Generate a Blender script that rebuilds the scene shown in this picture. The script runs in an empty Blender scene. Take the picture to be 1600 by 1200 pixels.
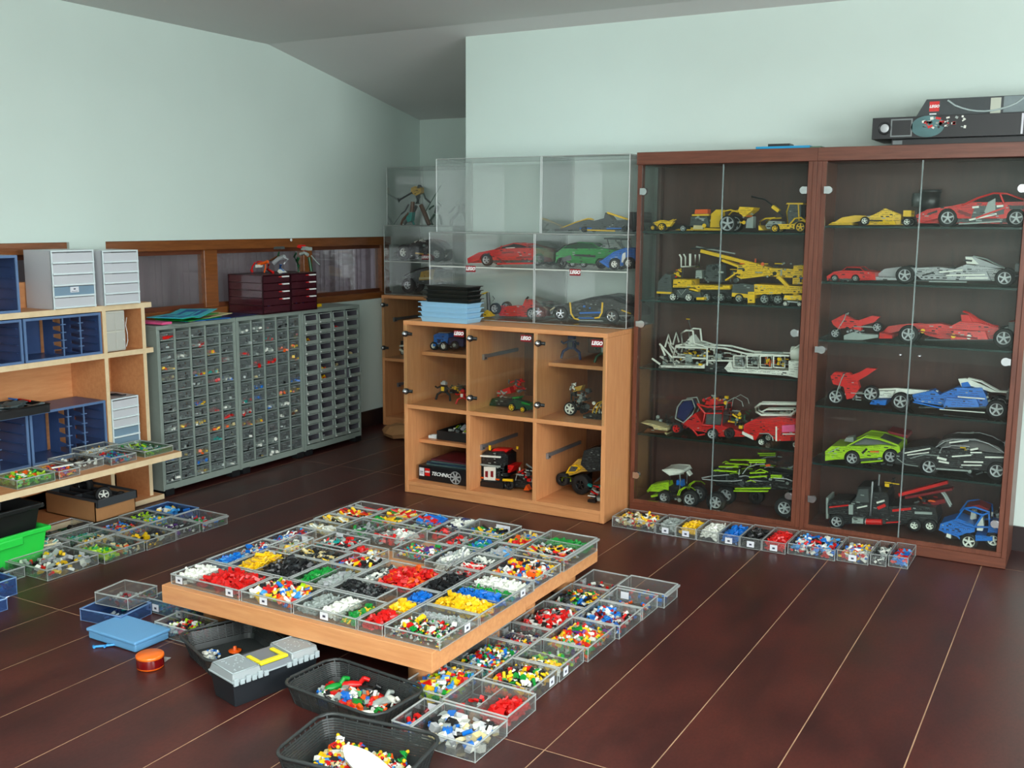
import bpy, math, random
from mathutils import Vector, Matrix, Euler
R_ = random.Random(7)
SC = bpy.context.scene
COL = SC.collection
PI = math.pi

# ---------------------------------------------------------------- camera, sky, lights, exposure
FOC = 1623.3
CAM_H = 1.5
def cam_axes(pit=.15684, yaw=-.51856, roll=-.00645):
    cy, sy, cp, sp = math.cos(yaw), math.sin(yaw), math.cos(pit), math.sin(pit)
    fwd = Vector((sy*cp, cy*cp, -sp)); rt = Vector((cy, -sy, 0)); dn = fwd.cross(rt)
    c, s = math.cos(roll), math.sin(roll)
    return c*rt + s*dn, -s*rt + c*dn, fwd
RT, DN, FW = cam_axes()
cam_data = bpy.data.cameras.new('camera'); cam = bpy.data.objects.new('camera', cam_data); COL.objects.link(cam)
cam_data.sensor_width = 36; cam_data.lens = 36*FOC/1600; cam_data.clip_start = .05; cam_data.clip_end = 60
mw = Matrix.Identity(4)
for i in range(3):
    mw[i][0] = RT[i]; mw[i][1] = -DN[i]; mw[i][2] = -FW[i]
mw[2][3] = CAM_H
cam.matrix_world = mw
SC.camera = cam

world = bpy.data.worlds.new('world'); SC.world = world; world.use_nodes = True
world.node_tree.nodes['Background'].inputs[0].default_value = (.80, .90, 1, 1)
world.node_tree.nodes['Background'].inputs[1].default_value = .55
def area(name, loc, rot, sx, sy, power, col):
    d = bpy.data.lights.new(name, 'AREA'); d.shape = 'RECTANGLE'; d.size = sx; d.size_y = sy; d.energy = power; d.color = col
    o = bpy.data.objects.new(name, d); COL.objects.link(o); o.location = loc; o.rotation_euler = rot
    return o
area('daylight_side_window', (3.28, 1.2, 1.55), (0, PI/2, 0), 1.3, 3.4, 136, (.93, 1, 1))
area('daylight_from_behind', (1.42, -2.28, 1.2), (PI/2, 0, 0), 3.1, 2.1, 76, (.93, 1, 1))  # daylight from behind; its floor-height opening is made up to light the legs
area('overhead_fill_light', (.2, -.6, 2.52), (0, 0, 0), 3.0, 1.2, 40, (.95, 1, .98))  # overhead fill added out of view, without a fixture
area('ceiling_uplight_fill', (-.6, .4, 2.30), (PI, 0, 0), 3.0, 1.6, 125, (.95, 1, .98))  # unseen uplight added to brighten the ceiling
SC.view_settings.view_transform = 'Standard'; SC.view_settings.look = 'None'
SC.view_settings.gamma = 1; SC.view_settings.use_curve_mapping = False
SC.view_settings.exposure = 0.8
SC.cycles.max_bounces = 8; SC.cycles.diffuse_bounces = 4; SC.cycles.glossy_bounces = 3
SC.cycles.transmission_bounces = 4; SC.cycles.transparent_max_bounces = 48
SC.cycles.caustics_reflective = False; SC.cycles.caustics_refractive = False
SC.cycles.sample_clamp_indirect = 4

# ---------------------------------------------------------------- from a pixel of the 1600x1200 photograph to a point of the room
def ray(x, y): return RT*((x-800)/FOC) + DN*((y-600)/FOC) + FW
def on_z(x, y, z=0.):
    d = ray(x, y); k = (z-CAM_H)/d.z; return Vector((d.x*k, d.y*k, z))
def on_y(x, y, Y):
    d = ray(x, y); k = Y/d.y; return Vector((d.x*k, Y, CAM_H+d.z*k))
def on_x(x, y, X):
    d = ray(x, y); k = X/d.x; return Vector((X, d.y*k, CAM_H+d.z*k))

# ---------------------------------------------------------------- materials
MATS = {}
def lin(c):
    return tuple(((v/255+.055)/1.055)**2.4 if v > 10 else v/255/12.92 for v in c) + (1,)
def principled(name, rgb, rough=.4, metal=0., noise=.0, scale=30, spec=.5, coat=0.):
    if name in MATS: return MATS[name]
    m = bpy.data.materials.new(name); m.use_nodes = True; nt = m.node_tree; b = nt.nodes['Principled BSDF']
    c = lin(rgb); b.inputs['Base Color'].default_value = c
    b.inputs['Roughness'].default_value = rough; b.inputs['Metallic'].default_value = metal
    b.inputs['Specular IOR Level'].default_value = spec; b.inputs['Coat Weight'].default_value = coat
    if noise:
        n = nt.nodes.new('ShaderNodeTexNoise'); n.inputs['Scale'].default_value = scale; n.inputs['Detail'].default_value = 4
        tc = nt.nodes.new('ShaderNodeTexCoord'); nt.links.new(tc.outputs['Object'], n.inputs['Vector'])
        r = nt.nodes.new('ShaderNodeValToRGB'); r.color_ramp.elements[0].position = .3; r.color_ramp.elements[1].position = .7
        r.color_ramp.elements[0].color = tuple(v*(1-noise) for v in c[:3])+(1,)
        r.color_ramp.elements[1].color = tuple(min(1, v*(1+noise)) for v in c[:3])+(1,)
        nt.links.new(n.outputs['Fac'], r.inputs['Fac']); nt.links.new(r.outputs['Color'], b.inputs['Base Color'])
    m.diffuse_color = c
    MATS[name] = m
    return m
def wood(name, c1, c2, stretch=(1, 12, 12), scale=6, rough=.45, detail=5):
    if name in MATS: return MATS[name]
    m = bpy.data.materials.new(name); m.use_nodes = True; nt = m.node_tree; b = nt.nodes['Principled BSDF']
    tc = nt.nodes.new('ShaderNodeTexCoord'); mp = nt.nodes.new('ShaderNodeMapping'); mp.inputs['Scale'].default_value = stretch
    n = nt.nodes.new('ShaderNodeTexNoise'); n.inputs['Scale'].default_value = scale; n.inputs['Detail'].default_value = detail; n.inputs['Roughness'].default_value = .65
    r = nt.nodes.new('ShaderNodeValToRGB'); r.color_ramp.elements[0].position = .32; r.color_ramp.elements[1].position = .68
    r.color_ramp.elements[0].color = lin(c1); r.color_ramp.elements[1].color = lin(c2)
    nt.links.new(tc.outputs['Object'], mp.inputs['Vector']); nt.links.new(mp.outputs['Vector'], n.inputs['Vector'])
    nt.links.new(n.outputs['Fac'], r.inputs['Fac']); nt.links.new(r.outputs['Color'], b.inputs['Base Color'])
    b.inputs['Roughness'].default_value = rough
    MATS[name] = m
    return m
def clear(name, tint=(1, 1, 1), haze=.03, hazecol=(.8, .85, .85), gloss=.06, rough=.02):
    # thin clear sheet: mostly straight through, a Fresnel reflection and a little dust
    if name in MATS: return MATS[name]
    m = bpy.data.materials.new(name); m.use_nodes = True; nt = m.node_tree
    nt.nodes.remove(nt.nodes['Principled BSDF']); out = nt.nodes['Material Output']
    t = nt.nodes.new('ShaderNodeBsdfTransparent'); t.inputs[0].default_value = (*tint, 1)
    d = nt.nodes.new('ShaderNodeBsdfDiffuse'); d.inputs[0].default_value = (*hazecol, 1)
    g = nt.nodes.new('ShaderNodeBsdfGlossy'); g.inputs['Roughness'].default_value = rough
    lw = nt.nodes.new('ShaderNodeLayerWeight'); lw.inputs['Blend'].default_value = .25
    mu = nt.nodes.new('ShaderNodeMath'); mu.operation = 'MULTIPLY_ADD'; mu.inputs[1].default_value = .5; mu.inputs[2].default_value = gloss*.5
    nt.links.new(lw.outputs['Fresnel'], mu.inputs[0])
    a = nt.nodes.new('ShaderNodeMixShader'); a.inputs[0].default_value = haze
    nt.links.new(t.outputs[0], a.inputs[1]); nt.links.new(d.outputs[0], a.inputs[2])
    c = nt.nodes.new('ShaderNodeMixShader'); nt.links.new(mu.outputs[0], c.inputs[0])
    nt.links.new(a.outputs[0], c.inputs[1]); nt.links.new(g.outputs[0], c.inputs[2]); nt.links.new(c.outputs[0], out.inputs[0])
    MATS[name] = m
    return m

PC = dict(red=(205, 22, 20), yellow=(236, 190, 20), blue=(10, 105, 195), white=(226, 228, 218), black=(22, 23, 25), gray=(150, 160, 155), dgray=(72, 78, 78),
          green=(10, 140, 50), lime=(160, 205, 25), orange=(228, 88, 14), tan=(205, 190, 140), brown=(96, 56, 30), azure=(60, 150, 215), silver=(165, 168, 170), purple=(90, 40, 130),
          dred=(120, 14, 24), teal=(20, 140, 130), gold=(190, 150, 60), dgreen=(18, 70, 40), navy=(20, 30, 80), pink=(225, 90, 140))
def pl(c):
    if c == 'rubber': return principled('rubber', (20, 21, 22), .75, noise=.2)
    if c == 'chrome': return principled('chrome', (205, 208, 212), .22, metal=1.)
    if c == 'silverpaint': return principled('silver_plastic', (178, 182, 184), .35, metal=.25)
    return principled('plastic_'+c, PC[c], .33, noise=.05, scale=60)
M_WALL = principled('white_wall_paint', (208, 223, 215), .6, noise=.015, scale=3)
M_CEIL = principled('ceiling_paint', (214, 214, 212), .8, noise=.01, scale=3)
M_BEECH = wood('beech_laminate', (204, 136, 86), (220, 156, 104), (14, 14, 1.2), 5, .4)
M_BEECHX = wood('beech_laminate_lengthwise', (204, 136, 86), (220, 156, 104), (1.2, 14, 14), 5, .4)
M_EDGE = wood('pale_plywood_edge', (214, 190, 150), (228, 206, 168), (2, 2, 2), 8, .5)
M_SHELFW = wood('shelf_laminate', (200, 134, 86), (214, 152, 102), (10, 1.2, 10), 5, .45)
M_WALNUT = wood('walnut_laminate', (92, 50, 36), (116, 66, 48), (16, 16, 1.2), 5, .35)
M_WALNUTX = wood('walnut_laminate_lengthwise', (92, 50, 36), (116, 66, 48), (1.2, 16, 16), 5, .35)
M_DARKBACK = wood('dark_back_board', (62, 36, 30), (76, 46, 38), (12, 12, 1.5), 5, .45)
M_FRAMEW = wood('window_frame_wood', (112, 62, 28), (138, 82, 40), (10, 1, 10), 6, .35)
M_METAL = principled('grey_painted_steel', (134, 146, 138), .45, noise=.04)
M_METALD = principled('grey_painted_steel_dark', (86, 98, 94), .5, noise=.04)
M_GLASS = clear('cabinet_glass', (.95, .98, .965), .004, (.6, .7, .7), .02)
M_SHGLASS = clear('shelf_glass', (.78, .9, .86), .01, (.3, .45, .4), .12)
M_GEDGE = principled('green_glass_edge', (14, 44, 40), .2)
M_ACR = clear('acrylic_sheet', (.985, .99, .985), .045, (.8, .86, .84), .06)
M_CASE = clear('acrylic_case_sheet', (.994, .998, .996), .014, (.72, .78, .76), .03)
M_ACRE = clear('acrylic_edge', (.78, .82, .81), .36, (.78, .82, .80), .15, .2)
M_CASEE = principled('case_edge', (196, 202, 192), .3)
M_FROST = clear('frosted_plastic', (.92, .93, .95), .5, (.90, .92, .96), .06, .3)
M_FROSTE = principled('frosted_plastic_rim', (214, 226, 228), .35)
M_BLUEC = principled('blue_organiser_plastic', (50, 72, 116), .35, noise=.06)
M_BLUEE = principled('blue_organiser_edge', (88, 116, 156), .35)
M_PAPER = principled('white_paper', (214, 216, 222), .7)
M_INK = principled('printed_ink', (60, 60, 78), .7)
M_BLACKP = principled('black_plastic', (26, 28, 30), .4, noise=.1)
M_KRAFT = principled('brown_cardboard', (166, 118, 74), .8, noise=.05)

# ---------------------------------------------------------------- mesh helpers
class MB:
    def __init__(s): s.v = []; s.f = []; s.m = []; s.sm = []
    def add(s, vs, fs, m=0, sm=False):
        b = len(s.v); s.v += [tuple(v) for v in vs]
        for f in fs: s.f.append([b+i for i in f]); s.m.append(m); s.sm.append(sm)
        return s
    def box(s, x0, x1, y0, y1, z0, z1, m=0):
        return s.add([(x0, y0, z0), (x1, y0, z0), (x1, y1, z0), (x0, y1, z0), (x0, y0, z1), (x1, y0, z1), (x1, y1, z1), (x0, y1, z1)],
                     [(3, 2, 1, 0), (4, 5, 6, 7), (0, 1, 5, 4), (1, 2, 6, 5), (2, 3, 7, 6), (3, 0, 4, 7)], m)
    def obox(s, c, d, rot=(0, 0, 0), m=0):
        R = Euler(rot).to_matrix() if not isinstance(rot, Matrix) else rot
        c = Vector(c); hx, hy, hz = d[0]/2, d[1]/2, d[2]/2
        vs = [c + R @ Vector(p) for p in [(-hx, -hy, -hz), (hx, -hy, -hz), (hx, hy, -hz), (-hx, hy, -hz), (-hx, -hy, hz), (hx, -hy, hz), (hx, hy, hz), (-hx, hy, hz)]]
        return s.add(vs, [(3, 2, 1, 0), (4, 5, 6, 7), (0, 1, 5, 4), (1, 2, 6, 5), (2, 3, 7, 6), (3, 0, 4, 7)], m)
    def cyl(s, p0, p1, r, n=12, m=0, r2=None, cap=True, sm=True):
        p0 = Vector(p0); p1 = Vector(p1); a = (p1-p0)
        if a.length < 1e-9: return s
        q = a.to_track_quat('Z', 'Y'); r2 = r if r2 is None else r2
        vs = []
        for p, rr in ((p0, r), (p1, r2)):
            for i in range(n):
                t = 2*PI*i/n; vs.append(p + q @ Vector((rr*math.cos(t), rr*math.sin(t), 0)))
        s.add(vs, [(i, (i+1) % n, n+(i+1) % n, n+i) for i in range(n)], m, sm)
        if cap: s.add(vs[:n], [tuple(range(n))[::-1]], m); s.add(vs[n:], [tuple(range(n))], m)
        return s
    def tube(s, pts, r, n=6, m=0, closed=False):
        pts = [Vector(p) for p in pts]; k = len(pts); rings = []
        for i, p in enumerate(pts):
            if closed: d = pts[(i+1) % k]-pts[i-1]
            else: d = pts[min(i+1, k-1)]-pts[max(i-1, 0)]
            if d.length < 1e-9: d = Vector((0, 0, 1))
            q = d.to_track_quat('Z', 'Y' if abs(d.normalized().y) < .95 else 'X')
            rings.append([p + q @ Vector((r*math.cos(2*PI*j/n), r*math.sin(2*PI*j/n), 0)) for j in range(n)])
        vs = [v for rg in rings for v in rg]
        fs = []
        for i in range(k if closed else k-1):
            a, b = i*n, ((i+1) % k)*n
            fs += [(a+j, a+(j+1) % n, b+(j+1) % n, b+j) for j in range(n)]
        s.add(vs, fs, m, True)
        if not closed: s.add(rings[0], [tuple(range(n))[::-1]], m); s.add(rings[-1], [tuple(range(n))], m)
        return s
    def prism(s, poly, y0, y1, m=0, ax='y', in1=0.):
        # polygon in (x, z) extruded along y (or in (x, y) along z, (y, z) along x)
        f = {'y': lambda p, t: (p[0], t, p[1]), 'z': lambda p, t: (p[0], p[1], t), 'x': lambda p, t: (t, p[0], p[1])}[ax]
        n = len(poly)
        s.add([f(p, y0) for p in poly]+[f(p, y1) for p in poly], [(i, (i+1) % n, n+(i+1) % n, n+i) for i in range(n)]+[tuple(range(n))[::-1], tuple(range(n, 2*n))], m)
        return s
    def lathe(s, prof, c, axis='z', n=20, m=0, sm=True):
        vs = []; c = Vector(c)
        for r, h in prof:
            for i in range(n):
                t = 2*PI*i/n; a, b = r*math.cos(t), r*math.sin(t)
                vs.append(c + (Vector((a, b, h)) if axis == 'z' else Vector((a, h, b)) if axis == 'y' else Vector((h, a, b))))
        k = len(prof)
        s.add(vs, [(j*n+i, j*n+(i+1) % n, (j+1)*n+(i+1) % n, (j+1)*n+i) for j in range(k-1) for i in range(n)], m, sm)
        return s
    def loft(s, rings, m=0, sm=False, cap=True):
        n = len(rings[0]); vs = [v for r in rings for v in r]
        s.add(vs, [(j*n+i, j*n+(i+1) % n, (j+1)*n+(i+1) % n, (j+1)*n+i) for j in range(len(rings)-1) for i in range(n)], m, sm)
        if cap: s.add(rings[0], [tuple(range(n))[::-1]], m); s.add(rings[-1], [tuple(range(n))], m)
        return s
    def mesh(s, name, mats):
        me = bpy.data.meshes.new(name); me.from_pydata(s.v, [], s.f)
        for mt in mats: me.materials.append(mt)
        me.polygons.foreach_set('material_index', [min(i, len(mats)-1) for i in s.m]); me.polygons.foreach_set('use_smooth', s.sm)
        me.update(); return me
    def build(s, name, mats, parent=None, label=None):
        if not isinstance(mats, (list, tuple)): mats = [mats]
        return link(name, s.mesh(name, mats), parent, label)
def link(name, me, parent=None, label=None, loc=None, rot=None):
    o = bpy.data.objects.new(name, me); COL.objects.link(o)
    if parent: o.parent = parent
    if label: o['label'] = label
    if loc is not None: o.location = loc
    if rot is not None: o.rotation_euler = rot
    return o
def tag(o, label, cat, group=None, kind=None):
    o['label'] = label; o['category'] = cat
    if group: o['group'] = group
    if kind: o['kind'] = kind
    return o
def thing(name, label, cat, loc=(0, 0, 0), rz=0, group=None):
    o = bpy.data.objects.new(name, None); COL.objects.link(o); o.location = loc; o.rotation_euler = (0, 0, rz); o.empty_display_size = .05
    return tag(o, label, cat, group)
def struct(name, mb, mats, parent=None):
    o = mb.build(name, mats, parent)
    if not parent: o['kind'] = 'structure'
    return o
def bevel(o, w=.002, seg=1):
    b = o.modifiers.new('edge', 'BEVEL'); b.width = w; b.segments = seg; b.limit_method = 'ANGLE'
    return o
TXT = {}
def text(name, s, size, loc, rot, mat, parent=None, shear=0., offset=0., align='CENTER', extrude=.0006, sx=1.):
    key = (s, size, shear, offset, align, extrude, mat.name)
    if key not in TXT:
        cu = bpy.data.curves.new(name, 'FONT'); cu.body = s; cu.size = size; cu.align_x = align; cu.align_y = 'CENTER'; cu.extrude = extrude
        cu.shear = shear; cu.offset = offset; cu.resolution_u = 2
        o = bpy.data.objects.new(name, cu); COL.objects.link(o)
        me = bpy.data.meshes.new_from_object(o.evaluated_get(bpy.context.evaluated_depsgraph_get()))
        bpy.data.objects.remove(o); me.materials.clear(); me.materials.append(mat); TXT[key] = me
    o = link(name, TXT[key], parent, loc=loc, rot=rot); o.scale = (sx, 1, 1)
    return o
# ---------------------------------------------------------------- room shell
LW, BW, RW = -4.62, 6.66, 5.2          # left wall, far back wall, wall behind the display cabinets
CEIL, CREASE = 2.56, 5.03
RE, FE = 3.3, -2.3                     # right and front ends of the room
def slope_z(y): return CEIL if y < CREASE else CEIL - (y-CREASE)*.196
M_PLANK = None
def plank_mat():
    m = bpy.data.materials.new('dark_red_floor_plank'); m.use_nodes = True; nt = m.node_tree; b = nt.nodes['Principled BSDF']
    tc = nt.nodes.new('ShaderNodeTexCoord'); oi = nt.nodes.new('ShaderNodeObjectInfo')
    ad = nt.nodes.new('ShaderNodeVectorMath'); ad.operation = 'ADD'
    sc = nt.nodes.new('ShaderNodeMath'); sc.operation = 'MULTIPLY'; sc.inputs[1].default_value = 37
    nt.links.new(oi.outputs['Random'], sc.inputs[0]); nt.links.new(tc.outputs['Object'], ad.inputs[0]); nt.links.new(sc.outputs[0], ad.inputs[1])
    def noise(scale, st, det, ro=.6):
        mp = nt.nodes.new('ShaderNodeMapping'); mp.inputs['Scale'].default_value = st; nt.links.new(ad.outputs[0], mp.inputs['Vector'])
        n = nt.nodes.new('ShaderNodeTexNoise'); n.inputs['Scale'].default_value = scale; n.inputs['Detail'].default_value = det; n.inputs['Roughness'].default_value = ro
        nt.links.new(mp.outputs[0], n.inputs['Vector']); return n
    n1 = noise(5, (1, .45, 1), 6); n2 = noise(120, (1, .5, 1), 3)
    r = nt.nodes.new('ShaderNodeValToRGB'); e = r.color_ramp.elements
    e[0].position = .30; e[0].color = lin((50, 26, 26)); e[1].position = .72; e[1].color = lin((86, 40, 34))
    nt.links.new(n1.outputs['Fac'], r.inputs['Fac'])
    mx = nt.nodes.new('ShaderNodeMix'); mx.data_type = 'RGBA'; mx.blend_type = 'MULTIPLY'; mx.inputs['Factor'].default_value = .5
    r2 = nt.nodes.new('ShaderNodeValToRGB'); r2.color_ramp.elements[0].position = .35; r2.color_ramp.elements[0].color = (.55, .5, .5, 1); r2.color_ramp.elements[1].position = .6
    nt.links.new(n2.outputs['Fac'], r2.inputs['Fac']); nt.links.new(r.outputs['Color'], mx.inputs['A']); nt.links.new(r2.outputs['Color'], mx.inputs['B'])
    nt.links.new(mx.outputs['Result'], b.inputs['Base Color']); b.inputs['Specular IOR Level'].default_value = .36
    mr = nt.nodes.new('ShaderNodeMapRange'); mr.inputs['To Min'].default_value = .27; mr.inputs['To Max'].default_value = .4
    nt.links.new(n1.outputs['Fac'], mr.inputs['Value']); nt.links.new(mr.outputs[0], b.inputs['Roughness'])
    return m
M_PLANK = plank_mat()
M_JOINT = principled('pale_floor_joint', (170, 136, 106), .7, noise=.25, scale=9)
fl = struct('floor', MB().box(LW-.1, RE, FE, BW+.1, -.05, -.0005), [M_JOINT])
xs = [-.380-.303*k for k in range(-13, 15)]
rows = [-2.4, .04, 2.46, 4.88, 7.3]
pm = {}
for i in range(len(xs)-1):
    x1, x0 = xs[i], xs[i+1]
    x0c, x1c = max(x0, LW-.05), min(x1, RE)
    if x1c-x0c < .01: continue
    for j in range(4):
        ya, yb = max(rows[j], FE), min(rows[j+1], BW+.05)
        w = round(x1c-x0c, 3); key = (w, round(yb-ya, 3))
        if key not in pm:
            g = .0019; hw, hl = w/2-g, (yb-ya)/2-g
            mb = MB().box(-hw, hw, -hl, hl, -.0024, 0)
            pm[key] = mb.mesh('plank', [M_PLANK])
        link('plank', pm[key], fl, loc=((x0c+x1c)/2, (ya+yb)/2, 0))

# ceiling: flat, then sloping down towards the far wall, with a lamp fitting above the view
struct('ceiling', MB().prism([(FE, CEIL), (CREASE, CEIL), (BW+.1, slope_z(BW+.1)), (BW+.1, slope_z(BW+.1)+.1), (CREASE, CEIL+.1), (FE, CEIL+.1)], LW-.1, RE, 0, 'x'), [M_CEIL])
lampt = thing('ceiling_lamp', 'round white glass ceiling lamp on the flat ceiling near the slope', 'lamp', (-2.72, 3.95, CEIL))
mb = MB().lathe([(.0, -.001), (.2, -.001), (.2, -.03), (.17, -.035)], (0, 0, 0), 'z', 32); mb.build('mounting_plate', [M_PAPER], lampt)
mg = bpy.data.materials.new('lamp_glass'); mg.use_nodes = True
mg.node_tree.nodes['Principled BSDF'].inputs['Emission Color'].default_value = (.75, .95, 1, 1); mg.node_tree.nodes['Principled BSDF'].inputs['Emission Strength'].default_value = 16
MB().lathe([(.0, -.095), (.08, -.088), (.14, -.065), (.17, -.03)], (0, 0, 0), 'z', 32).build('shade', [mg], lampt)

# left wall with two long low windows
WZ0, WZ1 = .925, 1.372
Y1B, Y1A, Y2A, Y2B = 3.523, 1.7, 3.747, 6.30
lw = MB()
T = .07
lw.box(LW-T, LW, FE, BW+.1, -.05, WZ0); lw.box(LW-T, LW, FE, BW+.1, WZ1, CEIL+.05)
lw.box(LW-T, LW, FE, Y1A, WZ0, WZ1); lw.box(LW-T, LW, Y1B, Y2A, WZ0, WZ1); lw.box(LW-T, LW, Y2B, BW+.1, WZ0, WZ1)
struct('wall_left', lw, [M_WALL])
def window(name, ya, yb, mull):
    t = thing(name, '', 'window', (LW-.06, ya, WZ0)); del t['label']; del t['category']; t['kind'] = 'structure'
    L, H = yb-ya, WZ1-WZ0
    for z0, z1 in ((0, .045), (H-.06, H)):
        bevel(MB().box(-.03, .045, 0, L, z0, z1).build('window_frame', [M_FRAMEW], t), .003)
    for z0, z1 in ((.045, .07), (H-.085, H-.06)):
        MB().box(-.025, .012, 0, L, z0, z1).build('window_frame', [wood('window_frame_wood_dark', (84, 42, 24), (104, 54, 30), (10, 1, 10), 6)], t)
    for c, w in mull:
        bevel(MB().box(-.03, .03, c-ya-w/2, c-ya+w/2, .045, H-.06).build('mullion', [M_FRAMEW], t), .003)
    cs = [m[0] for m in mull]
    for a, b in zip(cs[:-1], cs[1:]):
        MB().box(-.004, 0, a-ya, b-ya, .05, H-.07).build('pane', [clear('window_pane', (.96, .97, .97), .03, (.7, .7, .72), .05)], t)
window('window_1', Y1A, Y1B, [(Y1A+.03, .06), (2.6, .06), (Y1B-.02, .04)])
window('window_2', Y2A, Y2B, [(Y2A+.012, .024), (4.52, .105), (5.39, .085), (Y2B-.05, .10)])
# the clad wall and ledge outside
M_CLAD = principled('mauve_grey_steel_cladding', (184, 162, 166), .5, noise=.06, scale=8)
ext = MB(); y = 1.2; XO = -5.42
while y < 7.4:
    for a, b, d in ((0, .16, 0), (.16, .175, .02), (.175, .215, .02), (.215, .23, 0)):
        pass
    ext.add([(XO, y, .4), (XO, y+.16, .4), (XO-.035, y+.18, .4), (XO-.035, y+.215, .4), (XO, y+.235, .4), (XO, y, 2.2), (XO, y+.16, 2.2), (XO-.035, y+.18, 2.2), (XO-.035, y+.215, 2.2), (XO, y+.235, 2.2)],
            [(i, i+1, i+6, i+5) for i in range(4)])
    for k in (.05, .1): ext.box(XO, XO+.004, y+k, y+k+.006, .4, 2.2)
    y += .235
eo = struct('wall_exterior', ext, [M_CLAD])
struct('trim_1', MB().box(XO, LW-.075, 1.2, 7.4, .80, .90), [principled('grey_ledge', (128, 122, 126), .6, noise=.08)])
struct('trim_2', MB().box(XO+.001, XO+.22, 1.2, 7.4, 1.36, 1.42), [principled('grey_soffit', (120, 122, 124), .6)])

mb = MB().prism([(LW-.1, -.05), (-3.2, -.05), (-3.2, 2.7), (LW-.1, 2.7)], BW, BW+.1)
struct('wall_far', mb, [M_WALL])
WX = -3.285
struct('wall_back', MB().box(WX, RE, RW, RW+.12, -.05, CEIL+.02).box(WX, WX+.12, RW+.12, BW+.05, -.05, CEIL), [M_WALL])
struct('wall_right', MB().box(RE, RE+.1, FE, RW+.1, -.05, .85).box(RE, RE+.1, FE, RW+.1, 2.25, CEIL+.05).box(RE, RE+.1, FE, -.6, .85, 2.25).box(RE, RE+.1, 3.0, RW+.1, .85, 2.25), [M_WALL])
struct('wall_front', MB().box(LW-.1, RE+.1, FE-.1, FE, -.05, .1).box(LW-.1, RE+.1, FE-.1, FE, 2.3, CEIL+.05).box(LW-.1, -.15, FE-.1, FE, .1, 2.3).box(3.0, RE+.1, FE-.1, FE, .1, 2.3), [M_WALL])
M_BASE = principled('dark_baseboard', (38, 26, 26), .35, noise=.1)
struct('baseboard_left', MB().box(LW, LW+.012, FE, BW, 0, .115), [M_BASE])
struct('baseboard_far', MB().box(LW, WX, BW-.012, BW, 0, .115), [M_BASE])
struct('baseboard_back', MB().box(WX, RE, RW-.012, RW, 0, .115).box(WX-.012, WX, RW-.012, BW, 0, .115), [M_BASE])
# ---------------------------------------------------------------- low table made of two boards on short round legs
M_BT = wood('beech_table_board', (204, 138, 88), (220, 158, 106), (1.2, 14, 14), 4, .4)
TZ = .18
def low_table(name, label, x0, x1, y0, y1, th, legs):
    t = thing(name, label, 'low table', ((x0+x1)/2, (y0+y1)/2, 0))
    hx, hy = (x1-x0)/2, (y1-y0)/2
    bevel(MB().box(-hx, hx, -hy, hy, TZ-th, TZ).build('table_top', [M_BT], t), .0015)
    for lx, ly in legs:
        MB().lathe([(0, 0), (.05, 0), (.052, .004), (.052, TZ-th)], (lx-(x0+x1)/2, ly-(y0+y1)/2, 0), 'z', 28).build('leg', [M_BEECH], t)
TX0, TX1 = -2.896, -1.711
low_table('low_table', 'low beech board on round stub legs, nearer half of the table full of trays', TX0, TX1, 2.512, 3.110, .066, [(-2.83, 2.715), (-1.84, 2.655), (-1.84, 3.05), (-2.83, 3.05)])
low_table('low_table', 'low beech board on round stub legs, farther and thinner half of the table', TX0, TX1-.002, 3.112, 3.715, .056, [(-2.83, 3.20), (-1.835, 3.30), (-1.84, 3.655), (-2.83, 3.64)])

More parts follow.
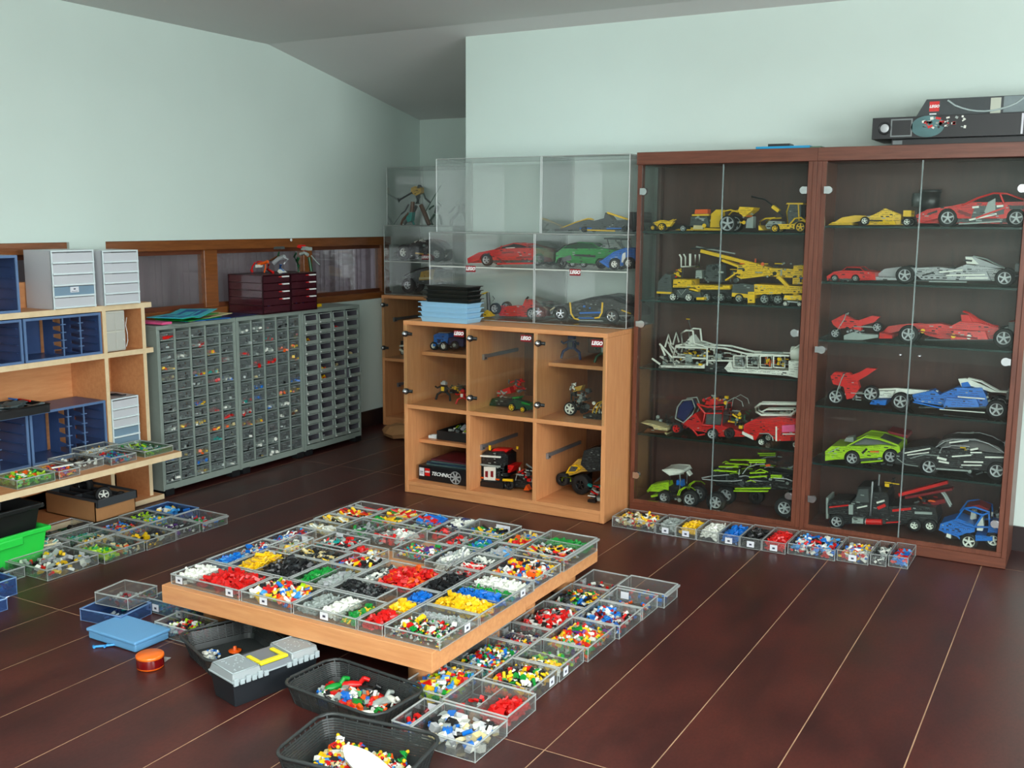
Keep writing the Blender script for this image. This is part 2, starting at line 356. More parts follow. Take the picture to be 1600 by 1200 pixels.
# ---------------------------------------------------------------- brown display cabinets with glass doors
CY0, CY1, CH = 4.868, 5.185, 1.832
M_HINGE = pl('chrome')
def display_cabinet(x0, x1, label, shelves, glass_left, handle_right):
    t = thing('display_cabinet', label, 'display cabinet', ((x0+x1)/2, (CY0+CY1)/2, 0), 0, 'walnut display cabinets')
    W, D = (x1-x0)/2, (CY1-CY0)/2
    P = .042
    def b(name, x0_, x1_, y0_, y1_, z0_, z1_, m): return bevel(MB().box(x0_, x1_, y0_, y1_, z0_, z1_).build(name, [m], t), .0012)
    b('cornice', -W-.004 if glass_left else -W, W+.0, -D-.006, D, CH-.06, CH, M_WALNUTX)
    b('plinth', -W, W, -D, D, .002, .05, M_WALNUTX)
    b('back_panel', -W+.002, W-.002, D-.012, D, .05, CH-.06, M_DARKBACK)
    if glass_left:
        b('front_post', -W, -W+P*.55, -D, -D+.04, .05, CH-.06, M_WALNUT)
        b('back_post', -W, -W+.02, D-.05, D-.012, .05, CH-.06, M_DARKBACK)
        MB().box(-W+.006, -W+.011, -D+.04, D-.05, .05, CH-.06).build('side_pane', [M_GLASS], t)
    else:
        b('side_panel', -W, -W+.02, -D, D-.012, .05, CH-.06, M_WALNUT)
    b('side_panel', W-.02, W, -D, D-.012, .05, CH-.06, M_WALNUT)
    for sx in (-1, 1):
        if glass_left and sx < 0: continue
        xa, xb = sorted((sx*(W-.02), sx*(W-P)))
        b('door_stop', xa, xb, -D+.004, -D+.022, .0722, CH-.06, M_WALNUT)
    b('bottom_rail', -W+.02, W-.02, -D+.004, -D+.022, .05, .072, M_WALNUT)
    for z in shelves:
        mb = MB().box(-W+.022, W-.022, -D+.028, D-.014, z-.008, z, 0)
        mb.box(-W+.022, W-.022, -D+.0265, -D+.028, z-.0085, z+.0005, 1)
        mb.build('shelf', [M_SHGLASS, M_GEDGE], t)
        for sx in (-1, 1):
            for yy in (-D+.06, D-.05): MB().cyl((sx*(W-.0225), yy, z-.012), (sx*(W-.034), yy, z-.012), .004, 8).build('shelf_pin', [M_HINGE], t)
    for k, (a, c) in enumerate(((-W+(.026 if glass_left else .044), -.0015), (.0015, W-.044))):
        mb = MB().box(a, c, -D-.004, -D+.001, .074, CH-.066, 0)
        e = c if k == 0 else a
        mb.box(e-.0012, e+.0012, -D-.0045, -D+.0015, .074, CH-.066, 1)
        d = mb.build('glass_door', [M_GLASS, clear('door_edge', (.7, .8, .78), .35, (.5, .6, .6), .2)], t)
        for z in (CH-.19, .20):
            hx = a if k == 0 else c; s = 1 if k == 0 else -1
            m2 = MB().cyl((hx+s*.012, -D-.012, z), (hx+s*.012, -D+.006, z), .017, 14).box(min(hx, hx+s*.012)-.008, max(hx, hx+s*.012)+.004, -D-.011, -D-.002, z-.016, z+.016)
            m2.build('hinge', [M_HINGE], d)
        hx = (a if k == 0 else c)
        m2 = MB(); s = 1 if k == 0 else -1
        m2.cyl((hx+s*.02, -D-.018, .985 if x0 < -1.5 else .915), (hx+s*.02, -D-.004, .985 if x0 < -1.5 else .915), .018, 14).box(min(hx, hx+s*.02)-.01, max(hx, hx+s*.02), -D-.017, -D-.005, (.985 if x0 < -1.5 else .915)-.014, (.985 if x0 < -1.5 else .915)+.014)
        m2.build('door_clip', [M_HINGE], d)
        if x0 > -1.5:
            MB().lathe([(0, -.02), (.006, -.018), (.008, -.01), (.004, 0)], (-.04 if k == 0 else .04, -D-.004, .915), 'y', 12).build('knob', [M_HINGE], d)
    return t
XM = -1.188
A_SH = [1.447, 1.104, .760, .415]; B_SH = [1.481, 1.226, .958, .647, .370]
display_cabinet(-2.068, XM, 'tall walnut display cabinet with glass side, four glass shelves, beside the beech unit', A_SH, True, False)
display_cabinet(XM+.001, -.285, 'tall walnut display cabinet with five glass shelves of racing cars, boxes on top', B_SH, False, True)

# ---------------------------------------------------------------- beech cube units with clear doors
M_RED = pl('red'); M_STK = principled('dark_red_sticker', (138, 12, 26), .4)
M_WHT = principled('white_print', (236, 238, 236), .5)
def sticker(parent, x, y, z, w=.062, h=.034):
    s = bevel(MB().box(x-w/2, x+w/2, y-.0012, y, z-h/2, z+h/2).build('sticker', [M_STK], parent), .0004)
    tx = text('lettering', 'LEGO', h*.74, (x-.001, y-.0014, z), (PI/2, 0, 0), M_WHT, None, .28, .0013, sx=.9)
    tx.parent = s
    return s
def hinge_knob(parent, x, y, z):
    m = MB().lathe([(0, -.034), (.008, -.033), (.013, -.026), (.013, -.02)], (x, y, z), 'y', 14, 0).lathe([(.013, -.02), (.017, -.016), (.016, 0), (0, 0)], (x, y, z), 'y', 14, 1).cyl((x, y-.004, z), (x+.03, y+.01, z-.002), .009, 10, 1)
    return m.build('hinge', [M_HINGE, M_BLACKP], parent)
def runner(parent, x, y0, y1, z):
    m = MB().box(x, x+.012, y0, y1, z-.009, z+.009).box(x, x+.013, y0-.004, y0+.03, z-.018, z+.012).cyl((x+.013, y0+.012, z-.008), (x+.0145, y0+.012, z-.008), .005, 10, 1)
    m.build('drawer_runner', [principled('zinc_runner', (150, 152, 156), .35, metal=.6), M_BLACKP], parent)
UY0, UY1 = 4.585, 5.19
UX = [-3.298, -2.885, -2.482, -2.085]
def cube_unit(label, ox, oy, xs_, z_mid, H, depth, cells, doors, group):
    t = thing('cube_unit', label, 'shelving unit', (ox, oy, 0), 0, group)
    th = .022; W = xs_[-1]-xs_[0]
    def b(n, *a): return bevel(MB().box(*a).build(n, [M_BEECHX if n in ('top_board', 'plinth', 'shelf', 'middle_board', 'bottom_board') else M_BEECH], t), .001)
    b('top_board', 0, W, 0, depth, H-.022, H)
    b('plinth', th, W-th, .004, depth, .002, .045); b('bottom_board', th, W-th, .001, depth, .045, .065)
    b('side_panel', 0, th, 0, depth, .002, H-.0225); b('side_panel', W-th, W, 0, depth, .002, H-.0225)
    for x in xs_[1:-1]: b('divider', x-xs_[0]-th/2, x-xs_[0]+th/2, .001, depth-.01, .065, H-.022)
    b('middle_board', th, W-th, -.001 if False else .0005, depth-.01, z_mid-.011, z_mid+.011)
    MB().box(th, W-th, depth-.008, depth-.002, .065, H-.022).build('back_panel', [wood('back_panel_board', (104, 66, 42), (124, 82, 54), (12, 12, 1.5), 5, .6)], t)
    for (ci, z, inset) in cells:
        a, c = xs_[ci]-xs_[0]+th*(1 if ci == 0 else .5), xs_[ci+1]-xs_[0]-th*(1 if ci == len(xs_)-2 else .5)
        b('shelf', a+.001, c-.001, inset, depth-.012, z-.02, z)
    for ci in doors:
        a, c = xs_[ci]-xs_[0]+.006, xs_[ci+1]-xs_[0]-.006
        d = MB().box(a, c, -.006, -.002, z_mid+.014, H-.026).build('glass_door', [M_GLASS], t)
        for z in (H-.07, z_mid+.085): hinge_knob(d, a+.018, -.004, z)
        sticker(d, c-.045, -.0065, H-.05)
    return t
cu = cube_unit('beech cube unit of six cells, clear doors with red stickers, next to the walnut cabinet', UX[0], UY0, UX, .487, .957, UY1-UY0, [(0, .775, .14), (2, .775, .12), (0, .285, .11)], (0, 1, 2), 'beech cube units')
runner(cu, UX[1]-UX[0]+.012, .13, .5, .775); runner(cu, UX[1]-UX[0]+.012, .11, .5, .285); runner(cu, UX[2]-UX[0]+.012, .11, .5, .285)
FU_X, FU_Y = -4.605, 6.06
fu = cube_unit('beech cube unit standing against the far wall, partly behind the nearer one', FU_X+.055, FU_Y, [-4.55, -4.12, -3.70, -3.30], .49, .957, .55, [], (0,), 'beech cube units')
runner(fu, .03, .1, .5, .775); runner(fu, .03, .14, .5, .285)

# ---------------------------------------------------------------- clear acrylic display cases on the cube units
def case(label, x0, x1, y0, y1, z0, z1, shelf=None, st=None, group='clear acrylic display cases'):
    t = thing('display_case', label, 'display case', ((x0+x1)/2, (y0+y1)/2, z0), 0, group)
    W, D, H, e = (x1-x0)/2, (y1-y0)/2, z1-z0, .004
    def edge(mb, pts):
        for a, b in pts: mb.cyl(a, b, .0020, 4, 1, cap=False, sm=False)
    for nm, bx in (('front_pane', (-W, W, -D, -D+e, e, H-e)), ('back_pane', (-W, W, D-e, D, e, H-e)), ('side_pane', (-W, -W+e, -D+e, D-e, e, H-e)), ('side_pane', (W-e, W, -D+e, D-e, e, H-e)), ('top_pane', (-W, W, -D, D, H-e, H)), ('bottom_pane', (-W, W, -D, D, 0, e))):
        MB().box(*bx).build(nm, [M_CASE], t)
    mb = MB()
    for sx in (-W, W):
        edge(mb, [((sx, -D, 0), (sx, -D, H)), ((sx, D, 0), (sx, D, H)), ((sx, -D, H), (sx, D, H)), ((sx, -D, 0), (sx, D, 0))])
    edge(mb, [((-W, -D, 0), (W, -D, 0)), ((-W, -D, H), (W, -D, H)), ((-W, D, H), (W, D, H))])
    mb.build('edges', [M_CASE, clear('case_edge_clear', (.82, .85, .83), .45, (.70, .74, .70), .1, .3)], t)
    if shelf:
        mb = MB().box(-W+e, W-e, -D+e, D-e, shelf-z0-.005, shelf-z0).box(-W, W, -D-.0015, -D+.003, shelf-z0-.0055, shelf-z0+.0005, 1)
        mb.build('shelf', [M_CASE, M_CASEE], t)
    if st: sticker(t, st[0]-(x0+x1)/2, -D-.002, st[1]-z0)
CSY = (4.80, 5.17)
case('lower left acrylic case on the near cube unit, red sports car on its shelf', -3.27, -2.613, *CSY, .962, 1.428, 1.247, (-3.0, 1.236))
case('lower right acrylic case on the near cube unit, green and blue cars on its shelf', -2.605, -2.082, *CSY, .962, 1.428, 1.247, (-2.37, 1.236))
case('upper left acrylic case on the near cube unit, empty', -3.222, -2.578, *CSY, 1.430, 1.822)
case('upper right acrylic case on the near cube unit, holding a black and yellow racing car', -2.57, -2.082, *CSY, 1.430, 1.822)
FSY = (6.10, 6.55)
case('lower acrylic case on the far cube unit, two black buggies inside', -4.55, -3.96, *FSY, .962, 1.452, 1.20, (-4.19, 1.235))
case('upper acrylic case on the far cube unit, warrior figures inside', -4.52, -3.60, *FSY, 1.454, 1.86)
case('acrylic case on the far cube unit beside the wall corner', -3.95, -3.32, *FSY, .962, 1.452, 1.20)

# ---------------------------------------------------------------- grey steel parts cabinets
GX = -4.352; GXB = LW+.004
M_DRW = clear('clear_drawer_plastic', (.80, .84, .83), .14, (.5, .56, .56), .10, .08)
def parts_cabinet(label, y0, y1, cols, nrow, bins=False, seed=1):
    t = thing('parts_cabinet', label, 'parts cabinet', (GX, (y0+y1)/2, 0), 0, 'grey steel parts cabinets')
    W = (y1-y0)/2; D = GXB-GX; z0, z1 = .03, .93
    b = lambda n, *a, m=M_METAL: bevel(MB().box(*a).build(n, [m], t), .001)
    b('top_panel', D, 0, -W, W, z1-.022, z1); b('side_panel', D, 0, -W, -W+.012, z0, z1-.022); b('side_panel', D, 0, W-.012, W, z0, z1-.022)
    b('bottom_panel', D, 0, -W+.012, W-.012, z0, z0+.035); b('back_panel', D, D+.01, -W+.012, W-.012, z0+.035, z1-.022, m=M_METALD)
    for s in (-1, 1): MB().box(-.05, .004, s*(W-.04)-.03, s*(W-.04)+.03, .001, z0+.006).build('foot', [M_BLACKP], t)
    zt, zb = z1-.028, z0+.04
    L = 2*W-.03; cw = L/cols; rh = (zt-zb)/nrow; dv = .014
    for c in range(cols+1):
        yy = -W+.015+c*cw
        MB().box(D+.01, -.002, yy-dv/2, yy+dv/2, zb-.004, zt+.004).build('divider', [M_METAL], t)
    w = cw-dv-.004
    if not bins:
        mb = MB(); h = rh-.006; dp = .2
        mb.box(-.003, 0, -w/2, w/2, 0, h*.93, 0).box(-dp, -.003, -w/2, w/2, 0, .0015, 0)
        mb.box(-dp, -.003, -w/2, -w/2+.0015, .0015, h*.7, 0).box(-dp, -.003, w/2-.0015, w/2, .0015, h*.7, 0).box(-dp, -dp+.002, -w/2, w/2, .0015, h*.8, 0)
        mb.box(0, .003, -w/2, w/2, 0, .006, 2).box(0, .0045, -w/2, w/2, h*.86, h*.93, 2)
        mb.cyl((0, 0, h*.62), (.011, 0, h*.62), .0042, 7, 1)
        me = mb.mesh('drawer', [M_DRW, M_HINGE, clear('drawer_rim', (.75, .8, .78), .45, (.46, .54, .52), .2, .2)])
    else:
        mb = MB(); h = rh-.004
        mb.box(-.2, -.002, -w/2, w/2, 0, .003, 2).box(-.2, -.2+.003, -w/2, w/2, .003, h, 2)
        for s in (-1, 1):
            ys = sorted((s*w/2, s*(w/2-.006)))
            mb.prism([(-.2, .003), (0, .003), (.0, h), (-.2, h)], ys[0], ys[1], 2, 'y')
            ys = sorted((s*w/2, s*(w/2-.006)))
            mb.prism([(0, .0), (.010, h*.40), (.003, h*.96), (0, h*.96)], ys[0], ys[1], 0, 'y')
        mb.prism([(.0, 0), (.003, .0), (.012, h*.41), (.009, h*.41), (.0, .004)], -w/2, w/2, 0, 'y')
        mb.box(-.01, .002, -w/2+.006, w/2-.006, h*.94, h)
        mb.prism([(-w/2+.003, h*.06), (-w/2+.015, h*.06), (-w/2+.009, h*.20)], .006, .010, 1, 'x')
        me = mb.mesh('bin', [principled('grey_bin_plastic', (158, 170, 162), .4), M_WHT, principled('bin_inside_shade', (84, 82, 90), .6)])  # bin insides get a darker colour that stands for the shade in them
    for c in range(cols):
        for r in range(nrow):
            yy = -W+.015+(c+.5)*cw; zz = zb+r*rh+.002
            out = 0
            if bins and (c, nrow-1-r) == (3, 6): out = .018
            link('bin' if bins else 'drawer', me, t, loc=(-.001+out, yy, zz))
            if not bins: MB().box(-.18, -.004, yy-cw/2+dv/2, yy+cw/2-dv/2, zz-.0035, zz-.002).build('drawer_rail', [M_METALD], t) if c == 0 and r == 0 else None
    # what lies in the drawers
    rr = random.Random(seed); cols_ = ['dgray', 'black', 'gray', 'yellow', 'red', 'white', 'blue', 'tan', 'teal', 'orange', 'dgray', 'brown']
    mb = MB()
    special = SPEC.get(seed, {})
    for c in range(cols):
        for r in range(nrow):
            yy = -W+.015+(c+.5)*cw; zz = zb+r*rh+.004; row = nrow-1-r
            sp = special.get((c, row))
            if bins and not sp and rr.random() < .75: continue
            n = 12 if sp else rr.choice([5, 6, 7, 8])
            for k in range(n):
                ci = cols_.index(rr.choice(sp)) if sp else (0 if rr.random() < .55 else (1 if rr.random() < .6 else 2))
                if sp is None and rr.random() < .06: ci = rr.choice([3, 4, 5, 7])
                s = rr.uniform(.008, .018)
                mb.obox((-.007-rr.random()*.02 if not bins else -.03-rr.random()*.05, yy+rr.uniform(-.4, .4)*w, zz+rr.uniform(.004, rh*.34 if sp else rh*.3)), (s, s*rr.uniform(.8, 3), s*rr.uniform(.5, 1)), (rr.uniform(-.4, .4), rr.uniform(-.3, .3), rr.uniform(0, 3)), ci)
    o = mb.build('small_parts', [pl(x) for x in cols_]); o.location = (GX, (y0+y1)/2, 0)
    tag(o, 'small toy parts lying in the drawers of the '+label.split(' with')[0], 'toy parts', None, 'stuff')
    return t
Rd, Yl, Wt, Bl, Bk, Tn, Or, Te = ['red'], ['yellow', 'yellow', 'orange'], ['white'], ['blue'], ['black'], ['tan', 'brown'], ['orange'], ['teal']
SPEC = {1: {(0, 0): Rd, (2, 1): Wt+Rd, (3, 2): Yl, (0, 3): Yl, (1, 2): Wt, (2, 4): Yl+Rd+Bl, (3, 4): Yl+Te, (4, 3): ['red', 'gray'], (0, 4): Tn, (3, 5): Rd, (4, 5): Wt+Bl, (2, 7): Yl+Bl, (3, 8): Rd, (4, 8): Wt, (2, 9): ['yellow', 'white'], (1, 9): Yl, (0, 9): Wt,
                 (4, 9): Rd, (3, 10): Yl, (4, 10): Or+['tan'], (3, 11): Te, (2, 12): Yl, (0, 12): Bl, (2, 13): Bl, (2, 14): Yl+Wt, (0, 14): Wt+Bk, (4, 14): ['gray', 'white'], (3, 14): ['gray']},
        2: {(0, 0): Wt, (1, 0): Wt, (3, 0): Bk, (2, 1): Rd+Te, (0, 2): Wt+Rd, (3, 2): Or, (4, 2): Yl, (2, 2): Wt, (1, 3): Rd, (2, 3): Rd, (4, 3): Yl+Wt, (1, 5): Bl, (1, 6): Bl, (4, 5): Bl, (0, 6): Wt+Rd+['teal'], (0, 7): Wt+Rd, (2, 7): Wt+Bl, (3, 6): Yl+Bl, (0, 8): Rd+Yl, (1, 8): Yl, (4, 6): Yl,
            (3, 8): Wt+Bk, (3, 7): Wt, (0, 10): Bk, (1, 10): Wt, (2, 10): Wt, (4, 8): Tn, (2, 11): Wt},
        3: {(2, 1): Rd, (0, 2): Rd+Yl, (1, 5): Yl, (2, 5): Tn, (1, 6): Yl, (1, 1): Bk, (3, 4): Tn}}
parts_cabinet('grey parts cabinet nearest the plywood shelf with small clear drawers', 3.822, 4.400, 5, 15, False, 1)
parts_cabinet('middle grey parts cabinet with taller clear drawers', 4.405, 4.965, 5, 12, False, 2)
parts_cabinet('farthest grey parts cabinet with open-fronted grey bins', 4.970, 5.550, 4, 13, True, 3)

# ---------------------------------------------------------------- plywood shelving on the left wall
SX = -4.345; SXB = LW+.012
t = thing('shelving_unit', 'plywood shelving with a deep lower board, holding blue organisers, along the window wall', 'shelving unit', (SX, 3.0, 0))
SH = t
def board(name, x0, x1, y0, y1, z0, z1, edge='x'):
    mb = MB().box(x0, x1-.002, y0, y1, z0, z1, 0).box(x1-.002, x1, y0, y1, z0, z1, 1)
    if edge == 'xy': mb.box(x0, x1, y1, y1+.0015, z0, z1, 1)
    return mb.build(name, [M_SHELFW, M_EDGE], SH)
dY = -3.0; DB = SXB-SX
YL = 1.45; YP1, YP2, YE = 3.492, 3.735, 3.79
board('top_board', DB, 0, YL+dY, YE+dY, 1.035, 1.062, 'xy')
board('middle_board', DB, 0, YL+dY, YE+dY, .797, .823, 'xy')
board('desk_board', DB, .335, YL+dY, 3.645+dY, .300, .328, 'xy')
board('bottom_board', DB, .03, YL+dY, YE+dY, .004, .03, 'xy')
for y, z1 in ((YP1, 1.19), (YP2, 1.20), (2.2, 1.035)):
    for a, b_ in ((.03, .300), (.328, .797), (.823, 1.035)):
        board('upright', DB, -.001, y-.011+dY, y+.011+dY, a, b_)
MB().box(DB, DB+.05, YL+dY, YE+dY-.05, 1.062, 1.185).build('back_upstand', [M_SHELFW], SH)
board('upright', DB+.02, DB+.06, YP2-.011+dY, YP2+.011+dY, 1.062, 1.20)
MB().box(DB-.004, DB, YL+dY, YP2+dY, .03, 1.035).build('back_panel', [M_SHELFW], SH)

def organiser(label, y0, y1, z0, z1, divs, lid=True):
    t = thing('organiser_box', label, 'organiser', (SX-.012, (y0+y1)/2, z0), 0, 'blue plastic organisers')
    W, H, D = (y1-y0)/2-.002, z1-z0, -.22; e = .008
    fr = MB().box(D, 0, -W, W, 0, e).box(D, 0, -W, W, H-e, H).box(D, 0, -W, -W+e, e, H-e).box(D, 0, W-e, W, e, H-e)
    fr.box(0, .006, -W, W, 0, .012, 1).box(0, .006, -W, W, H-.012, H, 1).box(0, .006, -W, -W+.012, .012, H-.012, 1).box(0, .006, W-.012, W, .012, H-.012, 1)
    fr.build('frame', [M_BLUEC, M_BLUEE], t)
    bk = MB()
    for pa, pb in ((30, 64),):
        bk.box(D, D+.002, max(-W+e, on_x(pa, 530, SX-.225).y-3.2615), min(W-e, on_x(pb, 530, SX-.225).y-3.2615), e, H-e)
    bk.build('back_panel', [M_BLUEC], t)
    for f in divs:
        y = -W+2*W*f; mb = MB(); n = 5; hh = (H-2*e)/n
        # toothed partition: a sheet with bays cut in its front edge
        poly = [(-.175, e), (-.175, H-e)]
        for k in range(n):
            zt = H-e-k*hh
            poly += [(-.03, zt), (-.03, zt-hh*.12), (-.10, zt-hh*.35), (-.10, zt-hh*.75), (-.03, zt-hh*.98)]
        mb.prism(poly, y-.0015, y+.0015, 0, 'y')
        mb.box(-.03, -.024, y-.003, y+.003, e, H-e, 1)
        for k in range(1, n): mb.box(-.03, -.02, y-.014, y+.014, e+k*hh-.002, e+k*hh+.002, 1)
        mb.build('partition', [M_BLUEC, M_BLUEE], t)
    mb = MB()
    for k in range(1, 5): mb.box(D, -.015, W-e-.012, W-e, e+k*(H-2*e)/5, e+k*(H-2*e)/5+.003)
    mb.build('ledges', [M_BLUEC], t)
    return t
organiser('blue organiser on the top board at the picture edge', 2.62, 3.040, 1.062, 1.325, [.45, .67])
organiser('blue organiser under the top board at the picture edge', 2.62, 3.040, .823, 1.03, [.45, .67])
organiser('blue organiser under the top board beside the small white drawers', 3.045, 3.478, .823, 1.03, [.54, .77])
organiser('blue organiser on the deep board, black tray on its top', 2.61, 3.040, .330, .585, [.45, .67])
organiser('blue organiser on the deep board beside the white five-drawer box', 3.045, 3.478, .330, .585, [.54, .75])

def drawer_tower(label, y0, y1, z0, z1, n, xf=SX, depth=.2, fill=None, mat=None):
    t = thing('drawer_tower', label, 'drawer unit', (xf, (y0+y1)/2, z0), 0, 'white translucent drawer units')
    W, H = (y1-y0)/2, z1-z0
    mb = MB().box(-depth, 0, -W, -W+.003, 0, H, 0).box(-depth, 0, W-.003, W, 0, H, 0).box(-depth, 0, -W+.003, W-.003, H-.003, H, 0).box(-depth, -depth+.003, -W+.003, W-.003, 0, H-.003, 0)
    mb.box(-.006, .002, -W, -W+.007, 0, H, 1).box(-.006, .002, W-.007, W, 0, H, 1).box(-.006, .002, -W+.007, W-.007, H-.007, H, 1)
    mb.build('casing', [M_FROST, M_FROSTE], t)
    h = (H-.012)/n
    for k in range(n):
        z = .003+k*h
        d = MB().box(-.003, .001, -W+.008, W-.008, z+.004, z+h-.004, 0).box(-depth+.01, -.003, -W+.008, W-.008, z+.002, z+.004, 0)
        d.box(-.001, .009, -W+.004, W-.004, z, z+.008, 1)
        m0 = M_FROST
        if fill and k in fill: m0 = clear('blue_frosted_plastic', (.45, .62, .74), .5, (.35, .52, .66), .1, .25)
        dd = d.build('drawer', [m0, M_FROSTE], t)
        if fill and fill.get(k) == 'card':
            MB().box(.0012, .002, -.024, .024, z+h*.38, z+h*.88).box(.002, .0023, -.006, .006, z+h*.62, z+h*.74, 1).box(.002, .0023, -.018, .018, z+h*.45, z+h*.49, 1).build('card', [M_PAPER, M_INK], dd)
    return t
drawer_tower('white translucent five-drawer unit with one blue drawer, on the top board', 3.208, 3.448, 1.062, 1.342, 5, fill={1: 'card'})
drawer_tower('white translucent five-drawer unit on the top board nearest the grey cabinets', 3.490, 3.710, 1.062, 1.336, 5, xf=SX+.01)
drawer_tower('white five-drawer box under the middle board, lower drawers blue', 3.505, 3.675, .330, .585, 5, fill={0: 1, 1: 1})
t = thing('small_drawer_cabinet', 'small cream cabinet of four square drawers under the top board', 'drawer unit', (SX-.01, 3.562, .823))
M_CREAM = principled('cream_plastic', (196, 196, 184), .45, noise=.03)
bevel(MB().box(-.18, 0, -.062, .062, .003, .208).build('body', [M_CREAM], t), .003)
for a in (-1, 1):
    for k in (0, 1):
        d = bevel(MB().box(.0, .005, a*.03-.028, a*.03+.028, .008+k*.1, .1+k*.1).build('drawer', [principled('cream_drawer', (184, 184, 176), .4)], t), .002)
        if a == 1: MB().tube([(.006, .03+.02*math.cos(u), .045+k*.1+.02*math.sin(u)) for u in (-.3, .1, .5, .9)], .0015, 5).build('handle', [M_WHT], d)
MB().tube([(.0, .064, .02), (.004, .072, .05), (.0, .074, .09), (.0, .066, .13), (.002, .073, .17)], .002, 5).build('cord', [M_WHT], t)
# ---------------------------------------------------------------- clear trays of toy bricks
def brick_mesh(nx, ny, h, col, studs=True):
    key = (nx, ny, h, col)
    if key in BM: return BM[key]
    u = .008; mb = MB().box(-nx*u/2+.0001, nx*u/2-.0001, -ny*u/2+.0001, ny*u/2-.0001, 0, h*.0096)
    if studs:
        for i in range(nx):
            for j in range(ny):
                x, y = (i-(nx-1)/2)*u, (j-(ny-1)/2)*u
                mb.cyl((x, y, h*.0096), (x, y, h*.0096+.0017), .0024, 6)
    BM[key] = mb.mesh('toy_brick', [pl(col)])
    return BM[key]
BM = {}
SHAPES = {'brick': [(2, 4, 1), (2, 2, 1), (2, 3, 1), (1, 4, 1), (1, 2, 1), (2, 4, .34)], 'long': [(1, 8, .34), (1, 10, .34), (2, 8, .34), (1, 6, .34), (1, 12, 1)], 'plate': [(6, 8, .34), (4, 8, .34), (6, 10, .34)]}
N_IND = [0]
CN = {'dgray': 'dark grey', 'gray': 'grey', 'dred': 'dark red', 'silver': 'silver', 'azure': 'light blue', 'dgreen': 'dark green', 'navy': 'dark blue', 'gold': 'ochre'}
def cn_(c): return CN.get(c, c)
STOP = set('of the and in at a an with near behind before right left to from on by its next one beside inside between among that around under'.split())
def short(s, n):
    w = s.split()[:n]
    while w and (w[-1].strip(',') in STOP): w.pop()
    return ' '.join(w).rstrip(',')
def pieces(colours, x0, x1, y0, y1, z, n, label, group, shape='brick', tilt=.35, rng=None):
    r = rng or R_
    for k in range(n):
        if N_IND[0] >= 292: return
        c = r.choice(colours); sh = r.choice(SHAPES[shape])
        o = link('toy_brick', brick_mesh(*sh, c)); N_IND[0] += 1
        m = .008*max(sh[:2])/2
        a = lambda u0, u1: (u0+u1)/2 if u1-u0 < 2*m+.004 else r.uniform(u0+m, u1-m)
        o.location = (a(x0, x1), a(y0, y1), z+r.uniform(0, .006)); o.rotation_euler = (r.uniform(-tilt, tilt), r.uniform(-tilt, tilt), r.uniform(0, PI) if shape == 'brick' else r.uniform(-.25, .25)+(PI/2 if (x1-x0) > (y1-y0) else 0))
        tag(o, label.replace('COL', cn_(c)), 'toy brick', group.replace('COL', cn_(c)))
def heap(where, colours, x0, x1, y0, y1, z, fill=.03, size=.011, n=None, ind=3, shape='brick', long=False, indc=None, words=None):
    """a heap of small loose parts filling one compartment; the few largest lie on it as objects of their own"""
    cn = list(dict.fromkeys(colours)); mb = MB(); A = (x1-x0)*(y1-y0)
    n = n or int(min(560, max(40, A/(size*size)*2.3)))
    for k in range(n):
        s = size*R_.uniform(.6, 1.25)
        if long: d = (s*.5, s*R_.uniform(2, 4.2), s*.35)
        else: d = (s*R_.uniform(.8, 1.8), s*R_.uniform(.6, 1.1), s*R_.uniform(.45, .9))
        m = min(max(d)/2+.001, (x1-x0)/2-.001, (y1-y0)/2-.001)
        px, py = R_.uniform(x0+m, x1-m), R_.uniform(y0+m, y1-m)
        ex = 1-abs(2*(px-x0)/(x1-x0)-1)**3; ey = 1-abs(2*(py-y0)/(y1-y0)-1)**3
        top = fill*(.55+.45*ex*ey)
        pz = z+s*.3+R_.random()**.6*max(0, top-s*.4)
        i = R_.randrange(len(colours)); ci = cn.index(colours[i])
        rz = R_.uniform(0, PI) if not long else R_.uniform(-.4, .4)+(PI/2 if (x1-x0) > (y1-y0)*1.1 else 0)
        rot = (R_.uniform(-.6, .6), R_.uniform(-.6, .6), rz)
        if R_.random() < .25 and not long: mb.cyl((px, py, pz), Vector((px, py, pz))+Euler(rot).to_matrix() @ Vector((d[0]*.8, 0, d[2]*.4)), s*.33, 6, ci)
        else: mb.obox((px, py, pz), d, rot, ci)
    cx, cy = (x0+x1)/2, (y0+y1)/2
    mb.v = [(a-cx, b-cy, c-z) for a, b, c in mb.v]
    o = mb.build('brick_heap', [pl(c) for c in cn]); o.location = (cx, cy, z)
    w = words or (cn_(cn[0]) if len(cn) == 1 or colours.count(cn[0]) > len(colours)*.6 else cn_(cn[0])+' and '+cn_(cn[1]))
    nw = len(w.split())
    tag(o, f'{w} toy parts in the {short(where, 12-nw)}', 'toy parts', None, 'stuff')
    if ind: pieces(indc or colours, x0+.006, x1-.006, y0+.006, y1-.006, z+fill*.82, ind, f'loose COL brick in the {short(where, 10)}', f'loose COL bricks in the {short(where, 10)}', shape)
    return o
TRAYN = [0]
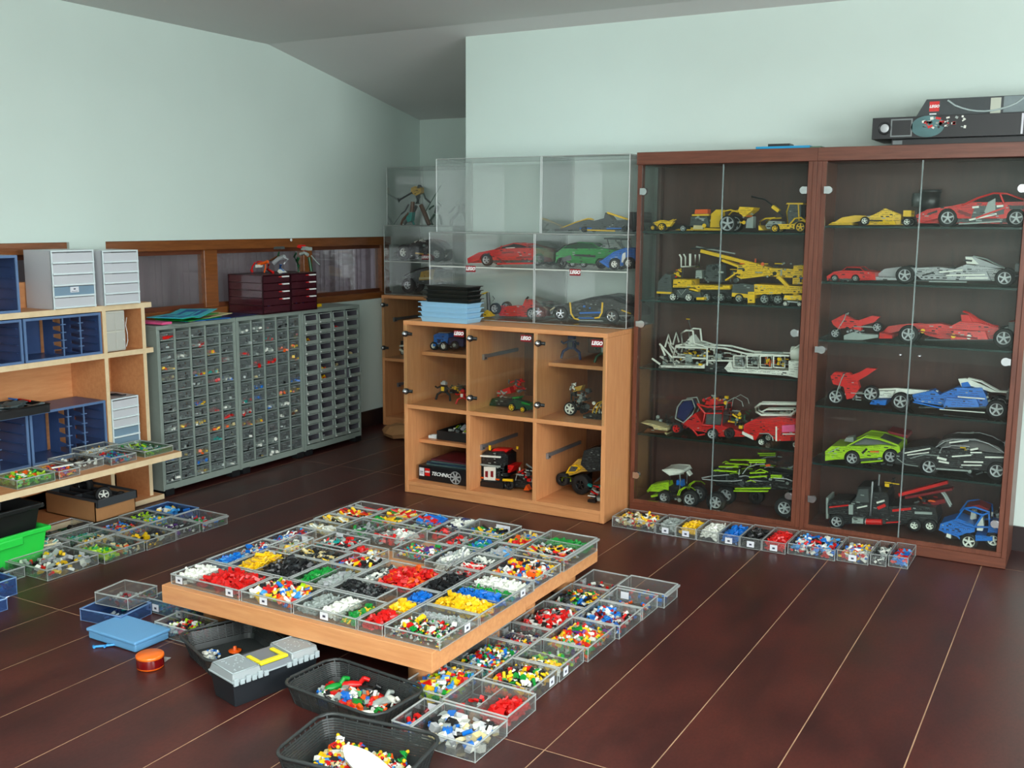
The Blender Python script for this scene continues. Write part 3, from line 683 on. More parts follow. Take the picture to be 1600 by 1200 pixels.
def tray(where, x0, x1, y0, y1, z, h, splits=(), along='x', cards=(), rim=True, rz=0, tint=None, handle=None, rot=None):
    """clear tray with a rounded rim; splits are fractions of the length where a divider stands"""
    cx, cy = (x0+x1)/2, (y0+y1)/2; W, D = (x1-x0)/2-.0015, (y1-y0)/2-.0015; e = .002
    t = thing('brick_tray', where, 'tray', (cx, cy, z), rz, 'clear trays of toy parts')
    if rot: t.rotation_euler = rot
    body, edge = (tint or M_ACR), (M_ACRE if not tint else MATS.get(tint.name+'_rim', M_ACRE))
    mb = MB().box(-W, W, -D, D, 0, e)
    mb.box(-W, W, -D, -D+e, e, h).box(-W, W, D-e, D, e, h).box(-W, -W+e, -D+e, D-e, e, h).box(W-e, W, -D+e, D-e, e, h)
    mb.build('tub', [body], t)
    rm = MB(); r = .0034 if rim else .0018
    pts = [(-W, -D, h), (W, -D, h), (W, D, h), (-W, D, h)]
    for a, b in zip(pts, pts[1:]+pts[:1]): rm.cyl(a, b, r, 6, 0, sm=True)
    for a in pts: rm.cyl((a[0], a[1], 0), a, .0016, 4, 0, sm=False)
    for a, b in zip(pts, pts[1:]+pts[:1]): rm.cyl((a[0], a[1], .001), (b[0], b[1], .001), .0012, 4, 0, sm=False)
    if handle:
        s = {'-y': (-W, W, -D-.012, -D), '+x': (W, W+.012, -D, D), '-x': (-W-.012, -W, -D, D), '+y': (-W, W, D, D+.012)}[handle]
        rm.box(s[0], s[1], s[2], s[3], h-.008, h)
    rm.build('rim', [edge], t)
    for f in splits:
        if along == 'x': q = MB().box(-W+2*W*f-.001, -W+2*W*f+.001, -D+e, D-e, e, h*.94, 0).box(-W+2*W*f-.0014, -W+2*W*f+.0014, -D+e, D-e, h*.92, h*.96, 1)
        else: q = MB().box(-W+e, W-e, -D+2*D*f-.001, -D+2*D*f+.001, e, h*.94, 0).box(-W+e, W-e, -D+2*D*f-.0014, -D+2*D*f+.0014, h*.92, h*.96, 1)
        q.build('divider', [body, edge], t)
    for (side, f) in cards:
        cw, ch = .034, min(.028, h*.72)
        if side == '-y': c = MB().box(-W+2*W*f-cw/2, -W+2*W*f+cw/2, -D-.001, -D-.0004, .008, .008+ch, 0).box(-W+2*W*f-.006, -W+2*W*f+.006, -D-.0013, -D-.001, .008+ch*.3, .008+ch*.6, 1)
        elif side == '+y': c = MB().box(-W+2*W*f-cw/2, -W+2*W*f+cw/2, D-e-.001, D-e, .012, .012+ch, 0)
        else:
            s = 1 if side == '+x' else -1
            xa, xb = sorted((s*(W+.0004), s*(W+.001)))
            c = MB().box(xa, xb, -D+2*D*f-cw/2, -D+2*D*f+cw/2, .008, .008+ch, 0)
            xa, xb = sorted((s*(W+.001), s*(W+.0013)))
            c.box(xa, xb, -D+2*D*f-.006, -D+2*D*f+.006, .008+ch*.3, .008+ch*.6, 1)
        c.build('label_card', [M_PAPER, M_INK], t)
    return t
ALL = ['red', 'yellow', 'blue', 'white', 'black', 'gray', 'green', 'dgray', 'white', 'black', 'red']
MIX = ALL+['lime', 'orange', 'azure', 'tan']
def T(desc, x0, x1, y0, y1, z, h, comps, along='x', **kw):
    """comps: (fraction where the compartment ends, colours, options)"""
    where = desc
    if abs(z-TZ) < .02: k = (1.5-TZ-.037)/1.245; x0, x1, y0, y1 = x0*k, x1*k, y0*k, y1*k; h = min(h, h*.82+.004) if h > .04 else h
    fr = [c[0] for c in comps[:-1]]
    tray('clear '+desc if not desc.startswith(('clear', 'blue', 'empty', 'low blue')) else desc, x0, x1, y0, y1, z, h, fr, along, **kw)
    a = 0.; k = 0
    for c in comps:
        b, cols = c[0], c[1]; o = dict(c[2]) if len(c) > 2 else {}
        if abs(z-TZ) < .02 and 'fill' in o: o['fill'] *= .86
        if cols:
            sx = x0+.005, x1-.005; sy = y0+.005, y1-.005
            if along == 'x': sx = (x0+(x1-x0)*a+.004, x0+(x1-x0)*b-.004)
            else: sy = (y0+(y1-y0)*a+.004, y0+(y1-y0)*b-.004)
            wh = where
            heap(wh, cols, sx[0], sx[1], sy[0], sy[1], z+.003, **o)
        a = b; k += 1
Z0 = TZ; H0 = .037
YE_ = ['yellow']*6+['gold']
B = lambda *a: list(a)
# first row along the near edge of the low table
T('tray of white and red parts at the left corner of the low table', -2.79, -2.462, 2.462, 2.628, Z0, H0, [(.33, ['white'], dict(size=.014, fill=.04)), (1, ['red'], dict(size=.017, fill=.046, ind=9))], cards=[('-y', .12), ('-y', .86)])
T('tray of big mixed parts right of the red one, near edge', -2.455, -2.232, 2.462, 2.628, Z0, H0, [(1, ['white', 'blue', 'yellow', 'red', 'azure', 'white', 'lime', 'orange', 'black'], dict(size=.019, fill=.045, ind=14, words='large mixed'))], cards=[('-y', .45)])
T('tray of grey, white and green parts, near edge of the low table', -2.225, -1.965, 2.462, 2.628, Z0, H0, [(.36, ['gray'], dict(size=.010, fill=.035)), (.68, ['white'], dict(size=.011, fill=.042)), (1, ['green', 'green', 'green', 'yellow'], dict(size=.011, fill=.02))], cards=[('-y', .5)])
T('tray of red, yellow and blue parts, one in from the near right corner', -1.960, -1.862, 2.462, 2.79, Z0, H0, [(.38, ['red'], dict(size=.012, fill=.045, ind=5)), (.68, ['yellow'], dict(size=.011, fill=.045)), (1, ['blue'], dict(size=.011, fill=.04))], 'y')
T('tray full of tiny multicoloured parts at the near right corner', -1.855, -1.648, 2.462, 2.685, Z0, H0, [(.66, ['white', 'red', 'green', 'black', 'gray', 'yellow', 'white', 'dred', 'navy', 'white', 'dgreen'], dict(size=.0085, fill=.042, n=620, ind=12)), (1, ['gray', 'silver'], dict(size=.01, fill=.022, ind=0))], 'y', cards=[('+x', .7)])
T('tray of yellow, blue, green and white parts at the right edge', -1.855, -1.648, 2.692, 3.055, Z0, H0, [(.36, ['yellow'], dict(size=.013, fill=.052, ind=8)), (.56, ['blue'], dict(size=.012, fill=.044)), (.68, ['green'], dict(size=.011, fill=.03)), (1, ['white'], dict(size=.012, fill=.036))], 'y', cards=[('+x', .78)])
T('tray of bright mixed bricks behind the yellow one, right edge', -1.855, -1.655, 3.062, 3.272, Z0, H0, [(1, ['red', 'yellow', 'blue', 'white', 'black', 'white', 'orange'], dict(size=.015, fill=.042, ind=14, words='bright mixed'))])
T('raised tray of black, red and white rods at the far right corner', -1.852, -1.648, 3.282, 3.57, Z0+.001, .062, [(.62, ['black', 'red', 'white', 'gray', 'yellow', 'black'], dict(size=.017, fill=.05, long=True, ind=8, shape='long')), (1, ['green'], dict(size=.018, fill=.035, ind=2, shape='plate'))], 'y', handle='+x')
# second row
T('tray of blue parts with dark mixed parts behind, left edge', -2.80, -2.695, 2.640, 2.935, Z0, H0, [(.45, ['azure', 'blue', 'blue'], dict(size=.014, fill=.035, ind=4)), (1, ['red', 'black', 'white', 'orange', 'blue', 'gray'], dict(size=.011, fill=.038))], 'y')
T('tray of yellow beams and black parts in the second row', -2.690, -2.405, 2.640, 2.842, Z0, H0, [(.42, ['yellow', 'yellow', 'yellow', 'gold'], dict(size=.016, fill=.045, long=True, ind=8, shape='long')), (1, ['black'], dict(size=.015, fill=.048, ind=6))], cards=[('+y', .1)])
T('tray of green parts next to a compartment of grey ones', -2.398, -2.222, 2.640, 2.842, Z0, H0, [(.42, ['green'], dict(size=.013, fill=.035)), (1, ['gray', 'gray', 'silver'], dict(size=.011, fill=.036))], cards=[('-y', .2)])
T('tray of small black parts in the middle of the second row', -2.215, -2.02, 2.640, 2.76, Z0, H0, [(1, ['black', 'black', 'dgray'], dict(size=.010, fill=.046, ind=4))])
T('tray of red parts behind the small black ones', -2.215, -1.968, 2.766, 2.982, Z0, H0, [(.30, ['white', 'black', 'gray'], dict(size=.012, fill=.026)), (1, ['red', 'red', 'red', 'orange'], dict(size=.014, fill=.052, ind=10))])
T('tray of black parts next to the blue and white compartments', -1.962, -1.862, 2.797, 3.04, Z0, H0, [(.82, ['black'], dict(size=.013, fill=.052, ind=5)), (1, ['red', 'gray'], dict(size=.012, fill=.03))], 'y')
T('tray of black, yellow and red slopes left of the table top gap', -2.388, -2.222, 2.850, 2.985, Z0, H0, [(.25, ['blue', 'red'], dict(size=.011, fill=.03, ind=0)), (1, ['black', 'black', 'yellow', 'black', 'red', 'white'], dict(size=.018, fill=.044, ind=6, shape='long'))], cards=[('+y', .3), ('+y', .75)])
# third row
T('tray of tan and black plates with a label, third row', -2.585, -2.395, 2.850, 2.975, Z0, H0, [(1, ['black', 'dgray', 'yellow', 'tan', 'black'], dict(size=.018, fill=.034, long=True, ind=5, shape='long'))], cards=[('-y', .1)])
T('small tray tilted on top of the others at the left, label card inside', -2.690, -2.592, 2.850, 3.00, Z0+.014, .040, [(1, ['white', 'green', 'red', 'tan', 'gray', 'yellow'], dict(size=.008, fill=.022, ind=4))], cards=[('+y', .5)], rot=(.06, -.05, -.12))
T('tray of red, white and blue sticks at the left edge', -2.80, -2.695, 2.940, 3.135, Z0, H0, [(1, ['red', 'blue', 'white', 'dred', 'azure'], dict(size=.013, fill=.034, long=True, ind=5, shape='long'))], 'y', cards=[('-y', .5)])
T('tray of white frames behind the red and blue sticks', -2.80, -2.62, 3.140, 3.245, Z0, H0, [(1, ['white', 'white', 'gray', 'tan'], dict(size=.016, fill=.03, long=True, ind=5, shape='long'))])
T('tray of small black, white and red parts in the third row', -2.612, -2.435, 3.005, 3.15, Z0, H0, [(1, ['black', 'white', 'gray', 'red', 'black', 'teal'], dict(size=.011, fill=.04))], cards=[('+y', .15)])
T('tray with one red heap, middle of the table', -2.588+.16, -2.405+.11, 2.985, 3.085, Z0, H0, [(.5, ['red'], dict(size=.012, fill=.03, ind=4)), (1, ['white', 'yellow', 'gray', 'black', 'red'], dict(size=.011, fill=.035))])
T('tray of grey arches and long rods with a high clear wall', -2.615, -2.29, 3.158, 3.335, Z0, .062, [(.45, ['gray', 'silver', 'dgray', 'green'], dict(size=.020, fill=.035, long=True, ind=5, shape='long')), (1, ['gray', 'dgray', 'white', 'red'], dict(size=.021, fill=.045, ind=4, shape='long'))])
T('tray of small bright parts beside the high clear wall', -2.288, -2.105, 3.095, 3.235, Z0, H0, [(1, ['red', 'blue', 'white', 'green', 'yellow', 'purple', 'teal'], dict(size=.0095, fill=.032, ind=5))])
T('tray of white and grey long strips', -2.105+.002, -1.99, 3.01+.03, 3.30-.03, Z0, H0, [(1, ['white', 'gray', 'white', 'silver'], dict(size=.017, fill=.034, long=True, ind=8, shape='long'))], 'y')
T('tray of red strips and black and white beams', -1.983, -1.862, 3.048, 3.215, Z0, H0, [(.5, ['red', 'white', 'red'], dict(size=.013, fill=.036, long=True, ind=5, shape='long')), (1, ['white', 'black', 'gray'], dict(size=.014, fill=.03, long=True, ind=2, shape='long'))], 'y')
T('tray of pale grey panels in front of the blue box side', -1.983, -1.862, 3.222, 3.372, Z0, H0, [(1, ['gray', 'gray', 'azure', 'silver'], dict(size=.018, fill=.032, ind=4, shape='plate'))], 'y')
# back rows
T('tray of yellow sticks at the far left', -2.812, -2.625, 3.252, 3.345, Z0, H0, [(1, ['yellow', 'yellow', 'tan', 'black', 'green', 'white'], dict(size=.018, fill=.04, long=True, ind=6, shape='long'))])
T('tray of red, black and yellow long plates near the far left corner', -2.812, -2.632, 3.352, 3.478, Z0, H0, [(1, ['red', 'yellow', 'black', 'white', 'orange'], dict(size=.019, fill=.034, long=True, ind=8, shape='long'))])
T('tray with a few red plates at the far left corner', -2.812, -2.632, 3.483, 3.575, Z0, H0, [(1, ['red', 'gray', 'dgray'], dict(size=.018, fill=.018, long=True, ind=3, shape='long', n=20))])
T('tray of long yellow, red and green rods at the far edge', -2.625, -2.462, 3.345, 3.575, Z0, H0, [(.5, ['yellow', 'green', 'red'], dict(size=.02, fill=.03, ind=3, shape='plate')), (1, ['yellow', 'red', 'green', 'tan', 'red'], dict(size=.021, fill=.04, long=True, ind=7, shape='long'))], 'y')
T('tray of blue and red plates at the far edge', -2.457, -2.305, 3.345, 3.575, Z0, H0, [(.45, ['green', 'lime', 'gray', 'black'], dict(size=.019, fill=.024, ind=3, shape='plate')), (1, ['red', 'blue', 'dred', 'azure'], dict(size=.02, fill=.04, ind=6, indc=['blue', 'red', 'blue'], shape='plate'))], 'y')
T('tray of white parts behind a red one at the far edge', -2.300, -2.198, 3.345, 3.585, Z0, H0, [(.45, ['red', 'black', 'dgray'], dict(size=.018, fill=.03, ind=2)), (1, ['white', 'white', 'white', 'navy'], dict(size=.017, fill=.045, ind=4))], 'y')
T('tray of blue, black and green parts with a wide card, far edge', -2.192, -1.990, 3.42, 3.575, Z0, .055, [(1, ['blue', 'black', 'white', 'green', 'navy', 'yellow'], dict(size=.016, fill=.034, long=True, ind=6, shape='long'))], cards=[('+y', .5), ('+y', .66)])
T('tray of grey and green parts with a divider, before the wide card', -2.192, -1.990, 3.245, 3.412, Z0, H0, [(.5, ['gray', 'black', 'red'], dict(size=.015, fill=.022, ind=2)), (1, ['blue', 'green', 'white', 'teal'], dict(size=.015, fill=.03, ind=3))])
T('tray of orange, red and yellow parts near the far right', -1.984, -1.858, 3.380, 3.575, Z0, H0, [(.6, ['orange', 'red', 'red', 'yellow', 'green', 'tan'], dict(size=.015, fill=.036, ind=6)), (1, ['blue', 'yellow', 'tan', 'gray'], dict(size=.015, fill=.03, ind=3))], 'y')
# loose pieces on the table top
pieces(['black', 'lime', 'dgray', 'white'], -2.20, -2.03, 3.0, 3.03, TZ+.002, 6, 'loose COL piece lying on the bare patch of the low table', 'loose pieces on the low table', tilt=.02)

# trays on the floor to the right of the low table, two columns
H1 = .05
def G(d, *a, **k): T(d, *a, **k)
L, Rr = (-1.765, -1.60), (-1.594, -1.425)
G('tray of blue and black parts between the basket and floor rows', -1.712, -1.645, 2.30, 2.47, .001, H1, [(1, ['blue', 'black', 'red', 'dred'], dict(size=.018, fill=.022, n=24, ind=5))], 'y', cards=[('-x', .5), ('+y', .5)])
G('tray of white, blue and grey chunks, nearest on the floor', -1.642, -1.42, 2.295, 2.475, .001, H1, [(1, ['white', 'gray', 'blue', 'black', 'white', 'tan', 'silver'], dict(size=.021, fill=.045, n=120, ind=16, words='big pale'))])
G('tray half empty with a red heap in one corner, on the floor', -1.655, -1.425, 2.482, 2.66, .001, H1+.004, [(.5, ['red', 'black', 'gray'], dict(size=.014, fill=.014, n=12, ind=2)), (1, ['red'], dict(size=.014, fill=.036, ind=5))])
G('tray of blue and green mixed bricks in the inner floor row', -1.83, -1.662, 2.508, 2.735, .001, H1, [(1, ['blue', 'azure', 'gray', 'green', 'yellow', 'white', 'lime', 'red', 'silver'], dict(size=.016, fill=.048, ind=12, words='bluish mixed'))], 'y')
G('tray of yellow, black and green parts, outer floor row', -1.628, -1.455, 2.668, 2.865, .001, H1, [(.12, ['orange'], dict(size=.01, fill=.02, ind=0)), (1, ['yellow', 'black', 'green', 'yellow', 'red', 'black', 'white'], dict(size=.017, fill=.046, ind=12, words='yellow and black'))], 'y', cards=[('+x', .8)])
G('tray of fine confetti-like parts, second in the inner floor row', -1.795, -1.628, 2.742, 2.975, .001, H1, [(1, ['white', 'blue', 'red', 'yellow', 'green', 'gray', 'teal', 'dred', 'black'], dict(size=.012, fill=.042, ind=8, words='fine mixed'))], 'y', cards=[('-x', .4)])
G('tray split in two with yellow parts in front, outer floor row', -1.62, -1.452, 2.872, 3.055, .001, H1, [(.45, ['yellow', 'gold', 'white', 'black'], dict(size=.013, fill=.034, ind=4)), (1, ['red', 'gray', 'lime', 'green'], dict(size=.013, fill=.016, n=30, ind=2))], 'y', cards=[('+x', .25)])
G('tray of small dark parts in three bands, inner floor row', -1.79, -1.622, 2.982, 3.135, .001, H1, [(.5, ['black', 'yellow', 'red', 'white', 'navy'], dict(size=.012, fill=.03, ind=4)), (1, ['dred', 'navy', 'white', 'black'], dict(size=.012, fill=.022, ind=3))], 'y', cards=[('-x', .3), ('-x', .8)])
G('tray of yellow, red and white bricks with a purple one, outer floor row', -1.615, -1.44, 3.062, 3.29, .001, H1, [(1, ['yellow', 'red', 'white', 'purple', 'gray', 'yellow', 'green', 'orange', 'red'], dict(size=.015, fill=.044, ind=11, words='warm mixed'))], 'y')
G('tray with a ring of red parts around white ones, inner floor row', -1.785, -1.615, 3.142, 3.385, .001, H1, [(1, ['red', 'red', 'white', 'gray', 'red', 'black'], dict(size=.018, fill=.04, ind=9, words='red and white'))], 'y', cards=[('-x', .45)])
G('tray of red, blue and black bricks with a corner card, outer floor row', -1.607, -1.427, 3.297, 3.50, .001, H1, [(1, ['blue', 'red', 'black', 'white', 'azure', 'dred'], dict(size=.017, fill=.04, ind=9, words='red, blue and black'))], 'y', cards=[('-x', .3)])
G('tray of black, green and orange parts in the inner floor row', -1.78, -1.61, 3.392, 3.61, .001, H1, [(1, ['black', 'dgray', 'green', 'orange', 'white', 'black', 'blue', 'yellow'], dict(size=.016, fill=.042, ind=9, words='mostly black'))], 'y')
G('nearly empty tray with red bits at the far end, inner floor row', -1.775, -1.612, 3.617, 3.81, .001, H1, [(1, ['red', 'red', 'white', 'navy'], dict(size=.012, fill=.012, n=26, ind=2))], 'y', cards=[('-x', .55)])
G('tray with a red corner and a card, overlapping end of the outer row', -1.60, -1.425, 3.507, 3.66, .001, H1, [(1, ['red', 'white', 'blue', 'silver', 'orange'], dict(size=.013, fill=.014, n=30, ind=3))], 'y', cards=[('+y', .2)])
G('empty tray with rounded corner handle at the far end of the outer row', -1.604, -1.40, 3.667, 3.81, .001, H1+.006, [(1, ['red', 'blue'], dict(size=.012, fill=.012, n=14, ind=1))], 'y', handle='+x')

# small bins standing in a row before the walnut cabinets
xs_b = [-2.035, -1.80, -1.695, -1.59, -1.48, -1.375, -1.27, -1.16]
CC = [(['white', 'red', 'yellow', 'black', 'tan'], 'white, red and yellow'), (['gray'], 'grey'), (['yellow'], 'yellow'), (['white'], 'white'), (['blue'], 'blue'), (['black'], 'black'), (['red'], 'red'), (['white', 'red', 'blue', 'black', 'azure'], 'blue, white and red'), (['red', 'white', 'blue', 'yellow', 'gray'], 'red and white'), (['gray', 'white', 'black'], 'pale grey'), (['red', 'blue', 'azure'], 'blue and red')]
spans = [(-2.035, -1.81), (-1.806, -1.704), (-1.702, -1.60), (-1.598, -1.492), (-1.49, -1.388), (-1.386, -1.284), (-1.282, -1.172), (-1.168, -.955), (-.952, -.835+.02), (-.812, -.742), (-.738, -.655)]
for i, ((a, b), (c, nm)) in enumerate(zip(spans, CC)):
    y0 = 4.575+.0*i+max(0, (i-6))*.018; y1 = 4.745+.012*i
    T(f'bin of {nm} parts in the row before the walnut cabinets', a, b, y0, y1, .001, .05, [(1, c, dict(size=.017 if len(c) > 1 else .013, fill=.046 if i < 8 else .03, ind=4 if i in (0, 7, 8) else 2))], 'y', cards=[('-y', .5)] if i in (1, 2, 4, 5, 6, 8) else (), rim=False)
# trays on the floor at the left, towards the plywood shelving
HL = .045
def blend(*a): return a
M_ACR_BLUE = clear('blue_clear_plastic', (.42, .60, .85), .16, (.12, .25, .60), .12)
MATS['blue_clear_plastic_rim'] = clear('blue_clear_plastic_rim', (.35, .5, .8), .5, (.25, .45, .80), .25)
T('tray of yellow, red and grey machine parts with a card, left floor group', -3.985, -3.725, 2.64, 2.895, .001, HL, [(1, ['gray', 'dgray', 'red', 'yellow', 'black', 'silver', 'white', 'gray'], dict(size=.022, fill=.038, n=80, ind=10, shape='long', words='yellow, red and grey'))], cards=[('+y', .6)])
T('tray of white hoses and panels beside the green crate', -4.12, -3.99, 2.70, 2.955, .001, HL, [(1, ['white', 'white', 'white', 'tan', 'teal'], dict(size=.022, fill=.05, long=True, ind=7, shape='long', words='white'))], 'y')
T('tray with lime green parts in its front half, left floor group', -3.905, -3.70, 2.905, 3.125, .001, HL, [(.5, ['lime', 'lime', 'green'], dict(size=.016, fill=.03, ind=5)), (1, ['orange', 'gray', 'tan', 'teal'], dict(size=.014, fill=.018, n=30, ind=1))], 'y')
T('tray of black, tan and yellow bits, middle of the left floor group', -4.12, -3.91, 2.965, 3.155, .001, HL, [(.5, ['teal', 'green', 'gray'], dict(size=.013, fill=.02, ind=2)), (1, ['yellow', 'black', 'tan', 'white'], dict(size=.014, fill=.026, ind=3))])
T('tray with one yellow and black cluster, left floor group', -3.90, -3.695, 3.133, 3.305, .001, HL, [(1, ['yellow', 'black', 'gray', 'yellow'], dict(size=.017, fill=.024, n=46, ind=4, words='yellow and black'))])
T('tray of orange and olive bits beside the cardboard box', -4.12, -3.908, 3.163, 3.33, .001, HL, [(1, ['dgreen', 'gold', 'gray', 'red', 'blue'], dict(size=.014, fill=.026, ind=3, words='orange and olive'))])
T('tray of blue and lime parts in front of the cardboard box', -4.13, -3.91, 3.338, 3.485, .001, HL, [(.5, ['navy', 'black', 'lime'], dict(size=.015, fill=.036, ind=3)), (1, ['blue', 'azure', 'lime', 'white', 'green', 'yellow'], dict(size=.016, fill=.036, ind=5))])
T('tray of white, black and grey parts at the right of the left floor group', -3.905, -3.70, 3.313, 3.46, .001, HL, [(1, ['white', 'black', 'silver', 'dgray', 'purple'], dict(size=.013, fill=.024, n=60, ind=3))])
T('blue-grey tray with pale flaps nearest the grey cabinets', -4.13, -3.905, 3.493, 3.65, .001, HL, [(1, ['azure', 'blue', 'yellow', 'white'], dict(size=.02, fill=.036, n=40, ind=4, indc=['azure', 'white'], shape='plate', words='pale blue'))], tint=M_ACR_BLUE)
T('long tray of red and green bits ending the left floor group', -3.90, -3.69, 3.468, 3.63, .001, HL, [(1, ['red', 'green', 'gray', 'silver', 'blue'], dict(size=.013, fill=.02, n=46, ind=3))], handle='+x')
T('glass-like tray with black bits beside the cardboard box', -4.30, -4.14, 2.95, 3.20, .001, HL, [(1, ['black', 'dgreen'], dict(size=.014, fill=.018, n=22, ind=1))], 'y')
T('tray holding a black wheel at the picture edge', -4.08, -3.855, 2.395, 2.63, .001, HL, [(.5, ['white', 'silver', 'gray'], dict(size=.015, fill=.02, n=26, ind=2)), (1, ['dgray', 'black', 'azure', 'blue'], dict(size=.016, fill=.024, n=26, ind=2))], 'y')
T('blue box of red and purple parts at the picture edge', -3.852, -3.70, 2.30, 2.485, .001, .07, [(1, ['red', 'yellow', 'purple', 'white', 'blue'], dict(size=.018, fill=.06, ind=5, words='red and purple'))], tint=M_ACR_BLUE)
T('low blue box at the picture edge with a yellow ring in it', -3.695, -3.58, 2.16, 2.36, .001, .045, [(1, ['azure', 'blue', 'yellow', 'white'], dict(size=.014, fill=.02, n=30, ind=2))], tint=M_ACR_BLUE)

# blue and clear trays at the left foot of the low table
T('clear blue tray, leftmost of those by the foot of the low table', -3.26, -3.06, 2.44, 2.60, .001, .045, [(1, ['teal', 'navy', 'gray'], dict(size=.012, fill=.01, n=18, ind=0))], tint=M_ACR_BLUE, rz=.12)
T('clear tray standing on the blue one, dark bits in its bottom', -3.25, -3.085, 2.50, 2.655, .047, .045, [(1, ['gray', 'dgray', 'dred'], dict(size=.012, fill=.012, n=22, ind=0))], 'x', rot=(0, .0, .1))
T('clear tray with two printed cards and mixed bits, by the table foot', -3.105, -2.89, 2.62, 2.80, .001, .055, [(1, ['teal', 'azure', 'lime', 'red', 'navy', 'white'], dict(size=.013, fill=.025, ind=4))], cards=[('-y', .2), ('-y', .8)], tint=clear('pale_blue_clear', (.75, .88, .95), .12, (.4, .6, .75), .1))
T('clear tray of lime, red and blue bits half under the black basket', -2.90, -2.71, 2.475, 2.60, .001, .05, [(1, ['lime', 'red', 'navy', 'white', 'black', 'dred', 'red'], dict(size=.014, fill=.036, ind=6, words='lime, red and blue'))])
T('tall clear tray leaning at the table edge with a pale lid inside', -2.985, -2.835, 2.81, 2.93, .001, .065, [(1, ['gray', 'red'], dict(size=.012, fill=.01, n=12, ind=0))], cards=[('+x', .4)])

# blue frosted lid box, tin, sticks
t = thing('storage_box', 'closed frosted blue plastic box lying flat on the floor beside the orange tin', 'box', (-2.955, 2.405, .001), -.02)
MBX = clear('frosted_blue_plastic', (.35, .62, .85), .82, (.16, .42, .74), .1, .3)
bevel(MB().box(-.125, .125, -.075, .075, 0, .028).build('body', [MBX], t), .006, 2)
bevel(MB().box(-.13, .13, -.08, .08, .028, .040).build('lid', [MBX], t), .004, 2)
MB().box(-.136, -.13, -.02, .02, .012, .036).build('latch', [MBX], t)
c = on_z(224, 1047); c.y += .03
t = thing('round_tin', 'round orange tin with a dark red band on the floor', 'tin', (c.x, c.y, .0005))
MB().lathe([(0, 0), (.042, 0), (.045, .003), (.045, .007)], (0, 0, 0), 'z', 36).build('base', [principled('orange_tin', (222, 92, 20), .25, coat=.5)], t)
MB().lathe([(.045, .007), (.0455, .012), (.0455, .034), (.045, .036)], (0, 0, 0), 'z', 36).build('band', [principled('dark_red_band', (110, 8, 12), .12, coat=1)], t)
MB().lathe([(.045, .036), (.0465, .037), (.0465, .044), (.043, .047), (.0, .047)], (0, 0, 0), 'z', 36).build('lid', [principled('orange_tin_lid', (240, 110, 24), .3, coat=.4)], t)
p = on_z(165, 1008, .008)
mb = MB().tube([(-.03, -.028, 0), (.0, 0, 0), (.03, .03, .002)], .0045, 8).tube([(-.004, .012, 0), (.006, -.010, 0)], .004, 6).tube([(-.034, -.024, 0), (-.022, -.03, 0)], .005, 6)
o = mb.build('toy_rod', [pl('azure')]); o.location = (p.x, p.y, .0055); tag(o, 'small bright blue toy rod lying on the floor left of the blue box', 'toy part')
p = on_z(243, 1033)
o = bevel(MB().box(-.022, .022, -.018, .018, 0, .0025).build('clear_tile', [M_ACRE]), .0005); o.location = (p.x+.01, p.y+.02, .0005); o.rotation_euler.z = .3
tag(o, 'flat clear plastic tile on the floor behind the orange tin', 'toy part')
t = thing('bracelet', 'dark green octagonal ring standing on the clear tray by the table foot', 'toy part', (-3.0, 2.68, .058))
MB().tube([(.036*math.cos(PI/8+k*PI/4), .012, .0045+.036*(1+math.sin(PI/8+k*PI/4))*.75) for k in range(4, 9)], .0045, 6).build('band', [pl('dgreen')], t)
MB().tube([(.036*math.cos(PI/8+k*PI/4), -.004, .0045+.036*(1+math.sin(PI/8+k*PI/4))*.75) for k in range(4, 9)], .0035, 6).build('liner', [pl('black')], t)

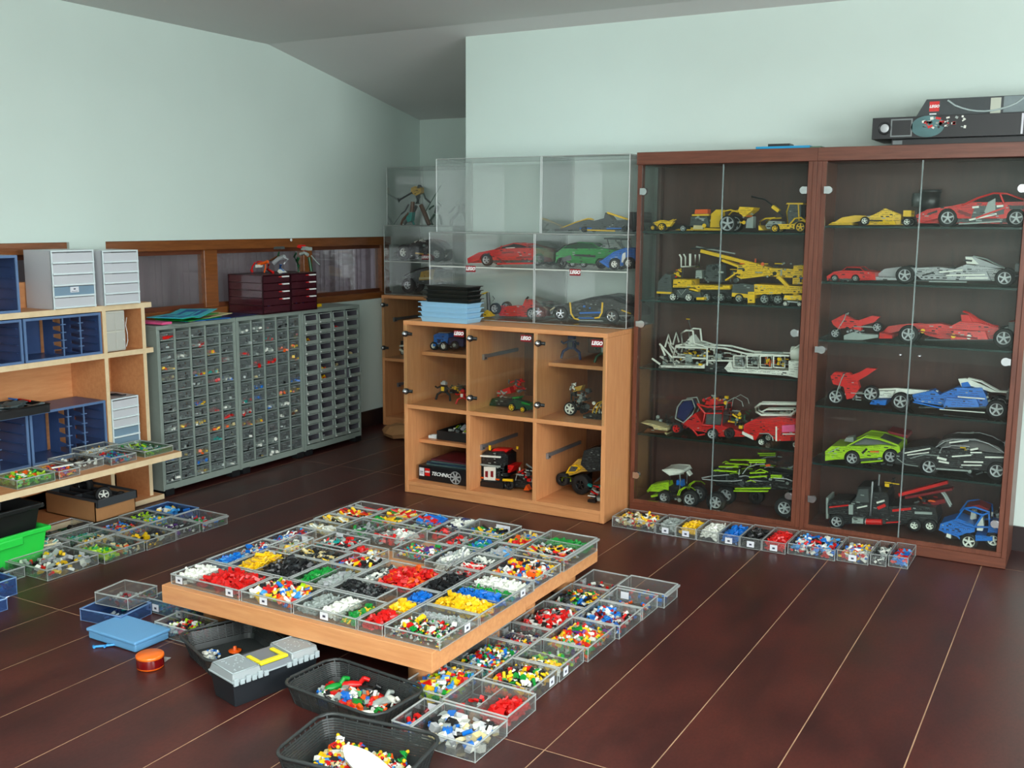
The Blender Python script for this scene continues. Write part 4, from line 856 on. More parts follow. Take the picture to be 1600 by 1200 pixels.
# black slotted baskets
def basket(label, cx, cy, L, W, h, rz, mat=None):
    t = thing('basket', label, 'basket', (cx, cy, .001), rz, 'dark plastic baskets')
    m = mat or M_BLACKP
    def ring(sx, sy, r, z, n=4):
        pts = []
        for qx, qy, a0 in ((1, 1, 0), (-1, 1, PI/2), (-1, -1, PI), (1, -1, 3*PI/2)):
            for k in range(n+1):
                a = a0+PI/2*k/n; pts.append((qx*(sx-r)+r*math.cos(a), qy*(sy-r)+r*math.sin(a), z))
        return pts
    b, tp = ring(L/2*.86, W/2*.84, .03, .0), ring(L/2, W/2, .045, h)
    mb = MB(); mb.add(ring(L/2*.86, W/2*.84, .03, .002), [tuple(range(20))]); mb.add(ring(L/2*.86, W/2*.84, .03, .0), [tuple(range(20))[::-1]])
    mb.build('bottom', [m], t)
    wall = MB()
    def lerp(f): return [tuple(b[i][k]+(tp[i][k]-b[i][k])*f for k in range(3)) for i in range(20)]
    # lower solid band, upper slats with openings between
    def band(f0, f1):
        a, c = lerp(f0), lerp(f1); q = [tuple((v[0]*.985, v[1]*.985, v[2])) for v in a], [tuple((v[0]*.985, v[1]*.985, v[2])) for v in c]
        wall.add(a+c, [(i, (i+1) % 20, 20+(i+1) % 20, 20+i) for i in range(20)])
        wall.add(q[0]+q[1], [(20+i, 20+(i+1) % 20, (i+1) % 20, i) for i in range(20)])
        wall.add(c+q[1], [(i, (i+1) % 20, 20+(i+1) % 20, 20+i) for i in range(20)]); wall.add(a+q[0], [(20+i, 20+(i+1) % 20, (i+1) % 20, i) for i in range(20)])
    band(0, .3)
    n = 8
    for k in range(n): band(.33+k*.075, .33+k*.075+.052)
    wall.build('slatted_wall', [m], t)
    ribs = MB()
    for side in range(4):
        for k in range(7):
            f = -1+2*(k+.5)/7
            if side < 2: xb, yb = f*(L/2*.86-.03), (1 if side else -1)*W/2*.84; xt, yt = f*(L/2-.045), (1 if side else -1)*W/2
            else: xb, yb = (1 if side == 2 else -1)*L/2*.86, f*(W/2*.84-.03); xt, yt = (1 if side == 2 else -1)*L/2, f*(W/2-.045)
            ribs.tube([(xb, yb, .0), (xt, yt, h)], .0022, 4)
    for i in (2, 7, 12, 17): ribs.tube([b[i], tp[i]], .004, 5)
    ribs.build('ribs', [m], t)['kind'] = 'stuff'
    rim = MB(); rr = [(p[0], p[1], h) for p in ring(L/2+.002, W/2+.002, .047, h)]
    rim.tube(rr, .0055, 8, closed=True); rim.build('rim', [m], t)
    return t
M_BASK = principled('charcoal_basket_plastic', (46, 50, 50), .4, noise=.08)
basket('charcoal slotted basket nearest the camera, figures and a white boat inside', -1.650, 2.07, .375, .265, .095, math.radians(8), M_BASK)
basket('charcoal slotted basket of white, green and orange animal parts beside the toolbox', -1.925, 2.395, .395, .235, .07, math.radians(-5), M_BASK)
basket('charcoal slotted basket nearly empty, behind the toolbox and half under the table', -2.512, 2.478, .30, .285, .07, math.radians(-23.5), M_BASK)
# toolbox
t = thing('toolbox', 'black toolbox with clear grey lid and yellow handle by the low table', 'toolbox', (-2.262, 2.365, .001), math.radians(75.8))
M_TB = principled('toolbox_black', (28, 33, 38), .45)
M_LID = clear('smoky_clear_lid', (.62, .68, .70), .55, (.52, .58, .60), .12, .2); M_LIDE = principled('pale_grey_lid_edge', (164, 176, 180), .35)
M_LIDG = principled('grey_lid_centre', (112, 118, 124), .4)
mb = MB(); b = [(-.148, -.06), (.148, -.06), (.148, .06), (-.148, .06)]; tp = [(-.158, -.068), (.158, -.068), (.158, .068), (-.158, .068)]
mb.loft([[(x, y, 0) for x, y in b], [(x, y, .082) for x, y in tp]]); bevel(mb.build('body', [M_TB], t), .004, 2)
lid = bevel(MB().box(-.162, .162, -.072, .072, .082, .088, 0).build('lid', [M_LIDE], t), .001)
for s, a, c in ((-1, -.16, -.056), (1, .056, .16)):
    m = MB(); m.loft([[(a, -.070, .088), (c, -.070, .088), (c, .070, .088), (a, .070, .088)], [(a+.005, -.063, .109), (c-.002, -.063, .109), (c-.002, .063, .109), (a+.005, .063, .109)]])
    bevel(m.build('organiser_cover', [M_LID], lid), .004, 2)
    e = MB().tube([(a+.008, -.060, .110), (c-.004, -.060, .110), (c-.004, .060, .110), (a+.008, .060, .110)], .0018, 5, closed=True)
    e.build('cover_bead', [M_LIDE], lid)
    st = MB()
    for k in range(22): st.obox((R_.uniform(a+.014, c-.01), R_.uniform(-.05, .05), .1094), (.004, .004, .0010), (0, 0, R_.random()), 0)
    st.build('studs', [M_LIDE], lid)['kind'] = 'stuff'
bevel(MB().loft([[(-.056, -.072, .088), (.056, -.072, .088), (.056, .066, .088), (-.056, .066, .088)], [(-.056, -.060, .102), (.056, -.060, .102), (.056, .058, .102), (-.056, .058, .102)]]).build('lid_centre', [M_LIDG], t), .002)
h = MB(); yel = principled('yellow_handle', (226, 212, 30), .35)
h.box(-.052, .052, -.058, -.038, .1022, .112).box(-.052, -.036, -.038, .03, .1022, .110).box(.036, .052, -.038, .03, .1022, .110)
bevel(h.build('handle', [yel], t), .003, 2)
for k in range(-7, 8):
    if abs(k) < 2: continue
    bevel(MB().box(k*.0215-.008, k*.0215+.008, -.0775, -.070, .074, .096 if k % 2 else .090).build('latch_tab', [M_LIDE], t), .001)

# what lies in the baskets
def animal(name, label, x, y, z, cols, rz=0, s=1., kind='horse'):
    t = thing(name, label, 'toy animal', (x, y, z), rz)
    mb = MB()
    mb.loft([[(a*s, math.cos(u)*r*s, .018*s+math.sin(u)*r*.8*s) for u in [k*PI/4 for k in range(8)]] for a, r in ((-.026, .004), (-.02, .010), (0, .012), (.014, .010), (.022, .006))], 0, True)
    for a in (-.018, .014):
        for q in (-.008, .008): mb.cyl((a*s, q*s, .014*s), ((a-.004)*s, q*1.3*s, .002), .0035*s, 6)
    mb.build('body', [pl(cols[0])], t)
    MB().tube([(.018*s, 0, .022*s), (.028*s, 0, .034*s)], .006*s, 6).tube([(.026*s, 0, .034*s), (.040*s, 0, .028*s)], .0055*s, 6).build('head', [pl(cols[1])], t)
    MB().tube([(-.024*s, 0, .02*s), (-.034*s, .002, .01*s), (-.042*s, 0, .012*s)], .0024*s, 5).build('tail', [pl(cols[1])], t)
    return t
bz = .004
animal('toy_horse', 'white toy horse lying in the middle basket, blue saddle', -1.97, 2.40, bz, ('white', 'white'), .3, 1.1)
animal('toy_crocodile', 'green toy crocodile at the back left of the middle basket', -2.03, 2.43, bz, ('green', 'green'), 1.2, 1.3)
animal('toy_tiger', 'orange toy tiger in the front of the middle basket', -1.895, 2.355, bz, ('orange', 'orange'), -.3, 1.15)
animal('toy_cow', 'white and black toy cow at the left of the middle basket', -2.015, 2.345, bz, ('white', 'black'), .1, .95)
animal('toy_elephant', 'grey toy elephant at the right of the middle basket', -1.84, 2.42, bz, ('gray', 'gray'), 1.4, 1.3)
animal('toy_sheep', 'white toy sheep at the far right of the middle basket', -1.81, 2.44, bz+.012, ('white', 'white'), -.4, 1.0)
animal('toy_bird', 'red and white toy bird between the elephant and the tiger', -1.868, 2.415, bz+.008, ('red', 'white'), 1.9, .95)
animal('toy_lobster', 'red toy lobster at the back of the middle basket', -1.99, 2.47, bz, ('red', 'red'), .6, 1.35)
animal('toy_duck', 'white toy swan with a green base at the front right of the middle basket', -1.83, 2.345, bz, ('white', 'green'), .5, 1.1)
animal('toy_panther', 'black toy panther behind the tiger in the middle basket', -1.93, 2.47, bz, ('black', 'black'), .2, 1.2)
heap('middle basket of toy animals', ['black', 'white', 'blue', 'green', 'orange', 'gray', 'red', 'dgray'], -2.075, -1.785, 2.315, 2.475, bz, .028, .021, n=150, ind=0)
pieces(['yellow', 'white', 'red', 'green', 'blue'], -2.05, -1.79, 2.33, 2.46, bz+.01, 6, 'loose COL brick among the toy animals in the middle basket', 'loose bricks in the middle basket')
heap('nearest basket around the white boat', ['yellow', 'red', 'black', 'blue', 'white', 'green', 'tan', 'azure', 'black', 'white', 'orange'], -1.80, -1.51, 1.975, 2.17, bz, .042, .0145, n=620, ind=0)
def figure(x, y, z, torso, legs, rz, tilt, label):
    t = thing('toy_figure', label, 'toy figure', (x, y, z), rz, 'little toy figures in the nearest basket'); t.rotation_euler = (tilt, .2, rz)
    MB().prism([(-.008, 0), (.008, 0), (.006, .013), (-.006, .013)], -.004, .004, 0).build('torso', [pl(torso)], t)
    MB().box(-.008, -.0005, -.004, .004, -.013, -.0005).box(.0005, .008, -.004, .004, -.013, -.0005).box(-.008, .008, -.006, .004, -.0145, -.013).build('legs', [pl(legs)], t)
    MB().lathe([(0, .013), (.004, .0135), (.0052, .016), (.0052, .021), (.004, .0235), (.0, .024)], (0, 0, 0), 'z', 12).build('head', [pl('yellow')], t)
    MB().tube([(-.007, 0, .012), (-.011, -.002, .006), (-.010, -.006, .002)], .0025, 6).tube([(.007, 0, .012), (.011, -.002, .006), (.010, -.006, .002)], .0025, 6).build('arms', [pl(torso)], t)
    return t
fr_ = random.Random(3)
for k in range(16):
    x, y = fr_.uniform(-1.78, -1.55), fr_.uniform(2.03, 2.17)
    a, b_ = fr_.choice(['red', 'blue', 'white', 'black', 'green']), fr_.choice(['blue', 'black', 'gray', 'red'])
    figure(x, y, .042, a, b_, fr_.uniform(0, 6), fr_.uniform(-1.5, -1.0), f'little toy figure with {a} torso and {b_} legs lying in the nearest basket')
t = thing('toy_boat', 'white toy speedboat hull with a dark blue keel lying in the nearest basket', 'toy boat', (-1.60, 2.035, .046), math.radians(-24))
st = [(-.115, .003, .017), (-.09, .018, .0145), (-.05, .032, .012), (0, .037, .010), (.06, .037, .010), (.10, .034, .010)]
mb = MB()
mb.loft([[(x, -w, .026), (x, -w*.8, .008), (x, 0, z*.2), (x, w*.8, .008), (x, w, .026)] for x, w, z in st], 0, True); mb.build('hull', [pl('navy')], t)
mb = MB(); mb.loft([[(x, -w-.002, .024), (x, -w-.003, .032), (x, w+.003, .032), (x, w+.002, .024)] for x, w, z in st], 0); mb.build('rim', [pl('white')], t)
MB().loft([[(x, -w+.004, .0325), (x, -w*.75, .0328), (x, w*.75, .0328), (x, w-.004, .0325)] for x, w, z in st[1:]], 0).build('deck', [principled('cream_deck', (222, 216, 208), .4)], t)
heap('basket behind the toolbox', ['white', 'silver', 'gray', 'blue', 'white'], -2.60, -2.52, 2.40, 2.44, bz, .03, .010, n=30, ind=0, words='white and silver')
p = thing('toy_hat', 'orange toy sombrero in the basket behind the toolbox', 'toy part', (-2.53, 2.50, bz))
MB().lathe([(0, .0), (.020, .0), (.023, .006), (.018, .005), (.007, .007), (.006, .020), (0, .023)], (0, 0, .004), 'z', 16).build('brim', [pl('orange')], p)
MB().lathe([(0, 0), (.02, 0), (.02, .004), (0, .004)], (0, 0, 0), 'z', 14).build('base', [pl('black')], p)

# crates at the left picture edge
M_GRN = principled('bright_green_plastic', (40, 200, 70), .35)
t = thing('crate', 'bright green plastic crate on the floor before the plywood shelving', 'crate', (-4.115, 2.63, .001))
hx, hy = .145, .20
def tub(t, hx, hy, h, th, m, rim, name='tub'):
    mb = MB(); i = .88
    def q(s, z, d=0): return [(-hx*s+d, -hy*s+d, z), (hx*s-d, -hy*s+d, z), (hx*s-d, hy*s-d, z), (-hx*s+d, hy*s-d, z)]
    o0, o1, i0, i1 = q(i, 0), q(1, h), q(i, th, th), q(1, h, th)
    mb.add(o0+o1, [(k, (k+1) % 4, 4+(k+1) % 4, 4+k) for k in range(4)]+[(3, 2, 1, 0)])
    mb.add(i0+i1, [(4+k, 4+(k+1) % 4, (k+1) % 4, k) for k in range(4)]+[(0, 1, 2, 3)])
    mb.add(o1+i1, [(k, (k+1) % 4, 4+(k+1) % 4, 4+k) for k in range(4)])
    bevel(mb.build(name, [m], t), .003, 1)
    r = MB(); w = .012
    r.box(-hx-w, hx+w, -hy-w, -hy+.001, h-.02, h).box(-hx-w, hx+w, hy-.001, hy+w, h-.02, h).box(-hx-w, -hx+.001, -hy, hy, h-.02, h).box(hx-.001, hx+w, -hy, hy, h-.02, h)
    bevel(r.build('rim', [rim], t), .003, 1)
tub(t, hx, hy, .155, .003, M_GRN, M_GRN)
bevel(MB().box(hx+.004, hx+.018, -.07, .07, .105, .14).build('handle', [M_GRN], t), .004)
t = thing('crate', 'black plastic crate nested in the bright green one', 'crate', (-4.125, 2.625, .125))
tub(t, .138, .19, .135, .003, principled('black_crate', (22, 24, 24), .35), principled('black_crate', (22, 24, 24), .35))
MB().loft([[(-.11, -.15, 0), (.11, -.15, 0), (.11, .15, 0), (-.11, .15, 0)], [(-.12, -.16, .06), (.12, -.16, .06), (.12, .16, .06), (-.12, .16, .06)]]).build('inner_tray', [principled('black_crate', (22, 24, 24), .35)], t).location.z = .01
# cardboard box with a compartment tray under the deep board
t = thing('cardboard_box', 'brown cardboard box under the deep board, dark compartment tray laid in its top', 'box', (-4.355, 3.357, .032))
mb = MB(); bx, by = .185, .120
mb.box(-bx, bx, -by, -by+.004, 0, .10).box(-bx, bx, by-.004, by, 0, .10).box(-bx, -bx+.004, -by, by, 0, .10).box(bx-.004, bx, -by, by, 0, .10).box(-bx, bx, -by, by, 0, .004)
mb.build('box', [M_KRAFT], t)
M_TR = principled('dark_grey_tray', (58, 62, 66), .4)
mb = MB().box(-bx+.006, bx+.012, -by+.006, by+.004, .072, .076); z0, z1 = .076, .112
for a, b_ in ((-by+.004, -by+.010), (by-.002, by+.004)): mb.box(-bx+.006, bx+.012, a, b_, z0, z1)
for a in (-bx+.006, bx+.006): mb.box(a, a+.006, -by+.006, by+.004, z0, z1)
for f in (.3, .55, .78): mb.box(-bx+2*bx*f*.0+.02, bx+.006, -by+2*by*f-.002, -by+2*by*f+.002, z0, z1-.006)
mb.box(-.0, .004, -by+.006, by, z0, z1-.006)
mb.build('tray', [M_TR], t)
def wheel_thing(label, x, y, z, r, w, rim, rot, grp=None):
    t = thing('wheel_toy', label, 'toy wheel', (x, y, z), 0, grp); t.rotation_euler = rot
    MB().lathe([(r*.62, -w/2), (r*.9, -w/2), (r, -w*.35), (r, w*.35), (r*.9, w/2), (r*.62, w/2)], (0, 0, 0), 'y', 24).build('tyre', [pl('rubber')], t)
    rim_mesh(r*.63, w*.8, rim).build('rim', [pl(rim), pl('black')], t)
    return t
def rim_mesh(r, w, col, n=5):
    mb = MB().lathe([(r, -w/2), (r*.9, -w/2), (r*.86, -w*.2), (r*.86, w*.2), (r*.9, w/2), (r, w/2)], (0, 0, 0), 'y', 20, 0)
    mb.lathe([(0, w*.05), (r*.87, w*.05)], (0, 0, 0), 'y', 16, 1).lathe([(0, -w*.05), (r*.87, -w*.05)], (0, 0, 0), 'y', 16, 1)
    for k in range(n):
        a = 2*PI*k/n+.3
        for s in (-1, 1): mb.obox((math.cos(a)*r*.5, s*w*.28, math.sin(a)*r*.5), (r*.85, w*.3, r*.26), (0, -a, 0), 0)
    mb.cyl((0, -w*.46, 0), (0, w*.46, 0), r*.24, 10, 0)
    return mb
wheel_thing('large cream toy wheel leaning in the tray of the cardboard box', -4.215, 3.325, .148, .040, .02, 'white', (0, 0, 1.1))
wheel_thing('black toy wheel with white hub behind the large cream one', -4.27, 3.335, .128, .026, .02, 'white', (0, 0, 1.3))
wheel_thing('black toy wheel lying low at the right of the cream one', -4.20, 3.415, .125, .022, .02, 'white', (.3, 0, .9))
wheel_thing('big black tyre standing at the back of the compartment tray', -4.45, 3.40, .15, .042, .04, 'black', (0, 0, .4))
o = MB().lathe([(0, -.01), (.018, -.008), (.022, 0), (.018, .008), (0, .01)], (0, 0, 0), 'z', 14).build('toy_ball', [pl('yellow')]); o.location = (-4.36, 3.42, .122); tag(o, 'small yellow disc in the compartment tray of the cardboard box', 'toy part')
wheel_thing('black toy wheel in the tray at the lower left picture edge', -3.95, 2.56, .026, .024, .02, 'silver', (.9, 0, .3))

# black tray of grey parts on the blue organiser
t = thing('parts_tray', 'black tray of grey panels standing on the lower blue organisers', 'tray', (-4.42, 2.93, .5865))
mb = MB().box(-.10, .12, -.26, .19, 0, .004).box(-.10, -.095, -.26, .19, .004, .04).box(.115, .12, -.26, .19, .004, .04).box(-.095, .115, -.26, -.255, .004, .04).box(-.095, .115, .185, .19, .004, .04)
mb.build('tub', [M_BLACKP], t)
MB().tube([(-.10, -.26, .04), (.12, -.26, .04), (.12, .19, .04), (-.10, .19, .04)], .004, 6, closed=True).build('rim', [M_BLACKP], t)
rr = random.Random(5); mb = MB()
for k in range(46): mb.obox((rr.uniform(-.07, .09), rr.uniform(-.23, .15), rr.uniform(.012, .05)), (rr.uniform(.04, .08), rr.uniform(.03, .06), .005), (rr.uniform(-.3, .3), rr.uniform(-.3, .3), rr.uniform(0, 3)), 0)
o = mb.build('grey_panels', [principled('slate_panels', (74, 88, 90), .45)]); o.location = (-4.42, 2.93, .587); tag(o, 'grey toy panels heaped in the black tray on the blue organisers', 'toy parts', None, 'stuff')
o = MB().box(-.045, .045, -.004, .004, 0, .007).build('toy_beam', [pl('red')]); o.location = (-4.46, 3.102, .628); o.rotation_euler = (0, 0, -.05); tag(o, 'flat red toy beam on the far rim of the black tray', 'toy part')
o = MB().box(-.04, .02, -.004, .004, 0, .007).build('toy_beam', [pl('blue')]); o.location = (-4.515, 3.085, .63); tag(o, 'flat blue toy beam behind the red one on the black tray', 'toy part')
# trays on the deep board
DZ = .3285
T('green tinted tray of lime and orange parts on the deep board', -4.20, -4.03, 2.74, 2.93, DZ, .04, [(1, ['lime', 'lime', 'green', 'orange', 'white'], dict(size=.017, fill=.036, ind=5, words='lime green'))], tint=clear('green_tint_clear', (.8, .92, .8), .1, (.4, .6, .4), .1))
T('clear tray of orange and black parts with a white bar, deep board', -4.22, -4.03, 2.95, 3.06, DZ, .035, [(1, ['orange', 'red', 'purple', 'black', 'yellow'], dict(size=.014, fill=.028, ind=3))])
T('clear tray with a black and white cluster, middle of the deep board', -4.30, -4.09, 3.09, 3.24, DZ, .035, [(1, ['black', 'white', 'black'], dict(size=.014, fill=.026, n=30, ind=3, words='black and white'))])
T('clear tray of blue, red and grey bits, deep board', -4.22, -4.05, 3.25, 3.40, DZ, .035, [(1, ['teal', 'blue', 'red', 'navy', 'gray', 'dred'], dict(size=.014, fill=.026, ind=3))])
T('taller clear tray of pale bits behind, on the deep board', -4.335, -4.23, 3.25, 3.44, DZ, .05, [(1, ['white', 'gray', 'white', 'gold'], dict(size=.012, fill=.03, ind=2, words='pale'))])
T('shallow tray of green and grey rods at the end of the deep board', -4.30, -4.05, 3.45, 3.63, DZ, .028, [(1, ['green', 'gray', 'lime', 'teal', 'dgreen', 'gray'], dict(size=.018, fill=.022, long=True, n=60, ind=4, shape='long', words='green and grey'))], tint=MATS['green_tint_clear'])
o = MB().box(-.05, .05, -.005, .005, 0, .006).build('toy_beam', [pl('white')]); o.location = (-4.10, 3.02, DZ+.037); o.rotation_euler = (0, 0, 1.35); tag(o, 'white toy bar lying across the tray of orange and black parts', 'toy part')
t = thing('toy_parts_bundle', 'small dark cables lying on the white five-drawer box', 'cable', (-4.42, 3.57, .5865)); MB().tube([(-.05, -.03, .004), (0, 0, .006), (.04, .02, .004), (.05, .05, .004)], .004, 6).tube([(-.04, .0, .004), (.01, .02, .010), (.05, .03, .004)], .004, 6).build('cable', [M_BLACKP], t)

# on top of the grey cabinets
M_SMOKE = clear('wine_red_clear_plastic', (.38, .16, .22), .30, (.16, .03, .05), .14, .08); M_SMOKEE = principled('dark_wine_plastic', (44, 14, 22), .3)
def mini_drawers(label, y0, y1, handles=True):
    z = .9315; x1 = -4.338; x0 = LW+.004; H = .235
    t = thing('mini_drawers', label, 'drawer unit', ((x0+x1)/2, (y0+y1)/2, z), 0, 'wine red mini drawers')
    W, D = (y1-y0)/2-.0015, (x1-x0)/2
    mb = MB().box(-D, D, -W, W, 0, .006).box(-D, D, -W, W, H-.006, H)
    for s in (-1, 1):
        for u in (-1, 1): mb.box(u*D-.006*(u > 0), u*D+.006*(u < 0), s*W-.006*(s > 0), s*W+.006*(s < 0), .006, H-.006)
        for k in range(1, 5): mb.box(-D+.006, D-.006, s*W-.003*(s > 0), s*W+.003*(s < 0), .006+k*.0445, .012+k*.0445)
    mb.build('frame', [M_SMOKEE], t)
    for s in (-1, 1): MB().box(-D+.006, D-.006, s*(W-.002)-.001, s*(W-.002)+.001, .006, H-.006).build('side_panel', [M_SMOKE], t)
    MB().box(-D, -D+.002, -W+.006, W-.006, .006, H-.006).build('back_panel', [M_SMOKE], t)
    for k in range(5):
        za = .008+k*.0445
        d = MB().box(D-.003, D-.001, -W+.008, W-.008, za, za+.040, 0).box(-D+.01, D-.003, -W+.008, W-.008, za, za+.002, 0).build('drawer', [M_SMOKE], t)
        if k > 0: bevel(MB().box(D-.001, D+.014, W-.075, W-.02, za+.030, za+.038).build('handle', [M_WHT], d), .001)
        if k > 0: MB().box(D-.001, D+.004, W-.10, W-.075, za+.031, za+.036).build('tab', [pl('red')], d)
    rr = random.Random(int(y0*100)); mb = MB(); cl = ['red', 'green', 'yellow', 'white', 'tan', 'blue', 'black', 'dgreen']
    for k in range(5):
        if k == 4: continue
        for q in range(34 if k in (0, 2) else 14):
            s = rr.uniform(.006, .014); mb.obox((rr.uniform(-D+.02, D-.012), rr.uniform(-W+.016, W-.016), .016+k*.0445+rr.random()*(.022 if k == 0 else .008)), (s, s*1.5, s*.6), (0, rr.uniform(-.3, .3), rr.random()*3), rr.choice([0, 3, 4, 4, 5, 2] if k == 0 else range(8)))
    o = mb.build('small_parts', [pl(c) for c in cl]); o.location = t.location; tag(o, 'small toy parts inside the '+('left' if y0 < 4.8 else 'right')+' one of the wine red mini drawers', 'toy parts', None, 'stuff')
mini_drawers('wine red mini drawers with five levels, left of the pair on the grey cabinets', 4.615, 4.858)
mini_drawers('wine red mini drawers with five levels, right of the pair on the grey cabinets', 4.862, 5.105)
o = MB().box(-.02, .02, -.045, .045, 0, .018).box(-.012, .012, -.02, .02, .018, .026, 1).build('toy_part', [pl('yellow'), pl('black')]); o.location = (-4.47, 5.235, .9315); tag(o, 'yellow and black toy part on the grey cabinet beside the mini drawers', 'toy part')
# base plates and leaflets lying on the first cabinet
def sheet(name, label, x, y, z, w, l, rz, mats, th=.003, cat='base plate', tilt=(0, 0), band=None, grp='base plates on the grey cabinets'):
    o = MB().box(-w/2, w/2, -l/2, l/2, 0, th, 0)
    if band: band(o)
    o = o.build(name, mats); o.location = (x, y, z); o.rotation_euler = (*tilt, rz); tag(o, label, cat, grp); return o
gz = .9315
sheet('base_plate', 'grey base plate sticking out at the bottom of the pile on the grey cabinet', -4.41, 4.02, gz, .20, .25, .25, [pl('gray')])
sheet('base_plate', 'pink base plate at the left end of the pile on the grey cabinet', -4.445, 3.885, gz+.004, .20, .07, .05, [pl('pink')], .012)
sheet('base_plate', 'dark blue base plate under the mini drawers end of the pile', -4.49, 4.50, gz, .22, .26, .1, [pl('navy')])
sheet('base_plate', 'blue base plate low in the pile on the grey cabinet', -4.45, 4.20, gz+.004, .22, .30, -.15, [pl('blue')])
sheet('base_plate', 'green base plate in the middle of the pile on the grey cabinet', -4.46, 4.15, gz+.009, .22, .30, .18, [pl('green')], .004)
sheet('base_plate', 'tan edged green base plate leaning in the pile on the grey cabinet', -4.46, 4.22, gz+.014, .2, .34, .05, [pl('tan')], .003, tilt=(.06, 0))
sheet('base_plate', 'green plate right under the turquoise leaflets', -4.45, 4.12, gz+.025, .22, .28, .0, [pl('green')], .003, tilt=(.05, -.03))
def water(mb): mb.box(-.06, .07, -.10, .10, .003, .0035, 1).box(-.035, .02, -.055, .03, .0035, .004, 2).box(.03, .045, -.09, .06, .0035, .004, 0)
M_TURQ = principled('turquoise_print', (60, 190, 205), .4); M_DBL = principled('deep_blue_print', (14, 92, 160), .4)
sheet('road_plate', 'turquoise plate printed with a blue pattern, second from the top of the pile', -4.45, 4.06, gz+.030, .22, .26, .3, [M_TURQ, M_DBL, M_TURQ], band=water)
sheet('road_plate', 'turquoise plate printed with a blue pattern, top of the pile on the grey cabinet', -4.47, 4.17, gz+.036, .22, .26, .42, [M_TURQ, M_DBL, M_TURQ], tilt=(.10, -.02), band=water)
